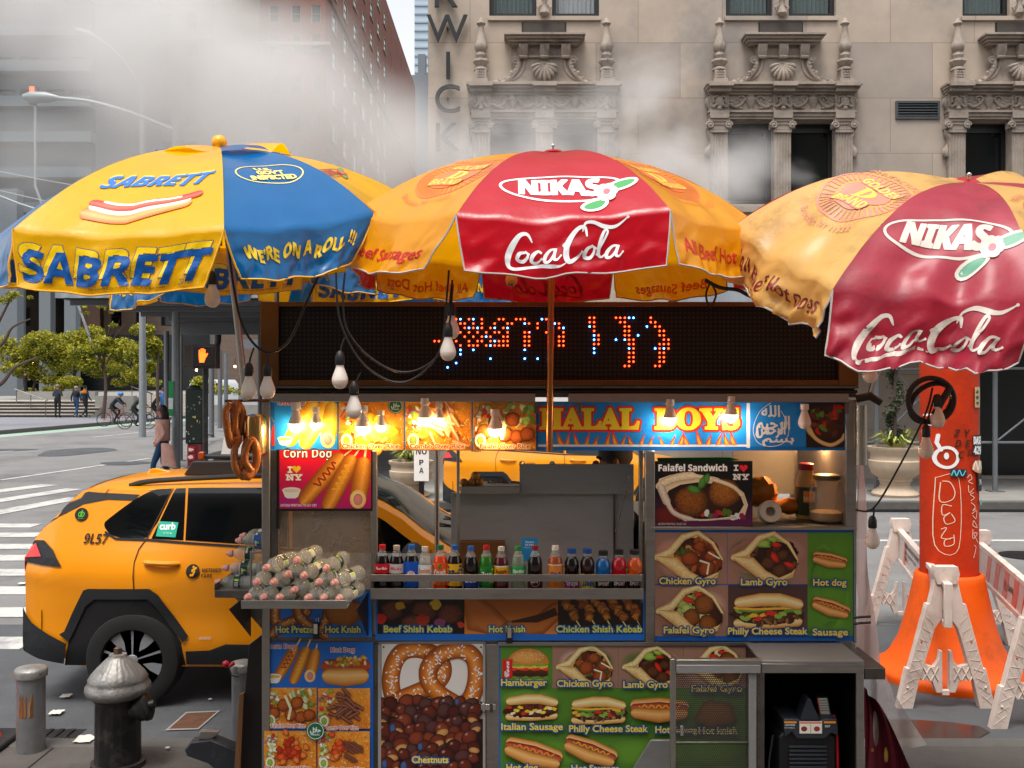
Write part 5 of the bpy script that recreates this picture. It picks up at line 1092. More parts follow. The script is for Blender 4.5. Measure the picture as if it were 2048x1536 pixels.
# ---- heat lamp shade at the left corner
b = MB(); b.lathe([(.062, -.165), (.06, 0), (.055, .02), (.02, .03)], M('lamp_brass', '#e0b070', rough=.16, metal=1, nz=.08), tuple(P(511, 840, 4.98)), 28); cpart(b, 'heat_lamp_shade')
b = MB(); b.tube([P(450, 802, 4.98), P(560, 800, 4.98)], .007, BRONZE); b.tube([P(533, 818, 4.96), P(548, 845, 4.96)], .004, STEEL); cpart(b, 'hanging_rail')
b = MB(); b.lathe([(.03, -.3), (.03, .0)], M('worn_chrome', '#b9afa2', rough=.2, metal=1, nz=.1), tuple(P(1722, 850, 4.97)+Vector((0, 0, .1))), 20); cpart(b, 'tube_lamp')
# ---------------------------------------------------------------- parasols
def vinyl(name, col, rough=.27, dirt=None, trans=.42, bump=.45):
    m = M(name, col, rough=rough, nz=.07, ns=5, bump=bump, bs=13, dirt=dirt, spec=.55, coat=.45); m.node_tree.nodes['Principled BSDF'].inputs['Coat Roughness'].default_value = .28
    t = m.node_tree; b = t.nodes['Principled BSDF']; out = [n for n in t.nodes if n.type == 'OUTPUT_MATERIAL'][0]
    tr = t.nodes.new('ShaderNodeBsdfTranslucent'); mx = t.nodes.new('ShaderNodeMixShader'); mx.inputs[0].default_value = trans
    src = b.inputs['Base Color'].links[0].from_socket; t.links.new(src, tr.inputs['Color'])
    t.links.new(b.outputs[0], mx.inputs[1]); t.links.new(tr.outputs[0], mx.inputs[2]); t.links.new(mx.outputs[0], out.inputs['Surface'])
    return m
VY = vinyl('yellow_vinyl', '#ffc400'); VO = vinyl('orange_yellow_vinyl', '#fbae03'); VB = vinyl('blue_vinyl', '#006fb6', rough=.22); VR = vinyl('red_vinyl', '#cf1128', rough=.24)
WY = vinyl('worn_yellow_vinyl', '#efbc66', rough=.55, dirt=('#6b4a1c', 3.2, .75), bump=.5); WR = vinyl('worn_red_vinyl', '#b8243e', rough=.48, dirt=('#5a0f1e', 3.5, .5), bump=.5)
GREYT = M('grey_piping', '#b9b2ac', rough=.5); YELT = M('yellow_piping', '#f0b020', rough=.4)
POLE = M('aluminium_pole', '#b8aea2', rough=.28, metal=1, nz=.1, stretch=(6, 6, .5)); COPPER = M('copper_tinted_pole', '#b5703c', rough=.3, metal=1, nz=.12)
PRINTW = M('worn_print', rough=.45, attr=True, nz=0, ns=45)
class Panel:
    def __init__(s, apex, a, b, n, L, aL, aR, out, amp, seed, p=2.1, sag=.03, lift=0, hmin=.36):
        s.A, s.a, s.b, s.n, s.L, s.aL, s.aR, s.out, s.amp, s.seed, s.p, s.sag, s.lift = apex, a, b, n, L, aL, aR, out, amp, seed, p, sag, lift
        s.h = max(hmin, (apex-(a+b)/2).dot(n)); s.e = (b-a).normalized(); s.hw = (b-a).length/2
        mid = (a+b)/2; o = mid-apex; o -= n*o.dot(n); s.o = o.normalized(); s.len = (apex-mid).length*1.06
    def rib(s, T, t):
        r = 1-t; return T.lerp(s.A, t)+s.n*s.h*((1-r**s.p)-(1-r))*.8
    def pt(s, q, v):
        """q -1..1 across, v metres: up the canopy when positive, down the hanging flap when negative"""
        q = max(-1.02, min(1.02, q)); t = max(0, min(1, v/s.len))
        c = s.rib(s.a, t).lerp(s.rib(s.b, t), (q+1)/2)
        r = 1-t; c = c-s.n*s.sag*(1-q*q)*r*(1.0 if t > 0 else 1)
        w = noise.noise(c*3.1+Vector((s.seed, 0, 0)))*.015+noise.noise(c*8+Vector((s.seed, 3, 0)))*.009
        w += .006*math.exp(-(t*6)**2)*math.sin(q*9+s.seed)                      # pull lines along the rim
        c = c+s.n*w*s.amp*(1-q*q*.8)*(.35+.65*r)
        if v < 0:
            k = -v/s.L; dn = Vector((0, 0, -1)); d = (dn+s.o*s.out-dn*s.lift*(q if s.lift > 0 else -q)*.0).normalized()
            c = c+d*(-v)+s.e*((1-q)/2*s.aL+(1+q)/2*s.aR)*k*k**.2
            if s.lift: c = c+(Vector((0, 0, 1))+s.o*.8)*abs(s.lift)*k*max(0, (q if s.lift > 0 else -q)+.4)/1.4
            f = k*s.amp; c = c+s.o*f*(.016*math.sin(q*5+s.seed*2)+.02*noise.noise(Vector((q*2.4, k*1.2, s.seed)))+.016*noise.noise(Vector((q*7, k*4+q*3, s.seed)))+.006*noise.noise(Vector((q*15, k*6-q*6, s.seed))))
        return c
    def nr(s, v): return (s.n*.75+s.o*.5).normalized() if v >= 0 else (s.o+Vector((0, 0, .1))).normalized()
    def art(s, side=1):
        def f(x, y, z):
            t = max(0, min(.97, y/s.len)); return s.pt(x/(s.hw*(1-t)), y)+s.nr(y)*side*(.0017+z)
        return f
def parasol(name, label, apex, tips, mats, vals, pole, arts, trim, top, pr=PRINT, amp=1.0, group=None, polem=POLE, p=2.1, hmin=.36):
    A = Vector(apex); T = [Vector(t) for t in tips]; c = sum(T, Vector())/8; n = (A-c).normalized()
    U = thing(name, label, 'parasol', tuple(pole[0]), group); base = Vector(pole[0])
    def up(o, par=None): o.parent = par or U; o.matrix_parent_inverse = Matrix.Translation(-base) if par is None else Matrix(); return o
    for k in range(8):
        a, b = T[k], T[(k+1) % 8]; v = dict(L=.2, aL=.02, aR=-.02, out=.12, lift=0); v.update(vals.get(k, {}))
        pn = Panel(A, a, b, n, v['L'], v['aL'], v['aR'], v['out'], amp*v.get('amp', 1), k*1.7+len(name), p=p, lift=v['lift'], hmin=hmin)
        NU, NV, NW = 44, 36, 16
        m = MB(); m.grid(lambda i, j: pn.pt(i*2-1, (j*(NV+NW)-NW)*(pn.len/NV if j*(NV+NW) > NW else v['L']/NW)), NU, NV+NW, mats[k % len(mats)])
        cp = up(m.build('canopy_panel', smooth=180, fix=False)); 
        cp['label'] = v.get('label', 'plain panel of the canopy')
        e = MB(); L = v['L']; edge = [pn.pt(-1, -L*i/8) for i in range(9)]+[pn.pt(-1+2*i/20, -L) for i in range(1, 21)]+[pn.pt(1, -L+L*i/8) for i in range(1, 9)]
        e.tube(edge, .0042, trim, 5); up(e.build('piping', fix=False), cp)
        if k in arts:
            for fn, side in arts[k]:
                ar = Art(ydown=False, step=.0003); fn(ar, pn); up(ar.build('printed_lettering', pn.art(side), pr, maxlen=.019), cp)
        r = MB(); r.tube([pn.rib(pn.a, i/8)-n*.012 for i in range(9)], .0055, STEELD, 6); up(r.build('rib'))
        s_ = MB(); hub = A-n*.42; s_.tube([pn.rib(pn.a, .42)-n*.02, hub], .0045, STEELD, 6); up(s_.build('strut'))
    m = MB(); m.tube([Vector(q) for q in pole]+[A-n*.02], .0165, polem, 14); up(m.build('pole'))
    m = MB(); m.tube([A-n*.36, A-n*.46], .03, BLACKM, 12); up(m.build('hub'))
    if top == 'ball':
        m = MB(); m.ball(A+n*.035, .037, M('yellow_plastic', '#f3a913', rough=.3), 20); m.cyl(A-n*.02, A+n*.012, .03, MATS['yellow_plastic']); up(m.build('finial'))
        # the vent cap: loose alternating flaps over the crown
        for k in range(8):
            a0 = T[k]; b0 = T[(k+1) % 8]; g = MB()
            def fl(i, j, a0=a0, b0=b0, k=k):
                q = a0.lerp(b0, i); t = 1-.34*(1-j); r = 1-t; z = A.lerp(q, r)+n*.36*((1-r**p)-(1-r))*.8
                return z+n*(.014+.03*(1-j)*abs(math.sin(i*PI*1.0))+.012*math.sin(i*7+k*2)*(1-j))
            g.grid(fl, 10, 6, mats[k % len(mats)]); up(g.build('vent_flap', smooth=180, fix=False))
    else:
        m = MB(); m.lathe([(.052, -.004), (.056, .002), (.04, .012), (.02, .016)], VR, tuple(A), 18, Matrix.Identity(4) @ n.to_track_quat('Z', 'Y').to_matrix().to_4x4(), lambda r, z, t: r*(1+.09*math.sin(t*9))); up(m.build('crown_cap'))
        m = MB(); m.cyl(A, A+n*.035, .011, CHROME, .009); m.ball(A+n*.037, .011, CHROME, 10); up(m.build('finial'))
    return U
def cocacola(A, cx, cy, w, col, rot=0, sh=0):
    """flowing script word mark"""
    ca, sa = math.cos(rot), math.sin(rot); k = w/230; TH = .84
    def Q(pts): return [(cx+(x*ca+y*sa)*k, cy+(x*sa-y*ca)*k) for x, y in smoothpts(pts, 6)]
    def st(pts, ws):
        q = Q(pts); n = len(q)-1; W = [k*TH*(ws[min(len(ws)-2, int(i/n*(len(ws)-1)))]*(1-((i/n*(len(ws)-1)) % 1))+ws[min(len(ws)-1, int(i/n*(len(ws)-1))+1)]*((i/n*(len(ws)-1)) % 1)) for i in range(n+1)]
        A.band(q, W, col, flat=True)
    # y runs down here, origin at the middle of the word
    st([(-62, -16), (-70, -30), (-84, -26), (-100, -4), (-112, 20), (-113, 38), (-100, 42), (-72, 34), (-48, 30), (-28, 33), (-10, 37), (4, 32)], [3, 8, 9, 13, 14, 10, 7, 6, 8, 9, 5, 1])   # C and tail
    st([(-76, 6), (-88, 10), (-94, 22), (-84, 25), (-74, 16), (-72, 8), (-77, 4), (-70, 8)], [5, 8, 9, 7, 5, 5, 4])                       # o
    st([(-46, 5), (-52, 2), (-62, 10), (-66, 22), (-56, 24), (-46, 17)], [5, 6, 9, 8, 6, 3])                                            # c
    st([(-18, 2), (-28, 2), (-38, 12), (-40, 22), (-32, 23), (-22, 13), (-17, 1), (-22, 18), (-16, 23), (-8, 17)], [4, 6, 9, 8, 6, 6, 7, 7, 5, 3])
    A.fill(Q([(-4, -2), (2, -6), (4, 0), (-2, 3), (-4, -2)]), col)
    st([(44, -18), (40, -34), (26, -30), (8, -6), (2, 18), (8, 32), (22, 26), (34, 14)], [4, 8, 9, 13, 14, 11, 7, 3])                    # C
    st([(36, -26), (42, -42), (58, -44), (78, -36), (100, -36), (122, -50)], [2, 6, 8, 10, 7, 2])                                       # top ribbon
    st([(54, 2), (44, 8), (38, 22), (48, 25), (56, 16), (58, 6), (53, 1), (62, 6)], [5, 8, 9, 7, 5, 5, 4])
    st([(62, 18), (76, -8), (84, -26), (78, -28), (70, -8), (66, 16), (72, 22), (80, 16)], [3, 5, 5, 6, 8, 8, 5, 3])
    st([(104, 2), (94, 2), (84, 12), (82, 22), (90, 23), (100, 13), (105, 1), (100, 18), (106, 23), (114, 15)], [4, 6, 9, 8, 6, 6, 7, 7, 5, 3])
def nikas(A, cy, w, col='#f2e9e2', rot=0, green='#3f8a4c', cx=0, ky=1):
    A.ring(cx, cy, w*.5, w*.155*ky, w*.024, col, 44, rot)
    ca, sa = math.cos(rot), math.sin(rot); Z = lambda x, y: (cx+x*ca-y*sa, cy+x*sa+y*ca)
    x, y = Z(-w*.34, -w*.085*ky); A.text(bold('NIKAS'), x, y, w=w*.66, h=w*.185*ky, col=col, grow=w*.012, rot=rot)
    for (u, v, a, l) in ((.5, -.02, .35, .15), (.26, -.2, .55, .13)):
        x, y = Z(w*u, w*v*ky); A.blob(x, y, w*l, w*.06*ky, col, col, rot=a+rot, n=18); A.blob(x+.0, y, w*(l-.03), w*.038*ky, green, green, rot=a+rot, n=18)
    for i in range(6):
        x, y = Z(w*(.37+.05*math.cos(i*1.05)), w*(-.1+.05*ky*math.sin(i*1.05))); A.blob(x, y, w*.045, w*.045*ky, col, col)
    x, y = Z(w*.37, -w*.1); A.blob(x, y, w*.03, w*.03*ky, '#d8606a', '#d8606a')
def golden(A, cy, r, col, ky=1):
    A.ring(0, cy, r, r*ky, r*.05, col, 48)
    A.up(); A.hold = True
    for i in range(44):
        t = 2*PI*i/44; a, b = .72, .95
        A.line([(r*a*math.cos(t), cy+r*ky*a*math.sin(t)), (r*b*math.cos(t), cy+r*ky*b*math.sin(t))], r*.05, col)
    A.hold = False
    A.blob(-r*.28, cy, r*.34, r*.4*ky, col, col, hl=(0, 0)); A.blob(r*.28, cy, r*.34, r*.4*ky, col, col, hl=(0, 0)); A.blob(0, cy-r*.5*ky, r*.4, r*.16*ky, col, col, hl=(0, 0))
    yl = '#f0b23c'
    A.text(serif('D'), 0, cy-r*.2*ky, w=r*.4, h=r*.48*ky, col=yl, grow=r*.02, al='c')
    A.text(bold('GOLDEN'), 0, cy+r*.36*ky, w=r*1.05, h=r*.28*ky, col=yl, out=col, ow=r*.035, al='c'); A.text(bold('BRAND'), 0, cy-r*.52*ky, w=r*.95, h=r*.25*ky, col=yl, out=col, ow=r*.035, al='c')
    A.text('MANUFACTURED BY', 0, cy+r*1.1*ky, w=r*1.9, h=r*.17, col=col, al='c', arc=r*1.15)
    A.text('Brooklyn, NY 11232', 0, cy-r*1.3*ky, w=r*1.7, h=r*.16, col=col, al='c', arc=-r*1.6)
def sab_big(A, pn):
    L = pn.L; t = 'SABRETT'; BL = '#0d4a8c'
    w = pn.hw*1.86; x0 = -pn.hw*.95; 
    f = lambda u, v: (u, v*(1+.16*abs(u/w-.5)))
    A.text(bold(t), x0-.008, -L*.82+.02, w=w, h=L*.5, col='#f0b204', out='#123a66', ow=.0028, shear=.1, grow=.002, fit=f)
    A.text(bold(t), x0+.006, -L*.86, w=w, h=L*.5, col=BL, shear=.1, grow=.003, fit=f)
    A.text('This umbrella is the Property of Marathon Enterprises', -.1, -L*.93, w=.34, h=.010, col='#4a3a10'); A.text(ital('2019'), pn.hw*.70, -L*.92, w=.052, h=.022, col='#28405a')
def sab_top(A, pn):
    BL = '#1b5fa6'; l = pn.len
    A.text(boldit('SABRETT'), -.205, l*.25, w=.44, h=.105, col='#f3b414', out='#2f5f8c', ow=.002, rot=.08, shear=.1); A.text(boldit('SABRETT'), -.2, l*.24, w=.44, h=.1, col=BL, grow=.003, rot=.08, shear=.1)
    y = l*.12
    A.band([(-.17, y-.03), (0, y-.042), (.2, y+.03)], .062, '#ef7a3c', '#d9572a', light='#f4975a'); A.band([(-.16, y+.004), (0, y-.01), (.2, y+.052)], .04, '#f2dcc0', '#e8c8a0')
    A.band([(-.17, y+.028), (0, y+.012), (.235, y+.085)], .042, '#d8382a', '#b02418', light='#e8604a'); A.line([(-.13, y+.04), (0, y+.024), (.17, y+.075)], .012, '#f2d8c0')
def sab_blue(A, pn):
    l = pn.len; Y = '#e9c06a'; cy = l*.37
    A.ring(0, cy, .165, .1, .007, Y); A.text('U.S.', -.02, cy+.032, w=.08, h=.032, col=Y, grow=.003, al='c'); A.text("GOV'T", 0, cy-.018, w=.13, h=.036, col=Y, grow=.003, al='c'); A.text('INSPECTED', 0, cy-.066, w=.22, h=.036, col=Y, grow=.003, al='c')
    A.text(bold("WE'RE ON A ROLL !!!"), -pn.hw*.82, -pn.L*.62, w=pn.hw*1.62, h=.05, col='#f0b51c', grow=.002, rot=.03, fit=lambda u, v: (u, v+.012*math.sin(u*60)))
def word(t, y, w, h, col, sh=0):
    return lambda A, pn: A.text(t, 0, -pn.L*y, w=w, h=h, col=col, al='c', shear=sh, grow=.0015)
def ring_tips(cx, cyy, Rr, a0, zs, dev=(0,)*8):
    return [(cx+Rr*math.cos(R(a0+45*k+dev[k])), cyy+Rr*math.sin(R(a0+45*k+dev[k])), zs[k]) for k in range(8)]
# left: yellow and blue
lt = ring_tips(-1.413, 4.80, 1.0, -118.6, (3.06, 3.043, 3.19, 3.34, 3.28, 3.2, 3.16, 3.1), (-4, 1.4, -3, 0, 0, 0, 0, -3))
lt[0] = tuple(P(26, 457, 3.9)); lt[1] = tuple(P(448, 459, 3.84)); lt[2] = tuple(P(749, 425, 4.34))
parasol('parasol', 'yellow and blue hot dog parasol with a yellow ball on top, leftmost of the three', tuple(P(438, 300, 4.8)), lt, [VY, VB],
    {0: dict(L=.225, aL=.03, aR=-.075, out=.06, label='yellow panel lettered SABRETT with a hot dog'), 1: dict(L=.2, aL=.07, aR=-.12, out=.05, lift=0, label="blue panel lettered WE'RE ON A ROLL"), 7: dict(L=.21, aL=.03, aR=.0), 2: dict(L=.14)},
    [P(492, 800, 4.92), P(470, 600, 4.86)], {0: [(sab_big, 1), (sab_top, 1)], 1: [(sab_blue, 1)], 6: [(sab_big, -1)], 2: [(lambda A, pn: nikas(A, pn.len*.4, .3, '#8c3a2c'), 1)]}, YELT, 'ball', group='parasols over the food cart', p=2.25)
# middle: red and yellow
mt = ring_tips(.203, 4.84, 1.0, -112.5, (3.115, 3.135, 3.14, 3.13, 3.13, 3.13, 3.13, 3.2), (-2.6, 2.6, 0, 0, 0, 0, 0, 2))
RC = '#b3201c'
cc = lambda A, pn: cocacola(A, 0, -pn.L*.5, .48, '#efe6e2')
nk = lambda A, pn: nikas(A, pn.len*.2, .5, ky=1.3)
gd = lambda A, pn: golden(A, pn.len*.34, .2, '#c8622c')
parasol('parasol', 'clean red and yellow parasol standing at the middle of the cart', tuple(P(1106, 307, 4.84)), mt, [VR, VO],
    {0: dict(L=.222, aL=.035, aR=-.02, out=.1, label='red panel with white soda script and oval brand mark'), 1: dict(L=.215, aL=.02, aR=-.02, label='yellow panel lettered All Beef Hot Dogs'), 7: dict(L=.24, aL=-.02, aR=-.12, out=.35, lift=-.0, label='yellow panel with its flap pulled aside and clipped'), 4: dict(L=.2), 3: dict(L=.2), 5: dict(L=.2)},
    [P(1099, 902, 4.90), P(1101, 700, 4.88)], {0: [(cc, 1), (nk, 1)], 1: [(gd, 1), (word('All Beef Hot Dogs', .72, .62, .062, RC), 1)], 7: [(gd, 1), (word('Beef Sausages', .75, .5, .055, RC), 1)], 4: [(lambda A, pn: cocacola(A, 0, -pn.L*.5, .42, '#8c0f18'), -1)], 3: [(word('Beef Sausages', .8, .5, .055, '#c8501c'), -1)], 5: [(word('All Beef Hot Dogs', .8, .6, .055, '#c8601c'), -1)]}, GREYT, 'cap', group='parasols over the food cart', polem=COPPER, p=2.3)
# right: worn red and yellow, tipped towards the street
ra = P(1935, 366, 4.35); rt = [P(1462, 455, 4.35), P(1665, 580, 3.75), P(2072, 598, 3.6)]
rn = (rt[1]-rt[0]).cross(rt[2]-rt[1]).normalized(); rn = rn if rn.z > 0 else -rn; rc = ra-rn*.3
t4, t5, t6 = [2*rc-q for q in rt]; t3 = rc+((rt[2]-rc)+(t4-rc)).normalized(); rt += [t3, t4, t5, t6-rn*.12, 2*rc-t3-rn*.2]
parasol('parasol', 'worn stained red and yellow parasol leaning to the right over the orange stack', tuple(ra), rt, [WY, WR],
    {0: dict(L=.215, aL=-.05, aR=-.08, out=.1, amp=1.8, label='stained yellow panel lettered All Beef Hot Dogs'), 1: dict(L=.25, aL=-.02, aR=-.06, out=.12, amp=1.8, label='faded red panel with white soda script')},
    [P(1738, 800, 4.98), P(1752, 748, 4.96)], {0: [(lambda A, pn: golden(A, pn.len*.42, .2, '#b4705c'), 1), (lambda A, pn: A.text(bold('All Beef Hot Dogs'), .02, -pn.L*.66, w=.56, h=.066, col='#6a1a1c', al='c'), 1)], 1: [(lambda A, pn: cocacola(A, .02, -pn.L*.52, .52, '#b8aca2'), 1), (lambda A, pn: nikas(A, pn.len*.27, .46, '#b5aba1', ky=1.35, rot=-.05, green='#3f7f62'), 1)], 2: [(lambda A, pn: golden(A, pn.len*.34, .2, '#b0603c'), 1)]}, GREYT, 'cap', pr=PRINTW, amp=1.5, group='parasols over the food cart', p=2.5, hmin=.55)
# a second yellow and blue one on the street side of the cart
bt = ring_tips(-1.56, 6.6, 1.0, -112.5, (3.2, 3.2, 3.2, 3.25, 3.25, 3.25, 3.2, 3.12))
parasol('parasol', 'yellow and blue parasol mostly hidden behind the leftmost one', (-1.56, 6.6, 3.6), bt, [VY, VB],
    {0: dict(L=.23), 7: dict(L=.24, aL=.05)}, [Vector((-1.56, 6.6, .0)), Vector((-1.56, 6.6, 1.5))], {0: [(sab_big, 1)], 7: [(sab_blue, 1)]}, YELT, 'ball', group='parasols over the food cart')
bt = ring_tips(-.52, 6.9, 1.0, -135, (3.14, 3.14, 3.14, 3.2, 3.2, 3.2, 3.2, 3.14))
parasol('parasol', 'yellow and blue parasol glimpsed between the sign and the middle parasol', (-.52, 6.9, 3.55), bt, [VY, VB],
    {}, [Vector((-.52, 6.9, .0)), Vector((-.52, 6.9, 1.5))], {0: [(sab_big, 1)], 1: [(sab_blue, 1)]}, YELT, 'ball', group='parasols over the food cart')
# spring clip joining two flaps
c = P(650, 540, 4.25); m = MB(); m.box(-.008, .008, -.006, .006, -.045, .035, M('wooden_clip', '#c9a36a', rough=.5), Matrix.Translation(c) @ Matrix.Rotation(R(-18), 4, 'Y')); tag(m.build('spring_clip', bevel=.002), 'wooden clip pinching the blue and yellow parasol flaps together', 'clip')
# ---------------------------------------------------------------- light bulbs and their cables
BW = M('bulb_collar', '#d8cfc4', rough=.45, nz=.03); BG = M('bulb_diffuser', '#f0dac8', rough=.3, nz=.04); SOCK = M('rubber_socket', '#141312', rough=.55)
LITW = M('lit_bulb_warm', '#ffd9a0', emit=42, nz=0); LITC = M('lit_bulb_white', '#fff0dc', emit=38, nz=0)
def bulb(name, label, at, glob, tilt=0, sock=True, sc=1, group='bulbs strung under the parasols', up=False):
    """at = middle of the globe"""
    T = thing(name, label, 'light bulb', tuple(at), group); T.rotation_euler = (0, tilt, 0); T.scale = (sc, sc, sc)
    pr = [(.001, -.033), (.012, -.031), (.023, -.024), (.031, -.011), (.033, .0), (.0335, .004)]; cl = [(.0335, .004), (.032, .014), (.027, .03), (.02, .048), (.016, .06), (.0155, .068)]
    m = MB(); m.lathe(pr, glob, n=20); m.build('globe').parent = T
    m = MB(); m.lathe(cl, BW, n=20); m.build('collar').parent = T
    m = MB(); m.lathe([(.017, .066), (.02, .07), (.0195, .1), (.014, .118), (.006, .125)] if sock else [(.017, .066), (.022, .07), (.022, .1)], SOCK if sock else BW, n=16); m.build('socket').parent = T
    return T
strung = [(425, 600, 4.3, 'under the left parasol behind its flap'), (498, 783, 4.3, 'left of the pair at the sign corner'), (535, 783, 4.3, 'right of the pair at the sign corner'), (680, 762, 4.1, 'alone before the dark sign end'), (708, 822, 4.15, 'before the chicken rice picture'), (903, 663, 4.2, 'upper of two before the lit letters'), (896, 706, 4.1, 'lower of two before the lit letters'), (1023, 561, 5.5, 'inside the red flap under the middle parasol'), (1740, 752, 4.55, 'glowing orange beside the right end of the sign'), (1875, 842, 4.6, 'before the black scribble on the orange stack'), (1852, 903, 4.6, 'before the white painted ring on the orange stack'), (1745, 1084, 4.7, 'hanging lowest, beside the gyro board')]
for px, py, d, w in strung: bulb('light_bulb', 'unlit bulb in a black socket, '+w, P(px, py, d), BG)
def cable(label, pts, d, r=.0045):
    m = MB(); m.tube(smoothpts([P(p[0], p[1], p[2] if len(p) > 2 else d) for p in pts], 7), r, SOCK, 6); return tag(m.build('light_cable'), label, 'cable', 'cables of the bulb strings')
cable('black cable sagging between the left parasol clip and the middle parasol', [(690, 545), (686, 600), (695, 660), (735, 710), (790, 742), (840, 738), (885, 700), (900, 640), (905, 570)], 4.15)
cable('second black cable sagging lower across the dark sign', [(672, 545), (680, 640), (720, 720), (780, 762), (830, 756), (880, 700), (893, 600), (898, 540)], 4.12)
cable('thin drop cable holding the lone bulb before the sign', [(690, 675), (684, 690), (680, 715)], 4.1); cable('thin drop cable to the lowest bulb before the rice pictures', [(722, 745), (712, 765), (708, 785)], 4.15)
cable('twisted black cable running down the left pole to the pair of bulbs', [(455, 480), (470, 590), (485, 650), (510, 690), (540, 705), (570, 690), (590, 660), (615, 600), (640, 545)], 4.35, .006)
cable('short black drop cable above the left bulb of the pair', [(508, 695), (500, 720), (498, 745)], 4.3); cable('short black drop cable above the right bulb of the pair', [(535, 705), (535, 725), (535, 745)], 4.3)
cable('black cable from the middle parasol down to the two overlapping bulbs', [(905, 560), (900, 600), (902, 628)], 4.15)
cable('knotted cable bundle under the right parasol edge', [(1410, 560), (1440, 575), (1475, 580), (1500, 592), (1530, 600)], 4.7, .009)
cable('loose cable loops hanging at the right parasol pole', [(1420, 565), (1412, 590), (1420, 615), (1432, 590), (1425, 570)], 4.75, .005)
cable('long black cable slanting from the orange stack down to the cart side', [(1865, 775, 4.6), (1850, 830, 4.6), (1800, 930, 4.65), (1748, 1015, 4.7), (1712, 1020, 4.95)], 4.6); cable('short drop cable to the lowest bulb beside the gyro board', [(1748, 1015), (1747, 1035), (1745, 1046)], 4.7)
cable('short drop cable to the bulb before the painted ring', [(1870, 790), (1858, 830), (1852, 862)], 4.6)
m = MB()
for k in range(2): m.tube([P(1862+46*math.cos(t+k*.3)*(1-.08*k), 800+44*math.sin(t*1.0)*(1-.12*k)+k*5, 4.62+.02*k) for t in [2*PI*i/30 for i in range(31)]], .0125, M('dark_hose', '#1c1216', rough=.6), 8)
m.tube([P(1900, 775, 4.6), P(1885, 800, 4.6), P(1868, 830, 4.6)], .016, MATS['dark_hose']); tag(m.build('coiled_cable'), 'dark coiled power cable hanging before the orange stack', 'cable')
# lit hood bulbs; the smaller ones stand for their reflections in the board
for px, py, m_, w, s_ in ((592, 850, LITW, 'over the corn dogs', 1.25), (632, 848, LITW, 'added for the reflection of the one over the corn dogs', .95), (726, 855, LITW, 'over the chicken rice picture', 1.25), (762, 853, LITW, 'added for the reflection of the one over the chicken rice', .9), (850, 838, LITW, 'over the combo rice picture', 1.15), (878, 838, LITW, 'added for the reflection of the one over the combo rice', .9), (990, 860, LITW, 'round and lowest, over the falafel rice picture', 1.15), (1340, 838, LITC, 'over the letter B of the blue sign', 1.1), (1462, 832, LITC, 'at the end of the yellow letters', 1.1)):
    bulb('hood_bulb', 'glowing bulb under the hood, '+w, P(px, py, 4.94 if s_ > 1 else 4.955), m_, sock=False, sc=s_*.9, group='bulbs under the cart hood')
bulb('hood_bulb', 'glowing warm bulb inside the right window of the cart', P(1650, 878, 5.45), M('lit_bulb_inside', '#ffc98a', emit=260, nz=0), sock=False, group='bulbs under the cart hood')
bulb('hood_bulb', 'unlit white bulb under the hood beside the calligraphy', P(1609, 846, 4.94), BG, sock=False, sc=.95, group='bulbs under the cart hood')
# ---------------------------------------------------------------- soda bottles
def liquid(n, c, a=1): return M('drink_'+n, c, rough=.1, nz=.05, ns=30, alpha=a, spec=.6, coat=.3)
COLA = liquid('cola', '#140806'); CLR = liquid('clear', '#b9bdb4', .5)
PLAST = M('clear_bottle_top', '#cfd2cc', rough=.08, nz=0, alpha=.28, spec=.7)
def soda(px, top, capc, liq, labc, txt, tcol, label, h=.235, r=.0368, z0=None, lz=(.075, .15), empty_neck=True, wide=False, st=bold, ring_=None):
    d = 4.915; x = PX(px, d); T = thing('soda_bottle', label, 'bottle', (x, d, 1.4005), 'soft drink bottles on the cart shelf'); s = h/.235
    if wide: pf = [(r*.9, 0), (r, .01), (r, .11*s), (r*.93, .125*s), (r, .14*s), (r*.98, .165*s), (r*.62, .195*s), (r*.58, .215*s)]; nk = .2*s
    else: pf = [(r*.85, 0), (r, .012), (r, .05), (r*.93, .065), (r*.97, .075*s), (r*.97, .15*s), (r*.9, .165*s), (r*.72, .185*s), (r*.42, .208*s), (r*.38, .222*s)]; nk = .185*s
    m = MB(); m.lathe([p for p in pf if p[1] <= nk+.001], liq, n=20); o = m.build('body', fix=True); o.parent = T
    m = MB(); m.lathe([(pf[i][0]+.0002, pf[i][1]) for i in range(len(pf)) if pf[i][1] >= nk-.02], PLAST, n=18); m.build('neck').parent = T
    c = MB(); cr = r*(.62 if wide else .44); c.lathe([(cr, h-.022), (cr*1.02, h-.016), (cr, h-.001), (cr*.8, h)], M('cap_'+capc, capc, rough=.35, nz=.03), n=20); c.build('cap').parent = T
    if labc:
        a0, a1 = lz[0]*s, lz[1]*s; A = Art(ydown=False, step=.0001); hw = PI*r*.62; A.rect(-hw, a0, hw, a1, labc)
        if ring_: ring_(A, a0, a1)
        if txt: A.text(st(txt), 0, a0+(a1-a0)*.4, w=min(.058, .013*len(txt)+.012), h=(a1-a0)*.3, col=tcol, al='c', grow=.0006)
        o = A.build('label', lambda x, y, z: Vector(((r+.0006+z)*math.sin(x/r), -(r+.0006+z)*math.cos(x/r), y)), PRINT, maxlen=.012); o.parent = T
    return T
def pepsi(A, a, b):
    y = (a+b)/2; A.blob(0, y, .019, .019, '#e8e8ee', '#e8e8ee', n=20); A.fill([(.019*math.cos(t), y+.004+.015*math.sin(t)) for t in [PI*i/10 for i in range(11)]], '#c4202c'); A.fill([(.019*math.cos(t), y-.006-.013*math.sin(t)) for t in [PI*i/10 for i in range(11)]], '#1c4fb0')
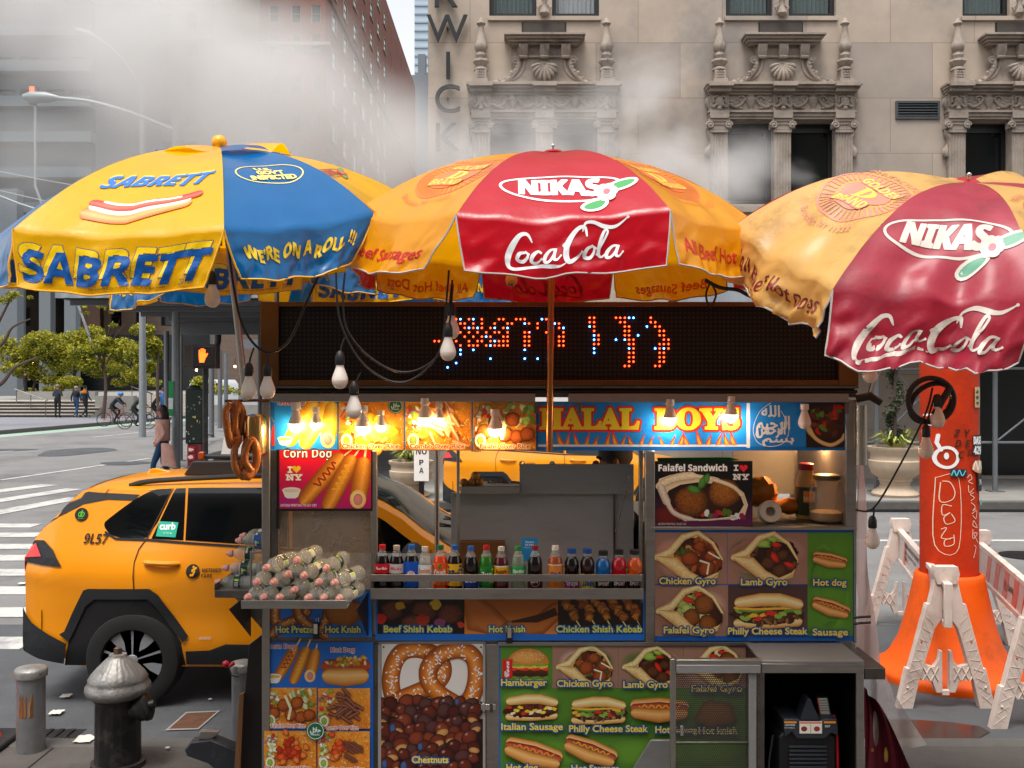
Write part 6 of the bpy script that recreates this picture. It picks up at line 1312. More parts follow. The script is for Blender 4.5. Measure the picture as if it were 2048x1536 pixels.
def dots(*cols):
    def f(A, a, b):
        for i in range(14): A.blob(rnd.uniform(-.045, .045), rnd.uniform(a+.006, b-.006), .008, .006, rnd.choice(cols), None, jag=.4)
    return f
def rim(col): return lambda A, a, b: (A.rect(-.06, b-.006, .06, b, col), A.rect(-.06, a, .06, a+.005, col))
LBC = 'soft drink bottles on the cart shelf'
S_ = lambda zx: 740+zx/3.657
sod = [(90, '#d3131f', COLA, '#c4141f', 'Coca-Cola', '#f4eeea', 'dark cola bottle with a red script label and red cap, leftmost', dict(st=script, lz=(.105, .15), h=.245)),
 (195, '#b9aca4', COLA, '#bfb6b2', 'Coke', '#c4202c', 'dark cola bottle with a silver grey label and grey cap', dict(st=script, lz=(.105, .15), h=.242)),
 (305, '#1f66c4', COLA, '#1250b4', '', '#ffffff', 'cola bottle with a blue label and round red white blue emblem', dict(lz=(.04, .16), ring_=pepsi, h=.245)),
 (402, '#d8d2cc', CLR, '#cfd8de', 'Sunkist', '#e07a2c', 'clear bottle with a pale label and orange emblem', dict(lz=(.085, .15), ring_=lambda A, a, b: A.rect(-.06, a, .06, a+.02, '#7fb6d4'))),
 (515, '#1f6b34', liquid('orange', '#d8420e'), '#e2501a', 'Crush', '#f6e8d8', 'orange soda bottle with a green cap', dict(lz=(.05, .155), ring_=dots('#2f7a34', '#f08a2c', '#d83a14'), h=.243)),
 (620, '#1f5fb8', COLA, '#e0a51c', 'Brisk', '#12305a', 'iced tea bottle with a yellow and blue label', dict(lz=(.045, .15), ring_=dots('#1a4f8a', '#123a6a', '#f0c02c'), h=.243)),
 (738, '#2c66b8', COLA, '#1c3f98', 'DANI', '#e6ecf4', 'dark bottle with a low deep blue label', dict(lz=(.04, .1), h=.238)),
 (852, '#c4181f', liquid('green', '#2c7a1c', .9), '#1f7a2c', '7up', '#e8f0d8', 'green lemon soda bottle with a red cap', dict(lz=(.05, .14), st=boldit, ring_=dots('#4fa03a', '#b8c43a', '#145a20'), h=.242)),
 (960, '#d9d3cb', liquid('red_tea', '#5a0f14'), '#e0a51c', 'Snapple', '#8c1a12', 'dark red drink bottle with a yellow label and white cap', dict(lz=(.085, .145), ring_=rim('#f2e6d0'), h=.236)),
 (1085, '#2a8a44', liquid('sprite', '#8aa58a', .55), '#1f9a4a', 'Sprite', '#f2f6f0', 'clear bottle with a green label and green cap', dict(lz=(.09, .14), st=boldit, h=.238)),
 (1207, '#8c1a22', COLA, '#3a0f16', 'Dr', '#e6d6d2', 'dark bottle with a maroon label and red cap', dict(lz=(.035, .1), ring_=lambda A, a, b: A.ring(0, (a+b)/2, .022, .024, .002, '#d8c8c4'), h=.24)),
 (1355, '#e6e0d8', liquid('peach', '#a8521c', .9), '#c87a2c', 'C&C', '#20508c', 'tall amber soda bottle with a white cap', dict(lz=(.03, .15), ring_=rim('#efe0d0'), r=.038, h=.24)),
 (1475, '#1d4a94', COLA, '#6a1f6e', 'Grape', '#c8d0f0', 'bottle with a purple label and broad blue cap', dict(lz=(.02, .1), wide=True, r=.0362, ring_=dots('#a8c4e8', '#c8304a', '#8a2f8e'), h=.225)),
 (1590, '#1d4a94', liquid('brown', '#2a1408'), '#e0b81c', 'Tropi', '#1f5f9c', 'bottle with a bright yellow label and broad blue cap', dict(lz=(.01, .11), wide=True, r=.0362, ring_=dots('#2f8ac4', '#f0d03a', '#3a9ad0'), h=.225)),
 (1705, '#151515', liquid('blue', '#0c62a8'), '#101214', 'SPORT', '#eef0f0', 'blue sports drink bottle with a black cap', dict(lz=(.03, .09), wide=True, r=.0375, st=boldit, h=.215)),
 (1820, '#151515', liquid('red', '#b0101f'), '#141012', 'SPORT', '#eef0f0', 'red sports drink bottle with a black cap', dict(lz=(.03, .09), wide=True, r=.0375, st=boldit, h=.22)),
 (1935, '#151515', liquid('amber', '#d0560c'), '#120f0e', 'SPORT', '#eef0f0', 'orange sports drink bottle with a black cap, rightmost', dict(lz=(.03, .09), wide=True, r=.0375, st=boldit, h=.22))]
for zx, cc_, lq, lb, tx, tc_, la, kw in sod: soda(S_(zx), 0, cc_, lq, lb, tx, tc_, la, **kw)
# ---------------------------------------------------------------- water bottles
WPL = M('water_bottle_plastic', '#c4c8bd', rough=.05, nz=.12, ns=25, alpha=.36, spec=.8); PINK = M('pink_cap', '#e6a79c', rough=.4, nz=.04)
def water(label, loc, rot, lab=0):
    T = thing('water_bottle', label, 'bottle', tuple(loc), 'water bottles stacked at the cart corner'); T.rotation_euler = rot
    # axis runs along +Y from the cap
    xf = Matrix.Rotation(R(-90), 4, 'X'); m = MB()
    m.lathe([(.012, .012), (.013, .02), (.02, .028), (.032, .045), (.0365, .06), (.0365, .072), (.034, .075), (.0365, .08), (.0365, .115), (.034, .12), (.0365, .125), (.0365, .14), (.034, .145), (.0365, .15), (.0365, .165), (.034, .17), (.0365, .175), (.036, .195), (.028, .205)], WPL, n=24, xf=xf, flute=lambda r, z, t: r*(1+.03*math.cos(t*12)*(1 if z < .06 and r > .018 else 0)))
    o = m.build('body'); o.parent = T
    m = MB(); m.lathe([(.016, -.004), (.0175, .0), (.0175, .014)], PINK, n=18, xf=xf); m.lathe([(.007, -.018), (.011, -.014), (.012, -.004)], PINK, n=12, xf=xf); m.build('cap').parent = T
    A = Art(ydown=False, step=.00012); c = ('#123022', '#16382a', '#1b4f9c', '#1a3a2c')[lab]
    A.rect(-.1147, .084, .1147, .118, '#cfd2c2' if lab == 0 else c); 
    for k in range(3): A.rect(-.1+.075*k, .084, -.065+.075*k, .118, c); A.rect(-.06+.075*k, .09, -.05+.075*k, .112, '#a8c83a')
    A.text(bold(('NATURAL', 'SPRING', 'WATER', '100%')[lab]), 0, .0, w=.03, h=.012, col='#e8ece0') if False else None
    for k in range(4): A.text(bold('SPRING' if lab != 3 else '100'), -.085+.057*k, .09, w=.026, h=.02 if lab == 3 else .009, col='#e8ece0', grow=.0004, rot=0)
    r = .0372; A.build('label', lambda x, y, z: Vector(((r+z)*math.sin(x/r), y, (r+z)*math.cos(x/r))), PRINT, maxlen=.012).parent = T
    return T
def wp(zx, zy): return 420+zx/6.02, 1040+zy/6.02
pile = [((450, 932), 'bottom row, leftmost', 4.62), ((640, 932), 'bottom row, second from the left', 4.62), ((830, 935), 'bottom row, third from the left', 4.62), ((1175, 938), 'bottom row, fourth from the left', 4.62), ((1362, 938), 'bottom row, second from the right', 4.62), ((1550, 946), 'bottom row, rightmost', 4.62), ((1010, 845), 'wedged over the bottom row', 4.63), ((555, 750), 'second row, leftmost', 4.64), ((762, 750), 'second row, second from the left', 4.64), ((1302, 750), 'second row, second from the right', 4.64), ((1493, 757), 'second row, rightmost', 4.64), ((930, 655), 'third row, left of the middle', 4.66), ((1122, 672), 'third row, right of the middle', 4.66), ((670, 578), 'top left of the pile', 4.66), ((1395, 584), 'top right of the pile', 4.66), ((1040, 490), 'very top of the pile', 4.68)]
for (a, b_), w, d in pile: px, py = wp(a, b_); water('clear water bottle lying with its pink cap forward, '+w, P(px, py, d), (R(rnd.uniform(2, 7)), R(rnd.uniform(-70, 70)), R(rnd.uniform(-27, -15))), rnd.choice((0, 1)))
for px, py, w, l, d in ((437, 1164, 'bottom of the side stack, labelled 100', 3, 5.1), (451, 1136, 'second up in the side stack', 1, 5.1), (460, 1107, 'third up in the side stack', 1, 5.12), (478, 1081, 'top of the side stack, blue label', 2, 5.1), (486, 1072, 'behind the top of the side stack', 0, 5.2), (470, 1138, 'back row of the side stack', 0, 5.22)): water('water bottle lying with its cap to the left, '+w, P(px, py, d), (0, R(rnd.uniform(-60, 60)), R(-90)), l)
# ---------------------------------------------------------------- food and gear inside the cart
BUN = M('glazed_bun', '#e8a040', rough=.35, nz=.15, ns=20); FOIL = M('foil', '#c9c6c0', rough=.25, metal=1, nz=.1, bump=.6, bs=60)
for px, py, w in ((928, 965, 'left of the foil pan'), (944, 965, 'middle of the pan'), (959, 964, 'right of the pan'), (951, 951, 'on top of the three others')): m = MB(); m.ball(P(px, py, 5.36), .024, BUN, 14, squash=(1, 1, .92), jag=.06); tag(m.build('dough_ball'), 'round golden fried dough ball, '+w, 'dough ball', 'fried dough balls in the foil pan')
for px, w in ((944, 'left foil pan holding fried dough balls'), (1010, 'right foil pan with crumpled foil lid')):
    T = thing('foil_pan', w, 'foil pan', tuple(P(px, 986, 5.36)), 'foil pans on the tray ledge'); m = MB(); 
    m.lathe([(.045, .0), (.06, .028), (.066, .03), (.064, .033), (.057, .029), (.044, .004)], FOIL, n=28, flute=lambda r, z, t: r*(1+.02*math.sin(t*22)), xf=Matrix.Diagonal((1.25, .8, 1, 1))); m.build('pan').parent = T
m = MB(); m.grid(lambda u, v: P(975+68*u, 962+16*v+3*noise.noise(Vector((u*6, v*5, 2))), 5.34+.1*(1-v)+.02*noise.noise(Vector((u*9, v*9, 0)))), 30, 12, FOIL); tag(m.build('foil_sheet'), 'crumpled foil sheet over the right pan', 'foil')
JAR = M('jar_glass', '#c8b89a', rough=.08, nz=.1, alpha=.4, spec=.7)
T = thing('glass_jar', 'big empty glass jar with a metal lid in the right window', 'jar', tuple(P(1653, 1042, 5.2))); z = .04
m = MB(); m.lathe([(.06, 0), (.085, .008), (.09, .03), (.09, .17), (.075, .2), (.062, .215), (.062, .22)], JAR, n=28); m.build('body').parent = T
m = MB(); m.lathe([(.066, .216), (.068, .22), (.068, .24), (.06, .244)], M('jar_lid', '#7a6a4a', rough=.4, metal=.8), n=28); m.build('lid').parent = T
m = MB(); m.lathe([(.055, .006), (.082, .012), (.084, .05), (.02, .055)], M('jar_residue', '#b08a50', rough=.7, nz=.3, ns=30), n=20); m.build('residue').parent = T
T = thing('sauce_bottle', 'white topped sauce bottle with a dark label behind the glass jar', 'bottle', tuple(P(1612, 1036, 5.32)))
m = MB(); m.lathe([(.05, 0), (.055, .01), (.055, .17), (.05, .21), (.038, .24), (.036, .26)], M('sauce_bottle_body', '#d8a75a', rough=.4, nz=.1), n=22); m.build('body').parent = T
m = MB(); m.lathe([(.04, .258), (.04, .29), (.03, .295)], M('red_lid', '#b01a1a', rough=.4), n=20); m.build('cap').parent = T
A = Art(ydown=False, step=.0002); A.rect(-.09, .02, .09, .17, '#2c3a1f'); A.rect(-.03, .09, .04, .15, '#d8862c'); A.text(bold('SAUCE'), 0, .1, w=.06, h=.02, col='#f2e0b0', al='c'); A.build('label', lambda x, y, z: Vector((.0558*math.sin(x/.0556), -(.0558+z)*math.cos(x/.0556), y)), PRINT, maxlen=.015).parent = T
m = MB(); xf = Matrix.Rotation(R(75), 4, 'X'); m.lathe([(.025, -.025), (.055, -.025), (.058, -.02), (.058, .02), (.055, .025), (.025, .025), (.025, -.025)], M('tape_white', '#cfc8bb', rough=.6, nz=.06), tuple(P(1539, 1024, 5.15)), 28, xf); tag(m.build('tape_roll'), 'roll of white tape lying on its edge beside the falafel poster', 'tape roll')
m = MB(); m.ball(P(1520, 985, 5.4), .11, M('orange_sack', '#c9781c', rough=.5, nz=.25, ns=9), 20, squash=(.9, .8, .75), jag=.35); tag(m.build('bread_bag'), 'crumpled orange bread bag behind the falafel poster', 'bag')
m = MB(); m.ball(P(1578, 1012, 5.35), .07, M('orange_sack', '#c9781c'), 18, squash=(1.3, .8, .6), jag=.3); tag(m.build('bread_bag'), 'small orange bag of rolls beside the tape roll', 'bag')
m = MB(); m.prism([(1315, 916), (1460, 915), (1480, 920), (1462, 922), (1316, 922)], lambda u, v, w: P(u, v, 5.1)+Vector((0, w, 0)), 0, .02, M('green_plastic', '#1f8a2c', rough=.4)); tag(m.build('plastic_strip'), 'green plastic strip lying above the falafel poster', 'strip')
m = MB(); m.box(PX(920, 5.3), PX(1010, 5.3), 5.28, 5.34, PZ(1135, 5.3), PZ(1082, 5.3), M('cardboard', '#7a5228', rough=.85, nz=.2, ns=5)); tag(m.build('cardboard_box', bevel=.004), 'brown cardboard box behind the soda bottles', 'box')
A = Art(); A.rect(1043, 1076, 1075, 1122, '#1f7fbd'); A.text(bold('Scan'), 1059, 1086, w=16, h=4, col='#e8f0f6', al='c'); A.text(bold('TO PAY'), 1059, 1092, w=18, h=4, col='#e8f0f6', al='c'); A.text('thank you', 1059, 1096, w=22, h=2.2, col='#d0e0ee', al='c')
o = A.build('payment_card', flat(5.05), PRINT); tag(o, 'small blue payment card standing behind the soda bottles', 'card'); 
b = MB(); b.box(PX(1043, 5.05), PX(1075, 5.05), 5.0505, 5.053, PZ(1122, 5.05), PZ(1076, 5.05), M('card_back', '#2a6fa0', rough=.6)); q = b.build('backing'); q.parent = o
# pretzels on the hook
PZM = M('pretzel_crust', '#a85e1c', rough=.4, nz=.35, ns=22, bump=.3, bs=60); SALT = M('salt', '#e8dcc8', rough=.5, nz=0)
def hangpretzel(label, cx, cyy, w, h, d, turn):
    T = thing('soft_pretzel', label, 'pretzel', tuple(P(cx, cyy, d)), 'pretzels hanging at the cart corner'); T.rotation_euler = (0, 0, turn)
    pts = smoothpts([(-.25, .48), (-.48, .2), (-.42, -.25), (-.1, -.5), (.0, -.36), (.1, -.5), (.42, -.25), (.48, .2), (.25, .48), (.02, .3), (-.08, -.05), (-.28, -.36)], 6); s = FP/d
    q = [Vector((x*w/s, .012*math.sin(i*.4), y*h/s)) for i, (x, y) in enumerate(pts)]
    m = MB(); m.tube(q, [.021*(.8+.25*math.sin(PI*i/len(q))) for i in range(len(q))], PZM, 10); k = smoothpts([(.25, .48), (.05, .2), (-.0, -.1), (.28, -.36)], 6); m.tube([Vector((x*w/s, -.016, y*h/s)) for x, y in k], .017, PZM, 10); m.build('crust').parent = T
    g = MB(); rg = random.Random(5)
    for _ in range(90): a = rg.choice(q); t = rg.uniform(0, 6.3); g.ball(a+Vector((.018*math.cos(t), -.012-.008*rg.random(), .018*math.sin(t))), .0022, SALT, 4)
    g.build('salt_grains').parent = T
hangpretzel('glossy soft pretzel hanging edge on from the hook, upper one', 467, 848, 36, 84, 4.93, R(50)); hangpretzel('salted soft pretzel hanging lower from the string', 491, 915, 44, 76, 4.92, R(15))
m = MB(); m.tube(smoothpts([P(452, 870, 4.93), P(462, 885, 4.92), P(478, 885, 4.92)], 4), .004, M('string', '#d8c8a8', rough=.8)); tag(m.build('string'), 'pale string tying the two hanging pretzels', 'string')
# ---------------------------------------------------------------- generator, cloth, plastic
GB = M('generator_plastic', '#2b3036', rough=.5, nz=.1, bump=.1, bs=60); GBD = M('generator_black', '#0e0f11', rough=.55)
gen = thing('generator', 'black and red portable generator standing in the open steel cabinet', 'generator', (PX(1607, 4.85), 4.85, .3)); 
def gpart(mb, name, **k): o = mb.build(name, **k); o.parent = gen; o.matrix_parent_inverse = Matrix.Translation(-Vector(gen.location)); return o
dG = 4.86
g_ = lambda x, y, w: P(x, y, dG)+Vector((0, w, 0))
b = MB(); b.prism([(1548, 1620), (1548, 1462), (1560, 1452), (1650, 1452), (1662, 1462), (1662, 1620)], g_, -.08, .3, GBD); gpart(b, 'housing', bevel=.01)
b = MB(); b.prism([(1556, 1424), (1583, 1424), (1595, 1430), (1625, 1430), (1636, 1424), (1662, 1424), (1664, 1458), (1650, 1452), (1640, 1462), (1580, 1462), (1572, 1450), (1558, 1462)], g_, -.1, .1, GB); gpart(b, 'control_panel', bevel=.006)
b = MB(); b.prism([(1588, 1430), (1604, 1385), (1610, 1385), (1630, 1430)], g_, -.09, .0, GB); gpart(b, 'handle_neck', bevel=.008)
A = Art(); A.rect(1587, 1428, 1631, 1452, '#d9cfbf'); A.rect(1588, 1429, 1630, 1433, '#c9786a'); A.blob(1596, 1443, 6, 5, '#8a2a2c', '#3a1c20'); A.blob(1621, 1443, 6, 5, '#a02a2c', '#3a1c20'); A.line([(1609, 1434), (1609, 1451)], .8, '#3a3030'); A.rect(1557, 1428, 1581, 1432, '#d8862c'); A.text(bold('CAUTION'), 1558, 1437, w=20, h=3.4, col='#c8d4de'); A.text('READ MANUAL', 1558, 1442, w=20, h=2.6, col='#c8d4de'); A.rect(1635, 1428, 1658, 1432, '#d8862c'); A.text(bold('HOT'), 1637, 1440, w=10, h=4.5, col='#d0d6da'); o = A.build('warning_label', lambda x, y, z: P(x, y, dG)+Vector((0, -.1015-z, 0)), PRINT); o.parent = gen; o.matrix_parent_inverse = Matrix.Translation(-Vector(gen.location))
A = Art(); A.fill([(1630, 1392), (1650, 1392), (1656, 1424), (1636, 1424)], '#b9b4ab'); A.fill([(1630, 1392), (1632, 1392), (1638, 1424), (1636, 1424)], '#c01a22')
for i in range(5): A.line([(1634+i*.7, 1397+i*5), (1650+i*.9, 1397+i*5)], 1.2, '#4a4642')
o = A.build('data_label', lambda x, y, z: P(x, y, dG)+Vector((0, -.03-z, 0)), PRINT); o.parent = gen; o.matrix_parent_inverse = Matrix.Translation(-Vector(gen.location))
b = MB(); b.prism([(1630, 1390), (1652, 1390), (1660, 1428), (1636, 1428)], g_, -.028, .05, GBD); gpart(b, 'side_box')
b = MB()
for i in range(14): b.box(PX(1568, dG), PX(1642, dG), dG-.092, dG-.081, PZ(1482+i*8, dG), PZ(1478+i*8, dG), GB)
gpart(b, 'cooling_grille', bevel=.001)
b = MB(); b.tube([P(1668, 1430, dG-.05), P(1674, 1470, dG-.06), P(1677, 1620, dG-.06)], .007, M('red_tube_frame', '#c01420', rough=.35)); gpart(b, 'tube_frame')
b = MB(); b.tube([P(1546, 1470, dG-.05), P(1538, 1520, dG-.06), P(1534, 1620, dG-.06)], .005, GB); gpart(b, 'tube_frame')
CLOTH = M('dark_red_cloth', '#6a0f22', rough=.85, nz=.25, ns=6, bump=.3, bs=80, dirt=('#3a0a14', 4, .7))
m = MB(); m.grid(lambda u, v: P(1724+4*v+u*(28+78*min(1, v*1.3)**.8)+4*math.sin(u*9+v*3), 1372+230*v+u*40*(1-v)*.8, 4.85+.16*math.sin(PI*u)*.5+.03*math.sin(u*14+v*4)), 26, 26, CLOTH); T = tag(m.build('draped_cloth', smooth=180, fix=False), 'dark red stained cloth hanging over the generator cabinet side', 'cloth')
A = Art(); A.blob(1772, 1510, 4, 16, '#8a6a24', '#5a4218', jag=.5); A.blob(1745, 1500, 3, 4, '#7a5a24'); o = A.build('stain', lambda x, y, z: P(x, y, 4.81)+Vector((0, -z, 0)), PRINT); o.parent = T
FILM = M('cloudy_plastic_film', '#cbbfb8', rough=.25, nz=.2, ns=5, alpha=.5, bump=.8, bs=9, spec=.6)
m = MB(); m.grid(lambda u, v: P(1712+u*(16+34*v**2)+3*math.sin(v*11+u*5), 905+430*v, 5.1+.05*math.sin(u*6+v*7)+.25*u), 14, 34, M('pink_plastic_film', '#c9a59a', rough=.3, nz=.15, ns=4, alpha=.8, bump=.7, bs=7)); tag(m.build('plastic_sheet', smooth=180, fix=False), 'pinkish cloudy plastic sheet hanging down the cart side', 'plastic sheet')
m = MB(); m.grid(lambda u, v: P(1738+u*(20+95*v)+3*math.sin(u*9+v*4), 1330+190*v-30*u*v, 4.95+.06*math.sin(u*7+v*5)+.2*u), 18, 22, FILM); tag(m.build('plastic_sheet', smooth=180, fix=False), 'clear crinkled plastic sheet flaring out over the red cloth', 'plastic sheet')
# ---------------------------------------------------------------- yellow cabs
TAXI = M('taxi_paint', '#f09405', rough=.32, nz=.03, ns=2, coat=.6, spec=.4)
CLAD = M('black_cladding', '#1b1d20', rough=.6, nz=.12, ns=20); TYRE = M('tyre_rubber', '#141414', rough=.85, nz=.15, ns=30); RIM = M('alloy_rim', '#86888c', rough=.4, metal=.1, nz=.08)
TGL = M('tinted_glass', '#070a0c', rough=.05, nz=.3, ns=.9, spec=.45, stretch=(1, 1, 5)); WSC = M('windscreen', '#1a2623', rough=.05, nz=.6, ns=1.6, spec=.28, stretch=(2.5, 1, 1))
RED = M('red_lamp', '#c0120e', rough=.12, nz=.05, coat=.5, emit=.25)
def lerpt(T, x):
    if x <= T[0][0]: return T[0][1]
    for (a, p), (b, q) in zip(T, T[1:]):
        if x <= b: t = (x-a)/(b-a); t = t*t*(3-2*t)*.35+t*.65; return p+(q-p)*t
    return T[-1][1]
ZT = [(0, 1.02), (.02, 1.17), (.06, 1.27), (.12, 1.345), (.40, 1.625), (.5, 1.65), (.8, 1.675), (1.3, 1.69), (2.0, 1.69), (2.45, 1.64), (2.7, 1.545), (3.15, 1.24), (3.32, 1.14), (3.8, 1.07), (4.3, .97), (4.5, .84), (4.58, .68), (4.6, .5)]
ZB = [(0, .62), (.05, .5), (.3, .38), (.45, .3), (4.2, .28), (4.45, .3), (4.6, .42)]
def zt(x): return lerpt(ZT, x)
def zs(x): return zt(x)-(.03+.045*min(1, max(0, x-.4)/.4) if x < 2.8 else .06)
def sidew(x, z):
    w = .918
    if z < .5: w -= .05*((.5-z)/.25)**2
    if z > .98: w -= .02*min(1, (z-.98)/.1)
    if z > 1.1 and x < 3.4: w -= (z-1.1)*.36
    w += .012*math.exp(-((z-.99)/.06)**2)-.014*math.exp(-((z-.66)/.12)**2)*(1 if .9 < x < 3.6 else .3)
    k = max(0, (.4-x)/.4); w *= 1-.12*k**2.4
    k = max(0, (x-3.9)/.7); w *= 1-.22*k**2.2
    f = math.exp(-((x-.9)/.42)**2)+math.exp(-((x-3.55)/.42)**2); w += .03*f*math.exp(-((z-.8)/.3)**2)
    return w
def build_taxi(name, label, loc, group):
    T = thing(name, label, 'taxi', loc, group); pa = lambda o: (setattr(o, 'parent', T), o)[1]
    def cvt(px, py):                   # photo pixel on the near flank -> car coordinates
        y = .9
        for _ in range(4):
            d = 8.36-y; x, z = PX(px, d)+3.69, PZ(py, d); y = sidew(x, z)
        return x, z
    xs = [0, .008, .02, .035, .06, .09, .12, .17, .25, .33, .4, .46, .55, .65, .8, .95, 1.1, 1.3, 1.5, 1.75, 2, 2.2, 2.4, 2.55, 2.7, 2.85, 3, 3.15, 3.25, 3.32, 3.45, 3.6, 3.8, 4, 4.15, 4.3, 4.4, 4.48, 4.54, 4.58, 4.6]
    m = MB(); NS, NR = 18, 7; rows = []
    for x in xs:
        z0, z1, zc = lerpt(ZB, x), zs(x), zt(x); z1 = max(z1, z0+.02); half = []
        for j in range(NS+1): z = z0+(z1-z0)*j/NS; half.append((sidew(x, z), z))
        w = half[-1][0]
        for j in range(1, NR+1): q = j/NR; half.append((w*(1-q)**.92, z1+(zc-z1)*(1-(1-q)**2.6)))
        rows.append([Vector((x, -a, b)) for a, b in half]+[Vector((x, a, b)) for a, b in reversed(half[:-1])])
    n = len(rows[0]); vs = [q for r in rows for q in r]; fs = []
    for i in range(len(xs)-1):
        for j in range(n-1): fs.append((i*n+j, i*n+j+1, (i+1)*n+j+1, (i+1)*n+j))
        fs.append((i*n+n-1, i*n, (i+1)*n, (i+1)*n+n-1))
    fs += [tuple(range(n)), tuple((len(xs)-1)*n+j for j in range(n))]
    m.add(vs, fs, TAXI); body = pa(m.build('body', smooth=38)); 
    def skin(off, side=-1): return lambda x, z, k: Vector((max(-.012, x), side*(sidew(max(0, x), z)+off+k), min(z, zs(max(0, x))+.004) if z > 1.12 else z))
    def patch(name, pts, mat, off=.004, par=None, side=-1, maxlen=.09, conv=True):
        A = Art(ydown=False); A.fill([cvt(*p) for p in pts] if conv else pts, '#ffffff'); o = A.build(name, skin(off, side), mat, maxlen=maxlen); 
        if par is None: pa(o)
        else: o.parent = par
        return o
    for s_ in (-1, 1):
        patch('window', smoothpts([(209, 1047), (222, 1034), (273, 997), (316, 977), (346, 973), (294, 1074), (231, 1072), (214, 1060)], 3, True), TGL, side=s_)
        patch('window', [(353, 973), (372, 973), (367, 1080), (303, 1077)], TGL, side=s_); patch('window', [(377, 973), (523, 973), (575, 974), (575, 1094), (371, 1080)], TGL, side=s_)
        patch('window', [(585, 974), (640, 979), (700, 1002), (770, 1042), (842, 1098), (800, 1104), (585, 1095)], TGL, side=s_)
        patch('pillar_trim', [(154, 981), (200, 985), (280, 989), (268, 1001), (215, 999), (168, 1008), (120, 1032), (84, 1054), (78, 1052), (132, 1010)], CLAD, side=s_)
        arch = [(120, 1268), (130, 1262), (146, 1225), (168, 1180), (178, 1177), (300, 1177), (318, 1190), (352, 1235), (378, 1272), (366, 1284), (340, 1250), (312, 1212), (296, 1198), (190, 1198), (172, 1212), (150, 1260), (138, 1283)]
        a0 = patch('wheel_arch', arch, CLAD, .014, side=s_, maxlen=.06)
        c = [cvt(*p) for p in arch]; patch('wheel_arch', [(2*.86+2.69-x, z) for x, z in c], CLAD, .014, side=s_, conv=False)
        patch('wheel_well', [(139, 1275), (172, 1212), (190, 1198), (296, 1198), (312, 1212), (340, 1250), (362, 1284), (372, 1330), (130, 1330)], DARK, .002, side=s_)
        c = [cvt(*p) for p in [(139, 1275), (172, 1212), (190, 1198), (296, 1198), (312, 1212), (340, 1250), (362, 1284), (372, 1330), (130, 1330)]]; patch('wheel_well', [(2*.86+2.69-x, z) for x, z in c], DARK, .002, side=s_, conv=False)
        patch('sill_cladding', [(372, 1302), (420, 1300), (452, 1288), (880, 1292), (880, 1330), (374, 1328)], CLAD, .012, side=s_)
        patch('bumper', [(36, 1212), (44, 1210), (66, 1244), (100, 1268), (135, 1286), (130, 1326), (80, 1316), (44, 1296), (34, 1256)], CLAD, .02, side=s_)
        tl = patch('tail_lamp', [(36, 1086), (56, 1078), (90, 1080), (108, 1100), (124, 1133), (90, 1130), (52, 1122)], CLAD, .012, side=s_); patch('lens', [(38, 1088), (56, 1082), (74, 1085), (84, 1112), (52, 1113)], RED, .018, tl, side=s_)
    # bumpers round both ends
    for x0, x1, zz in ((-.03, .16, (.4, .72)), (4.42, 4.64, (.3, .62))):
        m = MB(); ring = []
        for k in range(2):
            z = zz[k]
            ring.append([Vector((x, y, z)) for x, y in ([(max(.0, x1) if x0 < 0 else x0, -sidew(max(.01, x1), .6)-.012)]+[((x0 if x0 < 0 else x1)+(.13*abs(y/.74)**3 if x0 < 0 else -.13*abs(y/.74)**3), y) for y in [-.72+.144*i for i in range(11)]]+[(max(.0, x1) if x0 < 0 else x0, sidew(max(.01, x1), .6)+.012)])])
        n = len(ring[0]); m.add(ring[0]+ring[1], [(i, i+1, n+i+1, n+i) for i in range(n-1)], CLAD); pa(m.build('bumper'))
    # door cuts, chrome line, badges and lettering on the flank
    A = Art(ydown=False, step=.0003)
    def L(pts, w, c): A.line([cvt(*p) for p in pts], w, c)
    L([(348, 973), (296, 1074), (278, 1098), (269, 1125), (268, 1177)], .008, '#3a2205'); L([(575, 974), (578, 1094), (575, 1180), (560, 1288)], .008, '#3a2205'); L([(862, 1100), (858, 1200), (850, 1288)], .008, '#3a2205'); L([(210, 988), (228, 963), (233, 952)], .006, '#4a2c08')
    L([(300, 977), (346, 971), (575, 970), (640, 975), (700, 998)], .014, '#c9c6c2'); L([(212, 1064), (232, 1077), (294, 1079), (371, 1085), (575, 1099), (840, 1105)], .016, '#15171a')
    for s_, c in ((1, '#15171a'),):
        x, z = cvt(386, 1142); A.blob(x, z, .05, .05, '#15120c', '#15120c', n=24); A.band([(x-.012, z-.03), (x-.004, z+.005), (x+.022, z+.022)], .016, '#e0920c', flat=True); A.blob(x+.004, z+.03, .009, .009, '#e0920c'); A.band([(x+.002, z-.03), (x+.014, z+.0)], .012, '#e0920c', flat=True)
        x, z = cvt(404, 1144); A.text(bold('METERED'), x, z, w=.145, h=.027, col='#15120c'); x, z = cvt(403, 1154); A.text(bold('FARE'), x, z-.004, w=.08, h=.027, col='#15120c')
        x, z = cvt(167, 1086); A.text(bold('9L57'), x, z, w=.175, h=.072, col='#15120c', shear=.12, rot=-.03)
        x, z = cvt(164, 1028); A.blob(x, z, .05, .047, '#12160f', '#12160f', n=24); A.ring(x-.008, z, .013, .016, .005, '#58b82c'); A.ring(x+.009, z, .013, .016, .005, '#58b82c'); A.line([(x, z+.016), (x+.006, z+.03)], .005, '#58b82c'); A.text('green', x-.0, z-.032, w=.04, h=.008, col='#58b82c', al='c')
        x, z = cvt(313, 1072); A.fill([(x, z), (x+.148, z-.008), (x+.158, z+.1), (x+.012, z+.108)], '#1fa183'); A.text('curb', x+.022, z+.05, w=.115, h=.05, col='#f0f6f2', grow=.003); A.text('The Taxi App', x+.05, z+.018, w=.07, h=.013, col='#d8ece4')
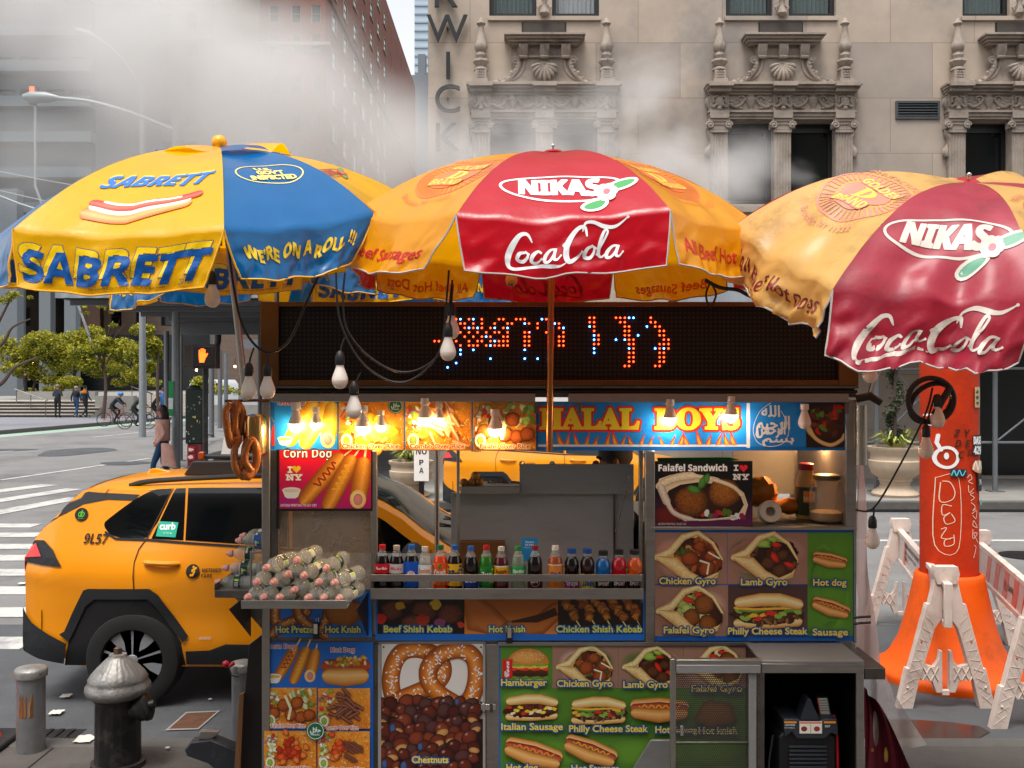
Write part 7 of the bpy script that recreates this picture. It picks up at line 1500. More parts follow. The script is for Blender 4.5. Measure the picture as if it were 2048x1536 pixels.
        x, z = cvt(398, 1278); A.text(bold('AWD'), x, z, w=.09, h=.02, col='#b9b4aa', shear=.2)
        x, z = cvt(520, 1143); A.blob(x, z, .05, .05, '#15120c', '#15120c', n=24); A.text(bold('FLAT FARE'), x+.07, z-.012, w=.17, h=.027, col='#15120c')
    o = A.build('flank_lettering', skin(.006), PRINT, maxlen=.08); pa(o)
    for px in (290, 600):
        x, z = cvt(px, 1124); m = MB(); pts = [Vector((x+.0+.26*t, -(sidew(x+.13, z)+.012+.03*math.sin(PI*t)**.4), z-.01*t)) for t in [i/10 for i in range(11)]]; m.tube(pts, [.014]+[.019]*9+[.014], TAXI, 8); pa(m.build('door_handle'))
        m = MB(); m.ball((x+.14, -sidew(x+.13, z)+.0, z), .05, CLAD, 12, squash=(1.3, .12, .7)); 
    # glass of the windscreen and the back
    def top(x, y): w = sidew(x, zs(x)); q = 1-min(1, abs(y)/w)**(1/.92); return zs(x)+(zt(x)-zs(x))*(1-(1-q)**2.6)
    m = MB(); m.grid(lambda u, v: Vector((2.48+.86*v, (u*2-1)*(.60+.14*v), 0)), 14, 12, WSC); m.v = [(x, y, top(x, y)+.006) for x, y, _ in m.v]; ws = pa(m.build('windscreen', smooth=60))
    m = MB(); m.grid(lambda u, v: Vector((3.335+.09*v, (u*2-1)*(.76-.02*v), 0)), 14, 3, CLAD); m.v = [(x, y, top(x, y)+.008) for x, y, _ in m.v]; pa(m.build('cowl'))
    m = MB(); m.tube([(3.3, .2, top(3.3, .2)+.02), (3.1, -.3, top(3.1, -.3)+.02)], .008, BLACKM, 6); m.tube([(3.3, .6, top(3.3, .6)+.02), (3.12, .15, top(3.12, .15)+.02)], .008, BLACKM, 6); pa(m.build('wiper'))
    m = MB(); m.grid(lambda u, v: Vector((.13+.28*v, (u*2-1)*(.68-.08*v), 0)), 14, 8, TGL); m.v = [(x, y, top(x, y)+.006) for x, y, _ in m.v]; pa(m.build('rear_window', smooth=60))
    for s_ in (-1, 1):
        m = MB(); m.tube(smoothpts([(.72, s_*.62, zs(.72)+.02), (.95, s_*.63, 1.665), (1.8, s_*.62, 1.70), (2.3, s_*.61, 1.665), (2.5, s_*.6, zs(2.5)+.02)], 5), .02, BLACKM, 8); pa(m.build('roof_rail'))
        m = MB(); m.ball((2.96, s_*1.03, 1.17), .11, CLAD, 14, squash=(.75, 1.1, .75)); m.box(2.93, 3.0, s_*.86 if s_ > 0 else -1.0, s_*1.0 if s_ > 0 else -.86, 1.08, 1.12, CLAD); pa(m.build('wing_mirror'))
        m = MB(); m.ball((4.42, s_*.66, .82), .12, M('headlamp', '#b9bec2', rough=.1, nz=0, spec=.8), 14, squash=(.8, .9, .5)); pa(m.build('headlight'))
    m = MB(); m.prism([(.62, 1.63), (.66, 1.70), (.72, 1.70), (.9, 1.66), (.9, 1.63)], lambda a, b, c: Vector((a, c, b)), -.03, .03, TAXI); pa(m.build('antenna_fin', bevel=.01))
    # roof board on its black frame
    m = MB(); m.prism([(1.05, 1.68), (1.12, 1.79), (2.4, 1.80), (2.48, 1.68)], lambda a, b, c: Vector((a, c, b)), -.36, -.28, CLAD); m.prism([(1.05, 1.68), (1.12, 1.79), (2.4, 1.80), (2.48, 1.68)], lambda a, b, c: Vector((a, c, b)), .28, .36, CLAD); m.box(1.16, 2.36, -.26, -.02, 1.80, 1.83, CLAD); m.box(1.16, 2.36, .02, .26, 1.80, 1.83, CLAD)
    rb = pa(m.build('roof_board', bevel=.008)); m = MB(); m.prism([(-.2, 1.83), (.2, 1.83), (.04, 2.1), (-.04, 2.1)], lambda a, b, c: Vector((c, a, b)), 1.3, 2.3, M('roof_board_face', '#8a857f', rough=.4, nz=.1)); m.build('sign_face', bevel=.006).parent = rb
    m = MB(); m.box(1.15, 1.19, -.3, -.25, 1.80, 1.86, M('amber_lens', '#a8480c', rough=.2)); m.build('marker_lamp', bevel=.006).parent = rb
    for x in (.86, .86+2.69):
        for s_ in (-1, 1):
            w = thing_part = MB(); xf = Matrix.Rotation(R(90)*(1 if s_ > 0 else 1), 4, 'X'); y = s_*.848
            w.lathe([(.235, -.11), (.3, -.115), (.34, -.1), (.355, -.07), (.355, .07), (.34, .1), (.3, .115), (.235, .11)], TYRE, (x, y, .355), 40, xf, cap=False); wo = pa(w.build('wheel'))
            r_ = MB(); r_.lathe([(.238, -.1), (.238, .1), (.225, .1), (.22, -.02), (.05, -.02), (.05, -.02)], M('dark_rim_well', '#191a1c', rough=.5, metal=.5), (x, y, .355), 36, xf)
            yo = y+s_*.09
            r_.lathe([(.226, 0), (.238, .012), (.245, 0), (.238, -.02), (.226, -.01)], RIM, (x, yo, .355), 36, xf)
            for k in range(5):
                a = 2*PI*k/5+PI/2; ca, sa = math.cos(a), math.sin(a); tr = lambda u, v, ww: Vector((x+u*ca-v*sa, ww, .355+u*sa+v*ca))
                for e in (-1, 1): r_.prism([(.03, e*.001), (.035, e*.045), (.13, e*.062), (.23, e*.108), (.23, e*.006)], tr, yo-s_*.03, yo-s_*.0, RIM)
            r_.lathe([(.045, -.03), (.045, .01), (.02, .016)], RIM, (x, yo, .355), 16, Matrix.Rotation(R(90)*s_*-1, 4, 'X')); ro = r_.build('rim', bevel=.004); ro.parent = wo
    return T
cab = build_taxi('yellow_taxi', 'yellow taxi lettered 9L57 parked at the near kerb behind the cart', (-3.69, 8.36, 0), 'yellow taxis')
dup(cab, (-1.14, 17.4, 0), 'second yellow taxi at the far kerb seen through the cart window', 'yellow taxis')
# ---------------------------------------------------------------- street furniture
CAST = M('weathered_silver_iron', '#8f8c88', rough=.5, metal=.6, nz=.22, ns=14, bump=.4, bs=50, dirt=('#4a4642', 6, .8)); BLKI = M('black_iron', '#141516', rough=.42, nz=.2, ns=10, bump=.25, bs=40, dirt=('#5a534d', 9, .45))
dH = 6.0; hx = PX(236, dH); hz = lambda py: PZ(py, dH)
T = thing('fire_hydrant', 'black fire hydrant with a weathered silver ribbed bonnet', 'hydrant', (hx, dH, .13)); hl_ = lambda py: hz(py)-.13
m = MB(); m.lathe([(.155, 0), (.155, .03), (.132, .035), (.13, hl_(1400)), (.14, hl_(1396)), (.14, hl_(1388))], BLKI, n=48, flute=lambda r, z, t: r*(1+(.02*math.cos(t*18) if .03 < z < hl_(1402) else 0))); o = m.build('barrel'); o.parent = T
m = MB(); m.lathe([(.15, hl_(1391)), (.178, hl_(1386)), (.19, hl_(1378)), (.188, hl_(1370)), (.175, hl_(1364)), (.17, hl_(1358)), (.172, hl_(1355)), (.15, hl_(1345)), (.12, hl_(1334)), (.085, hl_(1322)), (.06, hl_(1315)), (.052, hl_(1312)), (.05, hl_(1308)), (.03, hl_(1307))], CAST, n=72, flute=lambda r, z, t: r*(1+(.022*math.cos(t*24) if hl_(1354) < z < hl_(1314) else 0))); o = m.build('bonnet', smooth=60); o.parent = T
m = MB(); m.lathe([(.026, hl_(1308)), (.024, hl_(1296)), (.015, hl_(1294))], M('rusty_nut', '#6a5444', rough=.6, metal=.7, nz=.2), n=5); m.build('operating_nut').parent = T
m = MB(); xf = Matrix.Rotation(R(72), 4, 'Y') @ Matrix.Identity(4); m.lathe([(.05, .1), (.055, .14), (.075, .145), (.078, .17), (.082, .175), (.082, .205), (.07, .215), (.03, .22), (.025, .25), (.01, .25)], BLKI, (0, -.04, hl_(1428)), 20, xf, lambda r, z, t: r*(1+(.06*math.cos(t*6) if r > .08 else 0))); m.build('nozzle').parent = T
m = MB(); m.ball((-.06, -.13, hl_(1362)), .035, CAST, 12, squash=(.7, .5, 1.2)); m.build('bonnet_lug').parent = T
m = MB(); m.box(-.2, .1, -.18, .18, .0, .0025, M('worn_paint_ring', '#3a3735', rough=.8)); 
GALV = M('galvanised_steel', '#8c8e90', rough=.48, metal=.7, nz=.15, ns=8, bump=.15, bs=40, dirt=('#6a4a30', 5, .5)); RUST = M('rust', '#7a4a24', rough=.8, nz=.3, ns=15)
def bollard(label, px, d, top, r, rustp):
    T = thing('bollard', label, 'bollard', (PX(px, d), d, .13), 'steel kerb bollards'); h = PZ(top, d)-.13
    m = MB(); m.lathe([(r*.93, 0), (r*.93, h-.05)], GALV, n=32); m.build('post').parent = T
    m = MB(); m.lathe([(r*.95, h-.065), (r*1.06, h-.06), (r*1.08, h-.02), (r*1.0, h-.008), (r*.5, h+.004), (.01, h+.006)], CAST, n=32); m.build('cap', smooth=50).parent = T
    if rustp:
        A = Art(ydown=False); rg = random.Random(4)
        for i in range(26): x = rg.uniform(-.04, .05); A.fill([(x-.006, h*.42), (x+.006, h*.45), (x+rg.uniform(.002, .008), h*(.68+rg.uniform(-.1, .06))), (x-rg.uniform(.002, .008), h*(.62+rg.uniform(-.1, .08)))], rg.choice(['#6a3f20', '#7d5230', '#593218', '#8a6a4a']))
        A.build('rust_patch', lambda x, y, z: Vector(((r*.932+z)*math.sin(x/r), -(r*.932+z)*math.cos(x/r), y)), PAPER, maxlen=.03).parent = T
bollard('grey steel bollard with a rust patch, at the left kerb', 62, 6.25, 1333, .091, True); bollard('grey steel bollard half hidden behind the cart corner', 486, 6.3, 1322, .075, False)
m = MB(); m.ball(P(452, 1328, 6.2), .022, M('red_valve', '#b8142a', rough=.4), 10); m.tube([P(445, 1326, 6.2), P(458, 1332, 6.2), P(468, 1326, 6.2)], .013, MATS['red_valve'], 8); m.tube([P(456, 1332, 6.2), P(462, 1350, 6.2), P(478, 1352, 6.2)], .008, BLACKM, 6); tag(m.build('valve_handle'), 'red valve handle beside the half hidden bollard', 'valve')
T = thing('traffic_cone', 'orange cone with a black base cut off at the left edge', 'cone', (PX(-42, 6.35), 6.35, .13)); m = MB(); m.box(-.21, .21, -.19, .19, 0, .04, CLAD); m.build('base', bevel=.015).parent = T
m = MB(); m.lathe([(.13, .04), (.12, .06), (.03, .7), (.02, .71)], M('cone_orange', '#e0481a', rough=.5, nz=.08), n=24); m.build('cone_body').parent = T
m = MB()
for i in range(9): m.box(PX(-60, 6.75)+i*.075, PX(-60, 6.75)+i*.075+.03, 6.6, 6.95, .006, .016, BLKI)
m.box(PX(-60, 6.75), PX(-60, 6.75)+.66, 6.76, 6.79, .006, .015, BLKI); m.box(PX(-65, 6.75), PX(-60, 6.75)+.7, 6.58, 6.97, .0045, .0055, DARK); tag(m.build('drain_grate'), 'black iron drain grate by the left kerb', 'drain grate')
m = MB(); q = [P(*p, 7.1) for p in ((330, 1464), (395, 1462), (440, 1424), (372, 1428))]; g = [Vector((PX(px, EYE*FP/(py-CY)), EYE*FP/(py-CY), .012)) for px, py in ((330, 1464), (397, 1462), (441, 1424), (372, 1427))]; c = sum(g, Vector())/4
m.add(g+[a.lerp(c, .14) for a in g], [(i, (i+1) % 4, 4+(i+1) % 4, 4+i) for i in range(4)], CONCL); m.add([a.lerp(c, .14)-Vector((0, 0, .002)) for a in g], [(0, 1, 2, 3)], M('rusty_soil', '#5a3a28', rough=.9, nz=.4, ns=14, bump=.5)); tag(m.build('utility_cover'), 'rusty utility cover in a pale frame on the road beside the taxi', 'utility cover')
LIT = M('litter_white', '#cfc9c0', rough=.8, nz=.05)
for px, py, s, w in ((113, 1430, .07, 'crumpled, left of the hydrant'), (132, 1397, .06, 'flat, by the taxi wheel shadow'), (170, 1482, .09, 'folded, at the kerb before the hydrant'), (335, 1500, .02, 'tiny, beside the tow coupling'), (420, 1404, .02, 'tiny, beside the utility cover'), (45, 1170, .07, 'torn, on the crosswalk'), (1795, 1015, .06, 'scrap, under the barricade')):
    d = (EYE-(.13 if py > 1476 else 0))*FP/(py-CY); s *= .62; m = MB(); z = .135 if py > 1476 else .012; rg = random.Random(px); m.grid(lambda u, v: Vector((PX(px, d)+s*(u-.5)*2, d+s*(v-.5)*2.2, z+.012+s*.25*noise.noise(Vector((u*3, v*3, px))))), 5, 4, LIT); tag(m.build('paper_scrap', fix=False), 'white paper scrap on the ground, '+w, 'litter', 'scraps of litter on the ground')
# tow coupling and boards at the cart's left foot
m = MB(); dd_ = 5.5
TC = M('coupling_paint', '#2b2e33', rough=.5, nz=.2, ns=8, dirt=('#6a6a68', 5, .5))
m.prism([(374, 1494), (384, 1480), (430, 1474), (470, 1490), (520, 1530), (520, 1600), (470, 1560), (420, 1520), (380, 1506)], lambda u, v, w: P(u, v, dd_)+Vector((0, w, 0)), -.05, .05, TC); T = tag(m.build('tow_coupling', bevel=.008), 'dark tow coupling with a steel latch at the left foot of the cart', 'coupling')
m = MB(); m.prism([(398, 1476), (402, 1460), (440, 1462), (436, 1468), (424, 1476)], lambda u, v, w: P(u, v, dd_)+Vector((0, w, 0)), -.02, .02, STEEL); m.build('latch', bevel=.003).parent = T
m = MB(); m.prism([(498, 1290), (526, 1268), (526, 1640), (468, 1640)], lambda u, v, w: P(u, v, 5.25)+Vector((0, w, 0)), 0, .03, M('dark_board', '#1c1512', rough=.8, nz=.2)); tag(m.build('plywood_board', bevel=.003), 'dark board leaning against the left side of the cart', 'board')
m = MB(); m.prism([(478, 1390), (488, 1386), (476, 1640), (462, 1640)], lambda u, v, w: P(u, v, 5.2)+Vector((0, w, 0)), 0, .03, M('wood_plank', '#7a5230', rough=.8, nz=.25, stretch=(8, 8, .6))); tag(m.build('wooden_plank', bevel=.002), 'narrow brown plank leaning beside the dark board', 'plank')
# ---------------------------------------------------------------- orange steam stack
ORG = M('stack_orange', '#c23208', spec=.25, rough=.65, nz=.16, ns=4, bump=.25, bs=30, dirt=('#8f2c0c', 2.6, .7)); ORB = M('stack_base_orange', '#e25600', spec=.3, rough=.55, nz=.07, ns=5, dirt=('#8f3f12', 3.2, .65))
sx, sy = PX(1898, 8.2), 8.2; stack = thing('steam_stack', 'tall orange street steam stack covered in stickers and scribbles', 'steam stack', (sx, sy, 0)); rs = .226
m = MB(); m.lathe([(rs, .75), (rs, 3.3), (rs-.02, 3.3), (rs-.02, 2.8)], ORG, n=48); m.build('pipe').parent = stack
m = MB(); m.lathe([(.58, 0), (.585, .05), (.57, .085), (.535, .1), (.47, .17), (.4, .3), (.345, .48), (.3, .68), (.275, .8), (.268, .84), (.255, .862), (.24, .865), (.232, .85)], ORB, n=64); m.build('base', smooth=60).parent = stack
A = Art(step=.0003)
A.clip = None
def scr(pts, w, c): A.line(smoothpts(pts, 5), w, c)
W1 = '#e2b8a0'
scr([(1856, 955), (1893, 958), (1893, 1096), (1855, 1090), (1856, 955)], 1.4, W1); scr([(1863, 965), (1862, 1002), (1880, 1000), (1886, 985), (1878, 965), (1866, 962)], 1.8, W1); scr([(1880, 1012), (1866, 1010), (1866, 1030), (1878, 1025), (1868, 1035), (1872, 1048), (1886, 1042), (1880, 1028)], 1.6, W1); scr([(1864, 1058), (1872, 1056), (1864, 1075), (1878, 1078)], 1.6, W1); scr([(1884, 1075), (1870, 1080), (1870, 1092), (1884, 1088), (1884, 1070)], 1.6, W1)
yy = 955
for s_ in ([(0, 0), (6, -6), (10, 2), (2, 8), (12, 12)], [(2, 16), (4, 30), (14, 22)], [(14, 30), (6, 34), (16, 40), (8, 46)], [(8, 50), (18, 58), (12, 66), (20, 62)], [(10, 72), (22, 66), (20, 82), (12, 76)], [(12, 96), (14, 86), (24, 100), (12, 96)], [(12, 104), (12, 122), (24, 112), (14, 112), (26, 130)], [(16, 136), (20, 140), (14, 160)]): scr([(1910+x, yy+y) for x, y in s_], 1.5, W1)
A.ring(1873, 915, 18, 20, 6, '#efe4da'); A.blob(1872, 912, 4, 7, '#efe4da'); A.line([(1846, 830), (1858, 828), (1850, 850), (1862, 852)], 5, '#efe0d6'); A.line([(1860, 870), (1858, 885), (1864, 900)], 6, '#f0e6de')
for t, x, y in (('Z', 1884, 872), ('Y', 1904, 872), ('D', 1886, 893), ('E', 1905, 893), ('C', 1892, 916), ('O', 1910, 912)): A.text(ital(t), x, y, w=11, h=13, col='#3a1408', grow=.5)
A.rect(1925, 774, 1940, 815, '#a8986c'); 
for i, y in enumerate((784, 795, 806)): A.blob(1932, y, 4, 3.5, '#3a3a40', None, jag=.6)
A.rect(1921, 870, 1944, 910, '#171515'); A.text(bold('DASE'), 1922, 888, w=21, h=15, col='#e8e6e2', grow=.5); A.text(bold('429'), 1922, 908, w=21, h=16, col='#e8e6e2', grow=.5); A.rect(1946, 868, 1952, 895, '#2c4a6a')
A.rect(1878, 938, 1907, 953, '#12262c'); scr([(1880, 950), (1884, 940), (1888, 951), (1893, 940), (1898, 951), (1904, 941)], 2, '#5ab8d0')
A.blob(1934, 932, 17, 14, '#c8a07a', '#b08058', jag=.4); scr([(1920, 938), (1926, 922), (1932, 940), (1938, 922), (1944, 938), (1948, 926)], 3, '#e6dccb')
A.rect(1931, 946, 1950, 982, '#141416'); A.text(serif('N'), 1936, 969, w=9, h=11, col='#dcdcdc', grow=.2); A.rect(1939, 998, 1953, 1010, '#48b8b0')
def onpipe(x, y, z):
    a = max(-1.45, min(1.45, math.asin(max(-.99, min(.99, (x-1898)/54.9))))); return Vector(((rs+.0012+z)*math.sin(a), -(rs+.0012+z)*math.cos(a), PZ(y, 8.2-rs*math.cos(a))))
A.build('stickers_and_scribbles', onpipe, PAPER, maxlen=8).parent = stack
# ---------------------------------------------------------------- plastic barricades
WPL2 = M('barricade_plastic', '#d9c8bd', rough=.5, nz=.08, ns=9, bump=.1, dirt=('#8a6a58', 4, .6)); STR = M('reflective_orange', '#d83c10', rough=.25, nz=.05); STW = M('reflective_white', '#cfc3c0', rough=.25, nz=.05)
def barricade(label, fx, fy, bx, by, text, over=.12):
    f0, b0 = Vector((fx, fy, 0)), Vector((bx, by, 0)); T = thing('barricade', label, 'barricade', (fx, fy, 0), 'plastic barricades round the stack'); inv = Matrix.Translation(-f0)
    def pp(o, par=None): o.parent = par or T; o.matrix_parent_inverse = inv if par is None else Matrix(); return o
    for c in (f0, b0):                 # end frames
        m = MB(); X = lambda u, v, w: c+Vector((u, w, v))
        for s_ in (-1, 1):
            q = lambda pts: [(s_*a, b_) for a, b_ in pts]
            m.prism(q([(.365, 0), (.25, 0), (.205, .2), (.085, .6), (.03, .68), (.03, 1.0), (.085, .96), (.1, .88), (.125, .78), (.145, .78), (.275, .3), (.295, .3)]), X, -.03, .03, WPL2)
            for k in range(9):         # moulded ribs
                t0 = k/9; a = Vector((.345-.215*t0, .03+.74*t0)); e = Vector((.262-.185*t0, .1+.6*t0)); m.tube([X(s_*a.x, a.y, -.032), X(s_*e.x, e.y, -.032)], .0022, WPL2, 4); m.tube([X(s_*(a.x-.012), a.y+.07, -.031), X(s_*e.x, e.y-.05, -.0305)], .0022, WPL2, 4)
            m.prism(q([(.262, .28), (.235, .42), (.16, .33), (.09, .31), (.055, .36), (.045, .43), (.028, .43), (.028, .12), (.07, .12), (.1, .2), (.18, .22), (.26, .2)]), X, -.022, .022, WPL2)
            for k in range(3): m.tube([X(s_*(.06+.06*k), .21, -.024), X(s_*(.11+.06*k), .31, -.024)], .006, WPL2, 5); m.tube([X(s_*(.11+.06*k), .21, -.0235), X(s_*(.06+.06*k), .31, -.0235)], .006, WPL2, 5)
            m.ball(X(s_*.29, .16, -.028), .012, WPL2, 8); m.ball(X(s_*.185, .5, -.028), .008, STR, 8)
        m.prism([(-.028, .1), (.028, .1), (.028, .135), (-.028, .135)], X, -.02, .02, WPL2)
        m.prism([(-.095, 1.0), (-.08, 1.06), (.08, 1.06), (.095, 1.0), (.075, .93), (-.075, .93)], X, -.042, .042, WPL2); m.prism([(-.03, .74), (.03, .74), (.03, .93), (-.03, .93)], X, -.034, .034, WPL2)
        pp(m.build('end_frame', bevel=.004))
    d = (b0-f0); L = d.length; d.normalize(); n = Vector((-d.y, d.x, 0)); a0 = f0-d*over; L2 = L+over
    pt = lambda u, v, w: a0+d*u+n*w+Vector((0, 0, v))
    m = MB(); m.prism([(0, .915), (L2, .915), (L2, .955), (0, .955)], pt, -.028, .028, WPL2); m.prism([(0, .63), (L2, .63), (L2, .67), (0, .67)], pt, -.028, .028, WPL2); m.prism([(-.03, .63), (0, .63), (0, .955), (-.03, .955)], pt, -.03, .03, WPL2); bo = pp(m.build('board_rail', bevel=.004))
    m = MB(); m.prism([(0, .671), (L2, .671), (L2, .914), (0, .914)], pt, -.012, .012, STW); fc = pp(m.build('board_face'))
    m = MB(); k = 0
    for s_ in (-1, 1):
        for i in range(int(L2/.34)+1):
            u0 = .03+i*.34
            if text and s_ > 0 and .35 < u0 < L2-.6: continue
            if u0+.3 > L2: continue
            m.add([pt(u0+.13, .672, s_*.0135), pt(u0+.29, .672, s_*.0135), pt(u0+.16, .913, s_*.0135), pt(u0, .913, s_*.0135)], [(0, 1, 2, 3)], STR)
    m.build('reflective_stripes', smooth=0).parent = fc; m = None
    if text:
        A = Art(ydown=False, step=.0004)
        for i, (t, w, h) in enumerate((('ROAD WORK BY PERMIT', .9, .04), ('KEEP CLEAR OF STEAM', .7, .03), ('INFO', .2, .04))): A.text(bold(t), -(.5 if i < 2 else 1.2) if False else .45, .85-i*.06, w=w, h=h, col='#2a2a2c')
        A.text(bold('E&'), 1.45, .71, w=.2, h=.06, col='#1a1a1c')
        # read from the side that faces the street corner
        for s_ in (1, -1):
            o = A.build('board_lettering', (lambda s_: lambda x, y, z: pt(L2-x if s_ > 0 else x, y, s_*(.0145+z)))(s_), PAPER); o.parent = fc
    else:
        A = Art(ydown=False, step=.0004); A.text(bold('((('), 0, 0, w=.1, h=.07, col='#1a1214'); A.text(bold('SAFE'), .13, .0, w=.2, h=.05, col='#1a1214'); o = A.build('board_lettering', lambda x, y, z: pt(1.25-x, .76+y, .0145+z), PAPER); o.parent = fc
barricade('white plastic barricade with a lettered board left of the stack', 3.23, 7.43, 3.86, 9.9, True); barricade('white plastic barricade with orange striped board right of the stack', 3.72, 7.0, 4.30, 9.15, False)
# ---------------------------------------------------------------- planters, signs and poles over the street
URN = M('cast_stone_urn', '#b9a58e', rough=.8, nz=.12, ns=5, bump=.15, bs=30)
def urn(label, px, w, d, py0, py1, spiral):
    T = thing('planter_urn', label, 'planter', (PX(px, d), d, .15), 'stone urns on the hotel pavement'); r = w/2*d/FP; h = PZ(py0, d)-.15
    m = MB(); m.lathe([(r*.82, 0), (r*.86, h*.05), (r*.8, h*.1), (r*.62, h*.16), (r*.52, h*.22), (r*.56, h*.3), (r*.62, h*.32), (r*.6, h*.36), (r*.85, h*.46), (r*.95, h*.6), (r*.97, h*.72), (r*.9, h*.74), (r*.88, h*.86), (r*.98, h*.92), (r*1.0, h), (r*.85, h), (r*.8, h*.9)], URN, n=40); m.build('urn', smooth=50).parent = T
    m = MB(); rg = random.Random(px)
    for _ in range(90):
        a = rg.uniform(0, 6.3); k = Vector((math.cos(a), math.sin(a), 0)); q0 = k*r*.3*rg.random()+Vector((0, 0, h)); L = rg.uniform(.5, 1)*r*1.1; up_ = rg.uniform(.4, 1.1); pts = [q0, q0+k*L*.5+Vector((0, 0, L*up_*.6)), q0+k*L+Vector((0, 0, L*up_*.35))]; s_ = Vector((-k.y, k.x, 0))*.018
        m.add([pts[0]-s_, pts[0]+s_, pts[1]+s_, pts[1]-s_, pts[2]], [(0, 1, 2, 3), (3, 2, 4)], rg.choice([LEAF[1], LEAF[2], M('grass_blade', '#a8b060', rough=.6)]))
    m.build('grass', smooth=0, fix=False).parent = T
    if spiral:
        m = MB(); rg = random.Random(2); m.tube([(0, 0, h), (0, 0, h+1.9)], .03, BARK, 6)
        for i in range(900): t = rg.random(); a = t*13; rr = (.26*(1-t*.65)); c = Vector((math.cos(a)*rr*.55, math.sin(a)*rr*.55, h+.2+t*1.75))+Vector((rg.gauss(0, .05), rg.gauss(0, .05), rg.gauss(0, .05))); n = Vector((rg.gauss(0, 1), rg.gauss(0, 1), rg.gauss(0, 1))).normalized(); s_ = n.orthogonal().normalized()*.03; w_ = n.cross(s_); m.add([c-s_, c-w_, c+s_, c+w_], [(0, 1, 2, 3)], M('topiary_leaf', '#39402a', rough=.7, nz=.3))
        m.build('topiary', smooth=0, fix=False).parent = T
urn('stone urn planter with a spiral topiary and grass beside the orange stack', 1790, 106, 19.3, 893, 990, True); urn('stone urn planter with grasses seen through the cart window', 822, 90, 19.2, 921, 1000, False)
T = thing('parking_sign', 'narrow no parking sign on a post seen through the cart window', 'sign', (PX(843, 18.7), 18.7, .15)); m = MB(); m.box(-.05, .05, -.02, .02, 0, 1.35, BLACKM); m.build('post').parent = T
A = Art(ydown=False, step=.0006); A.rect(-.14, .35, .14, 1.42, '#d8d6d2'); A.ring(0, 1.2, .1, .1, .025, '#b8202a'); A.text(bold('P'), 0, 1.14, w=.08, h=.12, col='#1a1a1c', al='c'); A.line([(-.07, 1.27), (.07, 1.13)], .025, '#b8202a'); A.text(bold('NO'), 0, .85, w=.2, h=.12, col='#1a1a1c', al='c'); A.text(bold('P'), 0, .65, w=.08, h=.1, col='#1a1a1c', al='c'); A.text(bold('A'), 0, .5, w=.08, h=.1, col='#1a1a1c', al='c'); A.build('sign_plate', lambda x, y, z: Vector((x, -.022-z, y)), PAPER).parent = T
dS = 20.0; T = thing('pedestrian_signal', 'pedestrian signal showing an orange raised hand', 'signal', tuple(P(405, 760, dS))); iv = Matrix.Translation(-Vector(T.location))
m = MB(); m.box(PX(382, dS), PX(432, dS), dS, dS+.3, PZ(737, dS), PZ(688, dS), M('signal_housing', '#2a1c12', rough=.6)); m.box(PX(386, dS), PX(428, dS), dS-.03, dS-.001, PZ(733, dS), PZ(692, dS), BLACKM); o = m.build('housing', bevel=.015); o.parent = T; o.matrix_parent_inverse = iv
m = MB(); m.box(PX(366, dS), PX(383, dS), dS+.05, dS+.25, PZ(734, dS), PZ(690, dS), MATS['signal_housing']); o = m.build('side_housing', bevel=.01); o.parent = T; o.matrix_parent_inverse = iv
HANDM = M('lit_hand', '#ff4a10', emit=3.5, nz=0); m = MB(); HQ = lambda pts: [(PX(x, dS), PZ(y, dS)) for x, y in pts]
for pts in ([(400, 725), (399, 714), (398.5, 707), (413, 707), (412, 716), (409, 725)], [(399, 708), (399, 700), (401.4, 700), (402, 708)], [(402.4, 708), (402.6, 697.5), (405.2, 697.5), (405.2, 708)], [(405.7, 708), (406, 697), (408.4, 697), (408.4, 708)], [(408.9, 708), (409.6, 699), (412, 699.5), (411.6, 708)], [(411.5, 716), (412.5, 709), (416, 706), (417, 708), (413.5, 714)]): m.prism(HQ(pts), XZ, dS-.036, dS-.031, HANDM)
o = m.build('hand_symbol', smooth=0); o.parent = T; o.matrix_parent_inverse = iv
m = MB(); m.cyl((PX(400, dS), dS+.35, .0), (PX(400, dS), dS+.35, PZ(690, dS)), .055, BLKI); m.box(PX(398, dS), PX(404, dS), dS+.29, dS+.36, PZ(720, dS), PZ(700, dS), BLKI); o = m.build('pole'); o.parent = T; o.matrix_parent_inverse = iv
dU = 21.5; T = thing('utility_cabinet', 'dark green sticker covered utility cabinet under the pedestrian signal', 'cabinet', (PX(387, dU), dU, .0)); iv = Matrix.Translation(-Vector(T.location))
def uq(mb, name, **k): o = mb.build(name, **k); o.parent = T; o.matrix_parent_inverse = iv; return o
m = MB(); m.box(PX(370, dU), PX(405, dU), dU, dU+.3, PZ(888, dU), PZ(778, dU), M('dark_green_paint', '#16241c', rough=.5, nz=.3, ns=9)); uq(m, 'housing', bevel=.03); m = MB(); m.box(PX(374, dU), PX(402, dU), dU+.03, dU+.25, 0, PZ(888.2, dU), M('grey_red_pedestal', '#7a2a2e', rough=.6, nz=.4, ns=7)); uq(m, 'pedestal'); m = MB(); m.ball(P(388, 778, dU+.15), .15, MATS['dark_green_paint'], 14, squash=(1, .8, .6)); uq(m, 'dome_cap')
A = Art(); rg = random.Random(8)
for i in range(26): x, y = rg.uniform(372, 401), rg.uniform(790, 884); A.rect(x, y, x+rg.uniform(1.5, 4), y+rg.uniform(2, 5), rg.choice(['#8a8f88', '#3a5a4a', '#a04a3a', '#c8b86a', '#20302a', '#5a6a78']))
for y in (893, 908): A.rect(375, y, 390, y+12, '#a8242c'); A.blob(382, y+6, 5, 3, '#e0d0c0', None, jag=.5)
o = A.build('stickers', lambda x, y, z: P(x, y, dU)+Vector((0, -.004-z*20, 0)), PAPER); o.parent = T; o.matrix_parent_inverse = iv
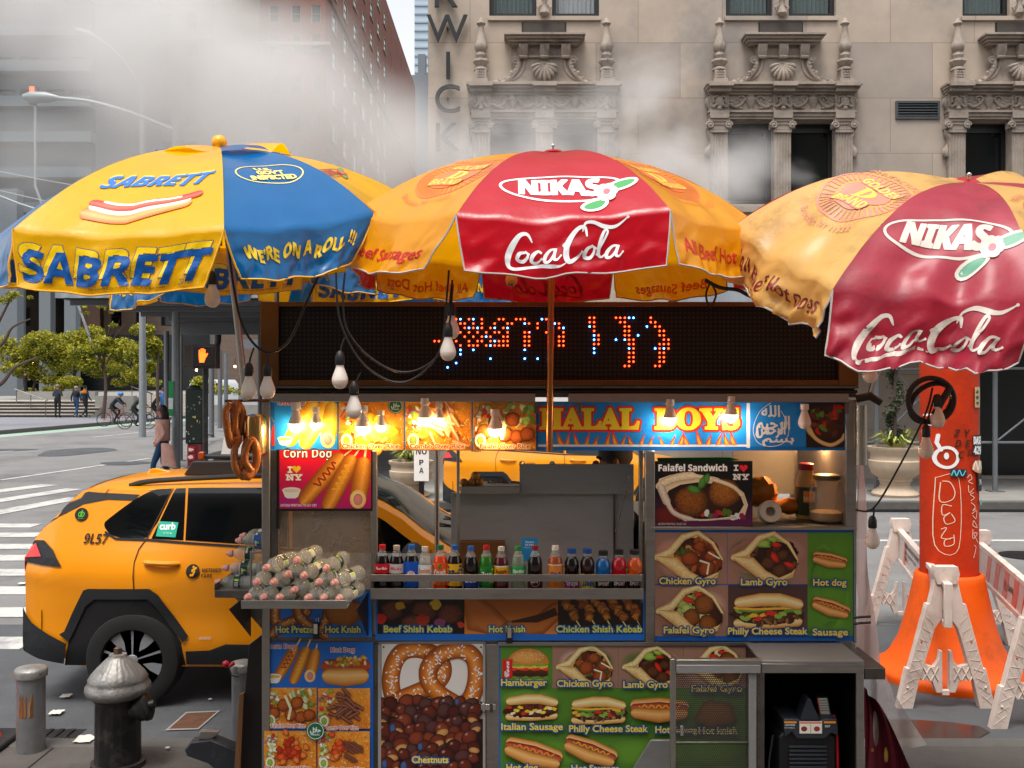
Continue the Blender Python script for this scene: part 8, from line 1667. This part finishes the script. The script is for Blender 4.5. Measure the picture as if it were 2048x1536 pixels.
# cobra head street lamps
GP = M('grey_lamp_steel', '#8a8f93', rough=.5, metal=.4, nz=.08)
def lamp(label, px, d, pts, head, r=.1):
    T = thing('street_lamp', label, 'street lamp', (PX(px, d), d, .0), 'cobra head street lamps'); iv = Matrix.Translation(-Vector(T.location)); q = smoothpts([P(x, y, d) for x, y in pts], 6)
    m = MB(); m.cyl((PX(px, d), d, 0), q[-1]+Vector((0, 0, .3)), r, GP, r*.7, 14); o = m.build('pole'); o.parent = T; o.matrix_parent_inverse = iv
    m = MB(); m.tube(q, .045, GP, 8); o = m.build('arm'); o.parent = T; o.matrix_parent_inverse = iv
    a, b_ = Vector(q[0]), P(*head, d); m = MB(); m.tube([a+(a-b_)*.1, a.lerp(b_, .3), a.lerp(b_, .75), b_], [.05, .13, .12, .05], GP, 10); o = m.build('lamp_head'); o.parent = T; o.matrix_parent_inverse = iv
lamp('street lamp with its arm reaching left over the yellow parasol', 352, 22.5, [(112, 196), (180, 203), (260, 225), (352, 262)], (46, 193)); lamp('farther street lamp with its arm pointing up left in the steam', 285, 40, [(190, 72), (225, 98), (255, 130), (285, 185)], (150, 58), .14)
m = MB(); A = Art(); A.rect(337, 762, 347, 832, '#1f8a4c'); A.rect(337, 796, 346, 818, '#d8e0d8'); o = A.build('pole_poster', lambda x, y, z: P(x, y, 22.38)+Vector((0, -z*10, 0)), PAPER); tag(o, 'green and white poster tied to the street lamp pole', 'poster')
WIRE = M('pale_wire', '#9aa0a4', rough=.6)
for a, b_, w in (((-40, 335), (300, 392), 'upper'), ((-40, 372), (300, 440), 'middle'), ((-40, 375), (120, 432), 'lower thick')): m = MB(); m.tube(smoothpts([P(*a, 26), P((a[0]+b_[0])/2, (a[1]+b_[1])/2+4, 26), P(*b_, 26)], 6), .03 if 'thick' in w else .012, WIRE, 5); tag(m.build('overhead_wire'), w+' pale overhead wire crossing at the left above the parasol', 'wire', 'overhead wires')
T = thing('street_sign', 'small blue street sign between the plaza trees', 'sign', (PX(292, 50), 50, .15)); m = MB(); m.cyl((0, 0, 0), (0, 0, 3.2), .04, GP, n=8); m.build('post').parent = T; A = Art(ydown=False); A.rect(-.34, 2.9, .34, 3.12, '#3f7fb8'); A.text(bold('W 54 ST'), 0, 2.95, w=.5, h=.11, col='#e8eef4', al='c'); A.build('sign_plate', lambda x, y, z: Vector((x, -.06-z*10, y)), PAPER).parent = T
T = thing('traffic_signal', 'distant red traffic light among the steam at the far left', 'signal', tuple(P(64, 190, 60))); m = MB(); m.box(-.2, .2, 0, .3, -.55, .55, MATS['signal_housing']); m.build('housing').parent = T; m = MB(); m.box(-.14, .14, -.02, -.001, -.2, .5, M('red_signal_lens', '#ff3a1a', emit=4, nz=0)); m.build('lens').parent = T; m = MB(); m.cyl((0, .4, -5.5), (0, .4, .6), .07, GP); m.tube([(0, .4, -5.4), (4, .4, -16.5)], .08, GP); m.build('pole').parent = T
m = MB(); d = EYE*FP/(1112-CY); m.lathe([(.35, .0095), (.35, .011), (.3, .0112), (.29, .009), (.01, .009)], BLKI, (PX(2052, d), d, 0), 24); tag(m.build('manhole_cover'), 'round iron manhole cover at the right edge of the road', 'manhole cover')
T = thing('parked_van', 'white van parked far under the pavement shed', 'van', (PX(410, 62), 62, .0)); m = MB(); m.prism([(-1, .4), (-1, 1.9), (-.8, 2.2), (.8, 2.2), (1, 1.9), (1, .4)], XZ, 0, 4, M('white_van_paint', '#c8ccce', rough=.35)); m.build('body', bevel=.08).parent = T; m = MB(); m.box(-.85, .85, -.03, -.005, 1.3, 2.0, GLASSD); m.build('windscreen').parent = T
# ---------------------------------------------------------------- people
SKIN = M('skin', '#b9785c', rough=.5, nz=.06, ns=20, spec=.3); HAIRM = M('brown_hair', '#2c1a14', rough=.45, nz=.35, ns=30, stretch=(6, 6, .6)); HAIRD = M('dark_hair', '#141210', rough=.6)
def cloth(c): return M('cloth_'+c.strip('#'), c, rough=.85, nz=.2, ns=7, bump=.3, bs=40)
BONES = [('pelvis', 'waist', 'p'), ('waist', 'chest', 't'), ('chest', 'neck', 't'), ('neck', 'head', 's'), ('head', 'crown', 's')]
for s_ in 'LR': BONES += [('chest', 'sh'+s_, 't'), ('sh'+s_, 'el'+s_, 'a'), ('el'+s_, 'wr'+s_, 'a'), ('wr'+s_, 'ha'+s_, 's'), ('pelvis', 'hi'+s_, 'p'), ('hi'+s_, 'kn'+s_, 'p'), ('kn'+s_, 'an'+s_, 'p'), ('an'+s_, 'to'+s_, 'f')]
RAD = dict(pelvis=.15, waist=.135, chest=.155, neck=.055, head=.09, crown=.085, sh=.075, el=.05, wr=.035, ha=.035, hi=.1, kn=.062, an=.045, to=.04)
BASE = dict(pelvis=(0, 0, .95), waist=(0, 0, 1.12), chest=(0, 0, 1.36), neck=(0, 0, 1.5), head=(.01, 0, 1.6), crown=(.0, 0, 1.68), shL=(0, .18, 1.42), shR=(0, -.18, 1.42), elL=(-.03, .23, 1.14), elR=(-.03, -.23, 1.14), wrL=(.05, .22, .9), wrR=(.05, -.22, .9), haL=(.08, .21, .81), haR=(.08, -.21, .81), hiL=(0, .1, .9), hiR=(0, -.1, .9), knL=(.03, .1, .5), knR=(.03, -.1, .5), anL=(0, .1, .09), anR=(0, -.1, .09), toL=(.14, .11, .04), toR=(.14, -.11, .04))
def person(label, loc, yaw, pose, mats, group=None, fat=1, scale=1, hair='short', levels=1):
    """faces +X before the turn; mats: t torso, a arms, p legs, f shoes"""
    J = {k: Vector(pose.get(k, v)) for k, v in BASE.items()}; names = list(J); me = bpy.data.meshes.new('body')
    me.from_pydata([J[k] for k in names], [(names.index(a), names.index(b)) for a, b, _ in BONES], []); o = bpy.data.objects.new('skin_cage', me); COL.objects.link(o)
    md = o.modifiers.new('skin', 'SKIN'); md.use_smooth_shade = True; o.modifiers.new('sub', 'SUBSURF').levels = levels
    for i, k in enumerate(names):
        r = RAD.get(k, RAD.get(k[:2])); r *= fat if k in ('pelvis', 'waist', 'chest') else 1
        v = me.skin_vertices[0].data[i]; v.radius = (r, r*(.72 if k in ('pelvis', 'waist', 'chest') else 1)); v.use_root = k == 'pelvis'
    bpy.context.view_layer.update(); ev = o.evaluated_get(bpy.context.evaluated_depsgraph_get()); nm = bpy.data.meshes.new_from_object(ev); bpy.data.objects.remove(o)
    nm.name = 'person'; ml = [mats['t'], mats['a'], mats['p'], mats['f'], SKIN]; nm.materials.clear(); [nm.materials.append(m) for m in ml]; ix = dict(t=0, a=1, p=2, f=3, s=4)
    for p in nm.polygons:
        best = (9, 't')
        for a, b, k in BONES:
            A_, B_ = J[a], J[b]; d = B_-A_; t = max(0, min(1, (p.center-A_).dot(d)/d.dot(d))); q = (p.center-A_-d*t).length-.6*(RAD.get(a, RAD.get(a[:2]))*(1-t)+RAD.get(b, RAD.get(b[:2]))*t)
            if q < best[0]: best = (q, k)
        p.material_index = ix[best[1]]
    nm.polygons.foreach_set('use_smooth', [True]*len(nm.polygons))
    T = put('person', nm); T.location = loc; T.rotation_euler = (0, 0, yaw); T.scale = (scale,)*3; tag(T, label, 'person', group)
    h = J['head'].lerp(J['crown'], .45)
    f = MB(); f.ball(h+Vector((.1, 0, -.02)), .018, SKIN, 8, squash=(1.2, .8, 1)); f.ball(h+Vector((.0, .092, -.01)), .022, SKIN, 8, squash=(.8, .4, 1.3)); f.ball(h+Vector((.0, -.092, -.01)), .022, SKIN, 8, squash=(.8, .4, 1.3))
    for s_ in (-1, 1): f.ball(h+Vector((.084, s_*.032, .012)), .01, HAIRD, 6)
    f.box(h.x+.086, h.x+.094, -.022, .022, h.z-.062, h.z-.054, M('lips', '#7a3a34', rough=.5)); q = f.build('face'); q.parent = T
    if hair:
        g = MB()
        if hair == 'short': g.ball(h+Vector((-.015, 0, .03)), .105, mats.get('h', HAIRD), 14, squash=(.98, .95, .92))
        elif hair == 'cap': g.ball(h+Vector((-.0, 0, .04)), .108, mats['h'], 14, squash=(1.05, .95, .7))
        elif hair == 'helmet': g.ball(h+Vector((-.01, 0, .05)), .13, mats['h'], 16, squash=(1.15, .9, .72))
        elif hair == 'long':
            g.ball(h+Vector((-.025, 0, .03)), .112, mats['h'], 18, squash=(.95, .92, .98)); rg = random.Random(1)
            for i in range(46):
                a = rg.uniform(1.75, 4.53); st = h+Vector((math.cos(a)*.085-.02, math.sin(a)*.085, .03)); L = rg.uniform(.3, .46); pts = [st, st+Vector((math.cos(a)*.03-.01, math.sin(a)*.02, -L*.4)), st+Vector((-.03+rg.uniform(-.03, .03), math.sin(a)*.03, -L))]; g.tube(smoothpts(pts, 3), [.02, .021, .021, .019, .015, .01, .004], mats['h'], 6)
        q = g.build('helmet' if hair == 'helmet' else 'cap' if hair == 'cap' else 'hair'); q.parent = T
    return T
C = cloth
dark, navy, jean = C('#15171c'), C('#1a2433'), C('#1f4468'); SHOE = C('#b8b4ae'); BSH = C('#101010')
walk = dict(knL=(.16, .1, .52), anL=(.2, .1, .1), toL=(.34, .1, .06), knR=(.02, -.1, .5), anR=(-.24, -.1, .16), toR=(-.12, -.1, .08), elL=(-.1, .23, 1.15), wrL=(-.08, .24, .92), haL=(-.07, .23, .83), elR=(.05, -.23, 1.15), wrR=(.2, -.22, .98), haR=(.27, -.21, .92))
hold = dict(elL=(.02, .24, 1.15), wrL=(.22, .12, 1.2), haL=(.3, .06, 1.24), elR=(.02, -.24, 1.15), wrR=(.22, -.12, 1.2), haR=(.3, -.06, 1.24))
PG = 'people on the plaza'
person('woman with long brown hair in a pink jacket walking left past the shed', (PX(325, 22), 22, 0), R(180), {**walk, 'elL': (-.12, .24, 1.16), 'wrL': (.02, .3, .98), 'haL': (.06, .3, .9), 'head': (.03, 0, 1.61), 'crown': (.02, 0, 1.69), 'chest': (.02, 0, 1.37)}, dict(t=C('#12303f'), a=C('#c99a8c'), p=jean, f=BSH, h=HAIRM), hair='long', levels=2, scale=1.03)
w = bpy.data.objects['person']; m = MB(); PJ = C('#c99a8c')
for s_ in (-1, 1): m.grid(lambda u, v: Vector((.13*math.cos(u*2.9+.15)-.02, s_*(.02+.17*math.sin(u*2.9+.15)*(1.1-.1*v)), 1.47-.46*v)), 12, 10, PJ)
o = m.build('jacket', smooth=180, fix=False); o.parent = w; sm = o.modifiers.new('thickness', 'SOLIDIFY'); sm.thickness = .03
m = MB(); m.grid(lambda u, v: Vector((-.2+.13*math.cos(u*6.28)*(1+.3*v)-.05*v, .29+.07*math.sin(u*6.28), .98-.5*v+.03*math.sin(u*9))), 16, 8, PJ); tag(m.build('hanging_coat'), 'pink coat hanging over the walking woman\'s arm', 'coat').matrix_world = Matrix.Translation(w.location) @ Matrix.Rotation(R(180), 4, 'Z')
person('man in a dark vest standing with his back turned before the steps', (PX(115, 54.5), 54.5, .15), R(90), hold, dict(t=navy, a=C('#5a5450'), p=dark, f=BSH, h=C('#7a7068')), PG, 1.15, 1.05)
person('pedestrian in blue jeans and dark top walking with a grey cap', (PX(152, 55), 55, .15), R(70), walk, dict(t=dark, a=dark, p=jean, f=SHOE, h=C('#8c9490')), PG, 1.1, 1.0, 'cap')
person('pedestrian in a dark coat with an orange scarf walking beside the steps', (PX(170, 54.6), 54.6, .15), R(60), walk, dict(t=navy, a=C('#1d3a56'), p=dark, f=SHOE), PG, 1.15, 1.02)
s = bpy.data.objects[max((o.name for o in bpy.data.objects if o.name.startswith('person')))]; m = MB(); m.lathe([(.09, 1.52), (.16, 1.46), (.22, 1.38), (.19, 1.32)], C('#c87818'), n=16, xf=Matrix.Diagonal((.85, 1.05, 1, 1))); m.build('scarf').parent = s
person('man in black looking at his phone on the upper terrace', (PX(50, 61), 61, 1.0), R(20), {**walk, **hold}, dict(t=dark, a=dark, p=C('#20222a'), f=BSH), PG, 1.1, 1.0)
person('person in bright blue half hidden behind the lamp post', (PX(326, 47), 47, .15), R(180), walk, dict(t=C('#1d5a94'), a=C('#1d5a94'), p=C('#1a3a5c'), f=BSH), PG, 1.1, 1.0)
ride = dict(pelvis=(-.18, 0, .98), waist=(-.1, 0, 1.12), chest=(.12, 0, 1.32), neck=(.2, 0, 1.42), head=(.27, 0, 1.5), crown=(.29, 0, 1.58), shL=(.14, .17, 1.36), shR=(.14, -.17, 1.36), elL=(.3, .22, 1.18), elR=(.3, -.22, 1.18), wrL=(.48, .2, 1.06), wrR=(.48, -.2, 1.06), haL=(.54, .2, 1.02), haR=(.54, -.2, 1.02), hiL=(-.16, .1, .95), hiR=(-.16, -.1, .95), knL=(.2, .1, .78), knR=(.12, -.1, .58), anL=(.08, .1, .42), anR=(-.02, -.1, .2), toL=(.2, .1, .38), toR=(.12, -.1, .16))
def bicycle(label, loc, yaw, fm):
    T = thing('bicycle', label, 'bicycle', loc, 'bicycles of the cyclists', yaw); F_ = M('bike_'+fm.strip('#'), fm, rough=.35)
    def ad(mb, n, par=T): o = mb.build(n); o.parent = par; return o
    for x in (-.52, .52):
        m = MB(); m.tube([(x+.33*math.cos(t), 0, .34+.33*math.sin(t)) for t in [2*PI*i/32 for i in range(32)]], .018, TYRE, 6, close=True); m.ball((x, 0, .34), .03, STEELD, 8); wl = ad(m, 'wheel'); m = MB()
        for i in range(12): t = PI*i/6; m.tube([(x, 0, .34), (x+.32*math.cos(t), 0, .34+.32*math.sin(t))], .003, STEELD, 4)
        ad(m, 'spokes', wl)
    m = MB()
    for a, b_ in (((-.52, 0, .34), (-.05, 0, .3)), ((-.05, 0, .3), (-.2, 0, .85)), ((-.52, 0, .34), (-.18, 0, .78)), ((-.18, 0, .8), (.38, 0, .86)), ((-.05, 0, .3), (.4, 0, .76)), ((.36, 0, .96), (.52, 0, .34))): m.tube([a, b_], .018, F_, 8)
    ad(m, 'frame'); m = MB(); m.tube([(.5, -.22, .99), (.42, -.2, .99), (.37, 0, 1.0), (.42, .2, .99), (.5, .22, .99)], .014, BLACKM, 6); ad(m, 'handlebar'); m = MB(); m.ball((-.22, 0, .89), .09, BLACKM, 10, squash=(1.4, .8, .4)); ad(m, 'saddle'); m = MB(); m.cyl((-.05, -.02, .3), (-.05, .02, .3), .09, STEELD); m.box(.0, .1, .06, .14, .18, .2, BLACKM); m.box(-.1, 0, -.14, -.06, .38, .4, BLACKM); ad(m, 'crank')
HB = M('blue_helmet', '#1f74b4', rough=.3)
for px, d, y, tc_, fc, w, b_ in ((230, 48.3, 5, '#1d2530', '#a83a2c', 'in dark navy, leftmost of the three', 'red framed bicycle ridden by the leftmost cyclist'), (273, 46.0, 8, '#2a3a2c', '#1a1a1c', 'in a green jacket, middle of the three', 'black bicycle ridden by the cyclist in green'), (312, 49.5, 5, '#20283a', '#20242c', 'in slate blue, rightmost of the three', 'dark bicycle partly hidden behind the walking woman')):
    person('cyclist with a blue helmet '+w, (PX(px, d), d, 0), R(y), ride, dict(t=C(tc_), a=C(tc_), p=dark, f=BSH, h=HB), 'cyclists on the avenue', 1.1, 1.0, 'helmet'); bicycle(b_, (PX(px, d), d, 0), R(y), fc)
# the vendor behind the steel panel, phone at his ear
v = person('balding man in glasses holding a phone to his ear inside the cart', (PX(1228, 5.72), 5.72, .36), R(185), {**BASE, 'elR': (.1, -.3, 1.2), 'wrR': (.12, -.2, 1.42), 'haR': (.08, -.14, 1.52), 'elL': (.06, .25, 1.14), 'wrL': (.2, .2, 1.0), 'haL': (.27, .17, .98)}, dict(t=C('#2a2c30'), a=C('#2a2c30'), p=dark, f=BSH, h=M('grey_stubble_hair', '#5f5148', rough=.8, nz=.3, ns=60)), None, 1.15, 1.0, 'short', 2)
# ---------------------------------------------------------------- steam drifting off the stack
def steam(name, x0, x1, y0, y1, z0, z1, blobs, dens, nsc, rate, seed, sharp=1.0):
    """blobs: (photo x, photo y, distance, radius in photo px, strength)"""
    b = MB(); m = bpy.data.materials.new(name+'_vapour'); m.use_nodes = True; t = m.node_tree; t.nodes.remove(t.nodes['Principled BSDF']); L = t.links.new
    out = [n for n in t.nodes if n.type == 'OUTPUT_MATERIAL'][0]; pv = t.nodes.new('ShaderNodeVolumePrincipled'); pv.inputs['Color'].default_value = (.9, .89, .88, 1); pv.inputs['Anisotropy'].default_value = .15
    tc = t.nodes.new('ShaderNodeTexCoord'); pos = tc.outputs['Object']
    n = t.nodes.new('ShaderNodeTexNoise'); n.inputs['Scale'].default_value = nsc; n.inputs['Detail'].default_value = 5; n.inputs['Roughness'].default_value = .58; n.inputs['Distortion'].default_value = .35
    mp = t.nodes.new('ShaderNodeMapping'); mp.inputs['Location'].default_value = (seed, seed*.7, 0); mp.inputs['Scale'].default_value = (.8, 1, 1.1); L(pos, mp.inputs['Vector']); L(mp.outputs[0], n.inputs['Vector'])
    last = None
    for px, py, d, r, s in blobs:
        c = P(px, py, d); q = r/FP*d; k = (1/q, 1/min(q*1.2, (y1-y0)*.48), 1/q)
        v = t.nodes.new('ShaderNodeVectorMath'); v.operation = 'MULTIPLY_ADD'; v.inputs[1].default_value = k; v.inputs[2].default_value = tuple(-a*e for a, e in zip(c, k)); L(pos, v.inputs[0])
        dt = t.nodes.new('ShaderNodeVectorMath'); dt.operation = 'DOT_PRODUCT'; L(v.outputs[0], dt.inputs[0]); L(v.outputs[0], dt.inputs[1])
        f = t.nodes.new('ShaderNodeMath'); f.operation = 'MULTIPLY_ADD'; f.inputs[1].default_value = -s; f.inputs[2].default_value = s; L(dt.outputs['Value'], f.inputs[0])
        if last is None: last = f.outputs[0]
        else: x = t.nodes.new('ShaderNodeMath'); x.operation = 'SMOOTH_MAX'; x.inputs[2].default_value = .3; L(last, x.inputs[0]); L(f.outputs[0], x.inputs[1]); last = x.outputs[0]
    cl = t.nodes.new('ShaderNodeMath'); cl.operation = 'MINIMUM'; cl.inputs[1].default_value = 1; L(last, cl.inputs[0])
    e = t.nodes.new('ShaderNodeMath'); e.operation = 'MULTIPLY_ADD'; e.inputs[1].default_value = 3.4*sharp; e.inputs[2].default_value = -2.02*sharp; L(n.outputs['Fac'], e.inputs[0])
    a = t.nodes.new('ShaderNodeMath'); a.operation = 'ADD'; L(cl.outputs[0], a.inputs[0]); L(e.outputs[0], a.inputs[1])
    w = t.nodes.new('ShaderNodeMath'); w.operation = 'MAXIMUM'; w.inputs[1].default_value = 0; L(a.outputs[0], w.inputs[0])
    g = t.nodes.new('ShaderNodeMath'); g.operation = 'MULTIPLY'; L(w.outputs[0], g.inputs[0]); cm = t.nodes.new('ShaderNodeMath'); cm.operation = 'MAXIMUM'; cm.inputs[1].default_value = 0; L(cl.outputs[0], cm.inputs[0]); L(cm.outputs[0], g.inputs[1])
    k = t.nodes.new('ShaderNodeMath'); k.operation = 'MULTIPLY'; k.inputs[1].default_value = dens; L(g.outputs[0], k.inputs[0]); L(k.outputs[0], pv.inputs['Density']); L(pv.outputs[0], out.inputs['Volume'])
    try: m.cycles.volume_step_rate = rate; m.cycles.volume_sampling = 'MULTIPLE_IMPORTANCE'
    except Exception: pass
    b.box(x0, x1, y0, y1, z0, z1, m); o = b.build(name, smooth=0); return tag(o, kind='stuff')
steam('steam', -8.2, -.25, 9.6, 13.6, 2.9, 8.8, [(70, 20, 11.5, 240, 1.0), (330, 120, 11.5, 270, 1.15), (560, 230, 11.5, 270, 1.3), (760, 300, 11.4, 190, 1.1), (300, 330, 11.5, 230, .75), (60, 290, 11.6, 220, .7), (870, 330, 11.3, 150, .85), (640, 110, 11.5, 150, .7), (600, 420, 11.5, 190, .85), (330, 430, 11.5, 190, .75)], 1.5, .5, .11, 3.0, .75)
steam('steam', -1.1, 4.6, 9.0, 11.4, 2.9, 6.6, [(1275, 190, 10.2, 140, 1.05), (1220, 280, 10.2, 150, 1.0), (1340, 330, 10.2, 150, 1.1), (1440, 370, 10.2, 140, 1.15), (1100, 300, 10.2, 160, .85), (960, 290, 10.2, 170, .9), (1510, 315, 10.2, 75, 1.0), (1600, 370, 10.2, 85, .95), (1690, 375, 10.2, 50, .7), (1010, 230, 10.2, 110, .5)], 1.35, 1.45, .1, 7.0, 1.25)
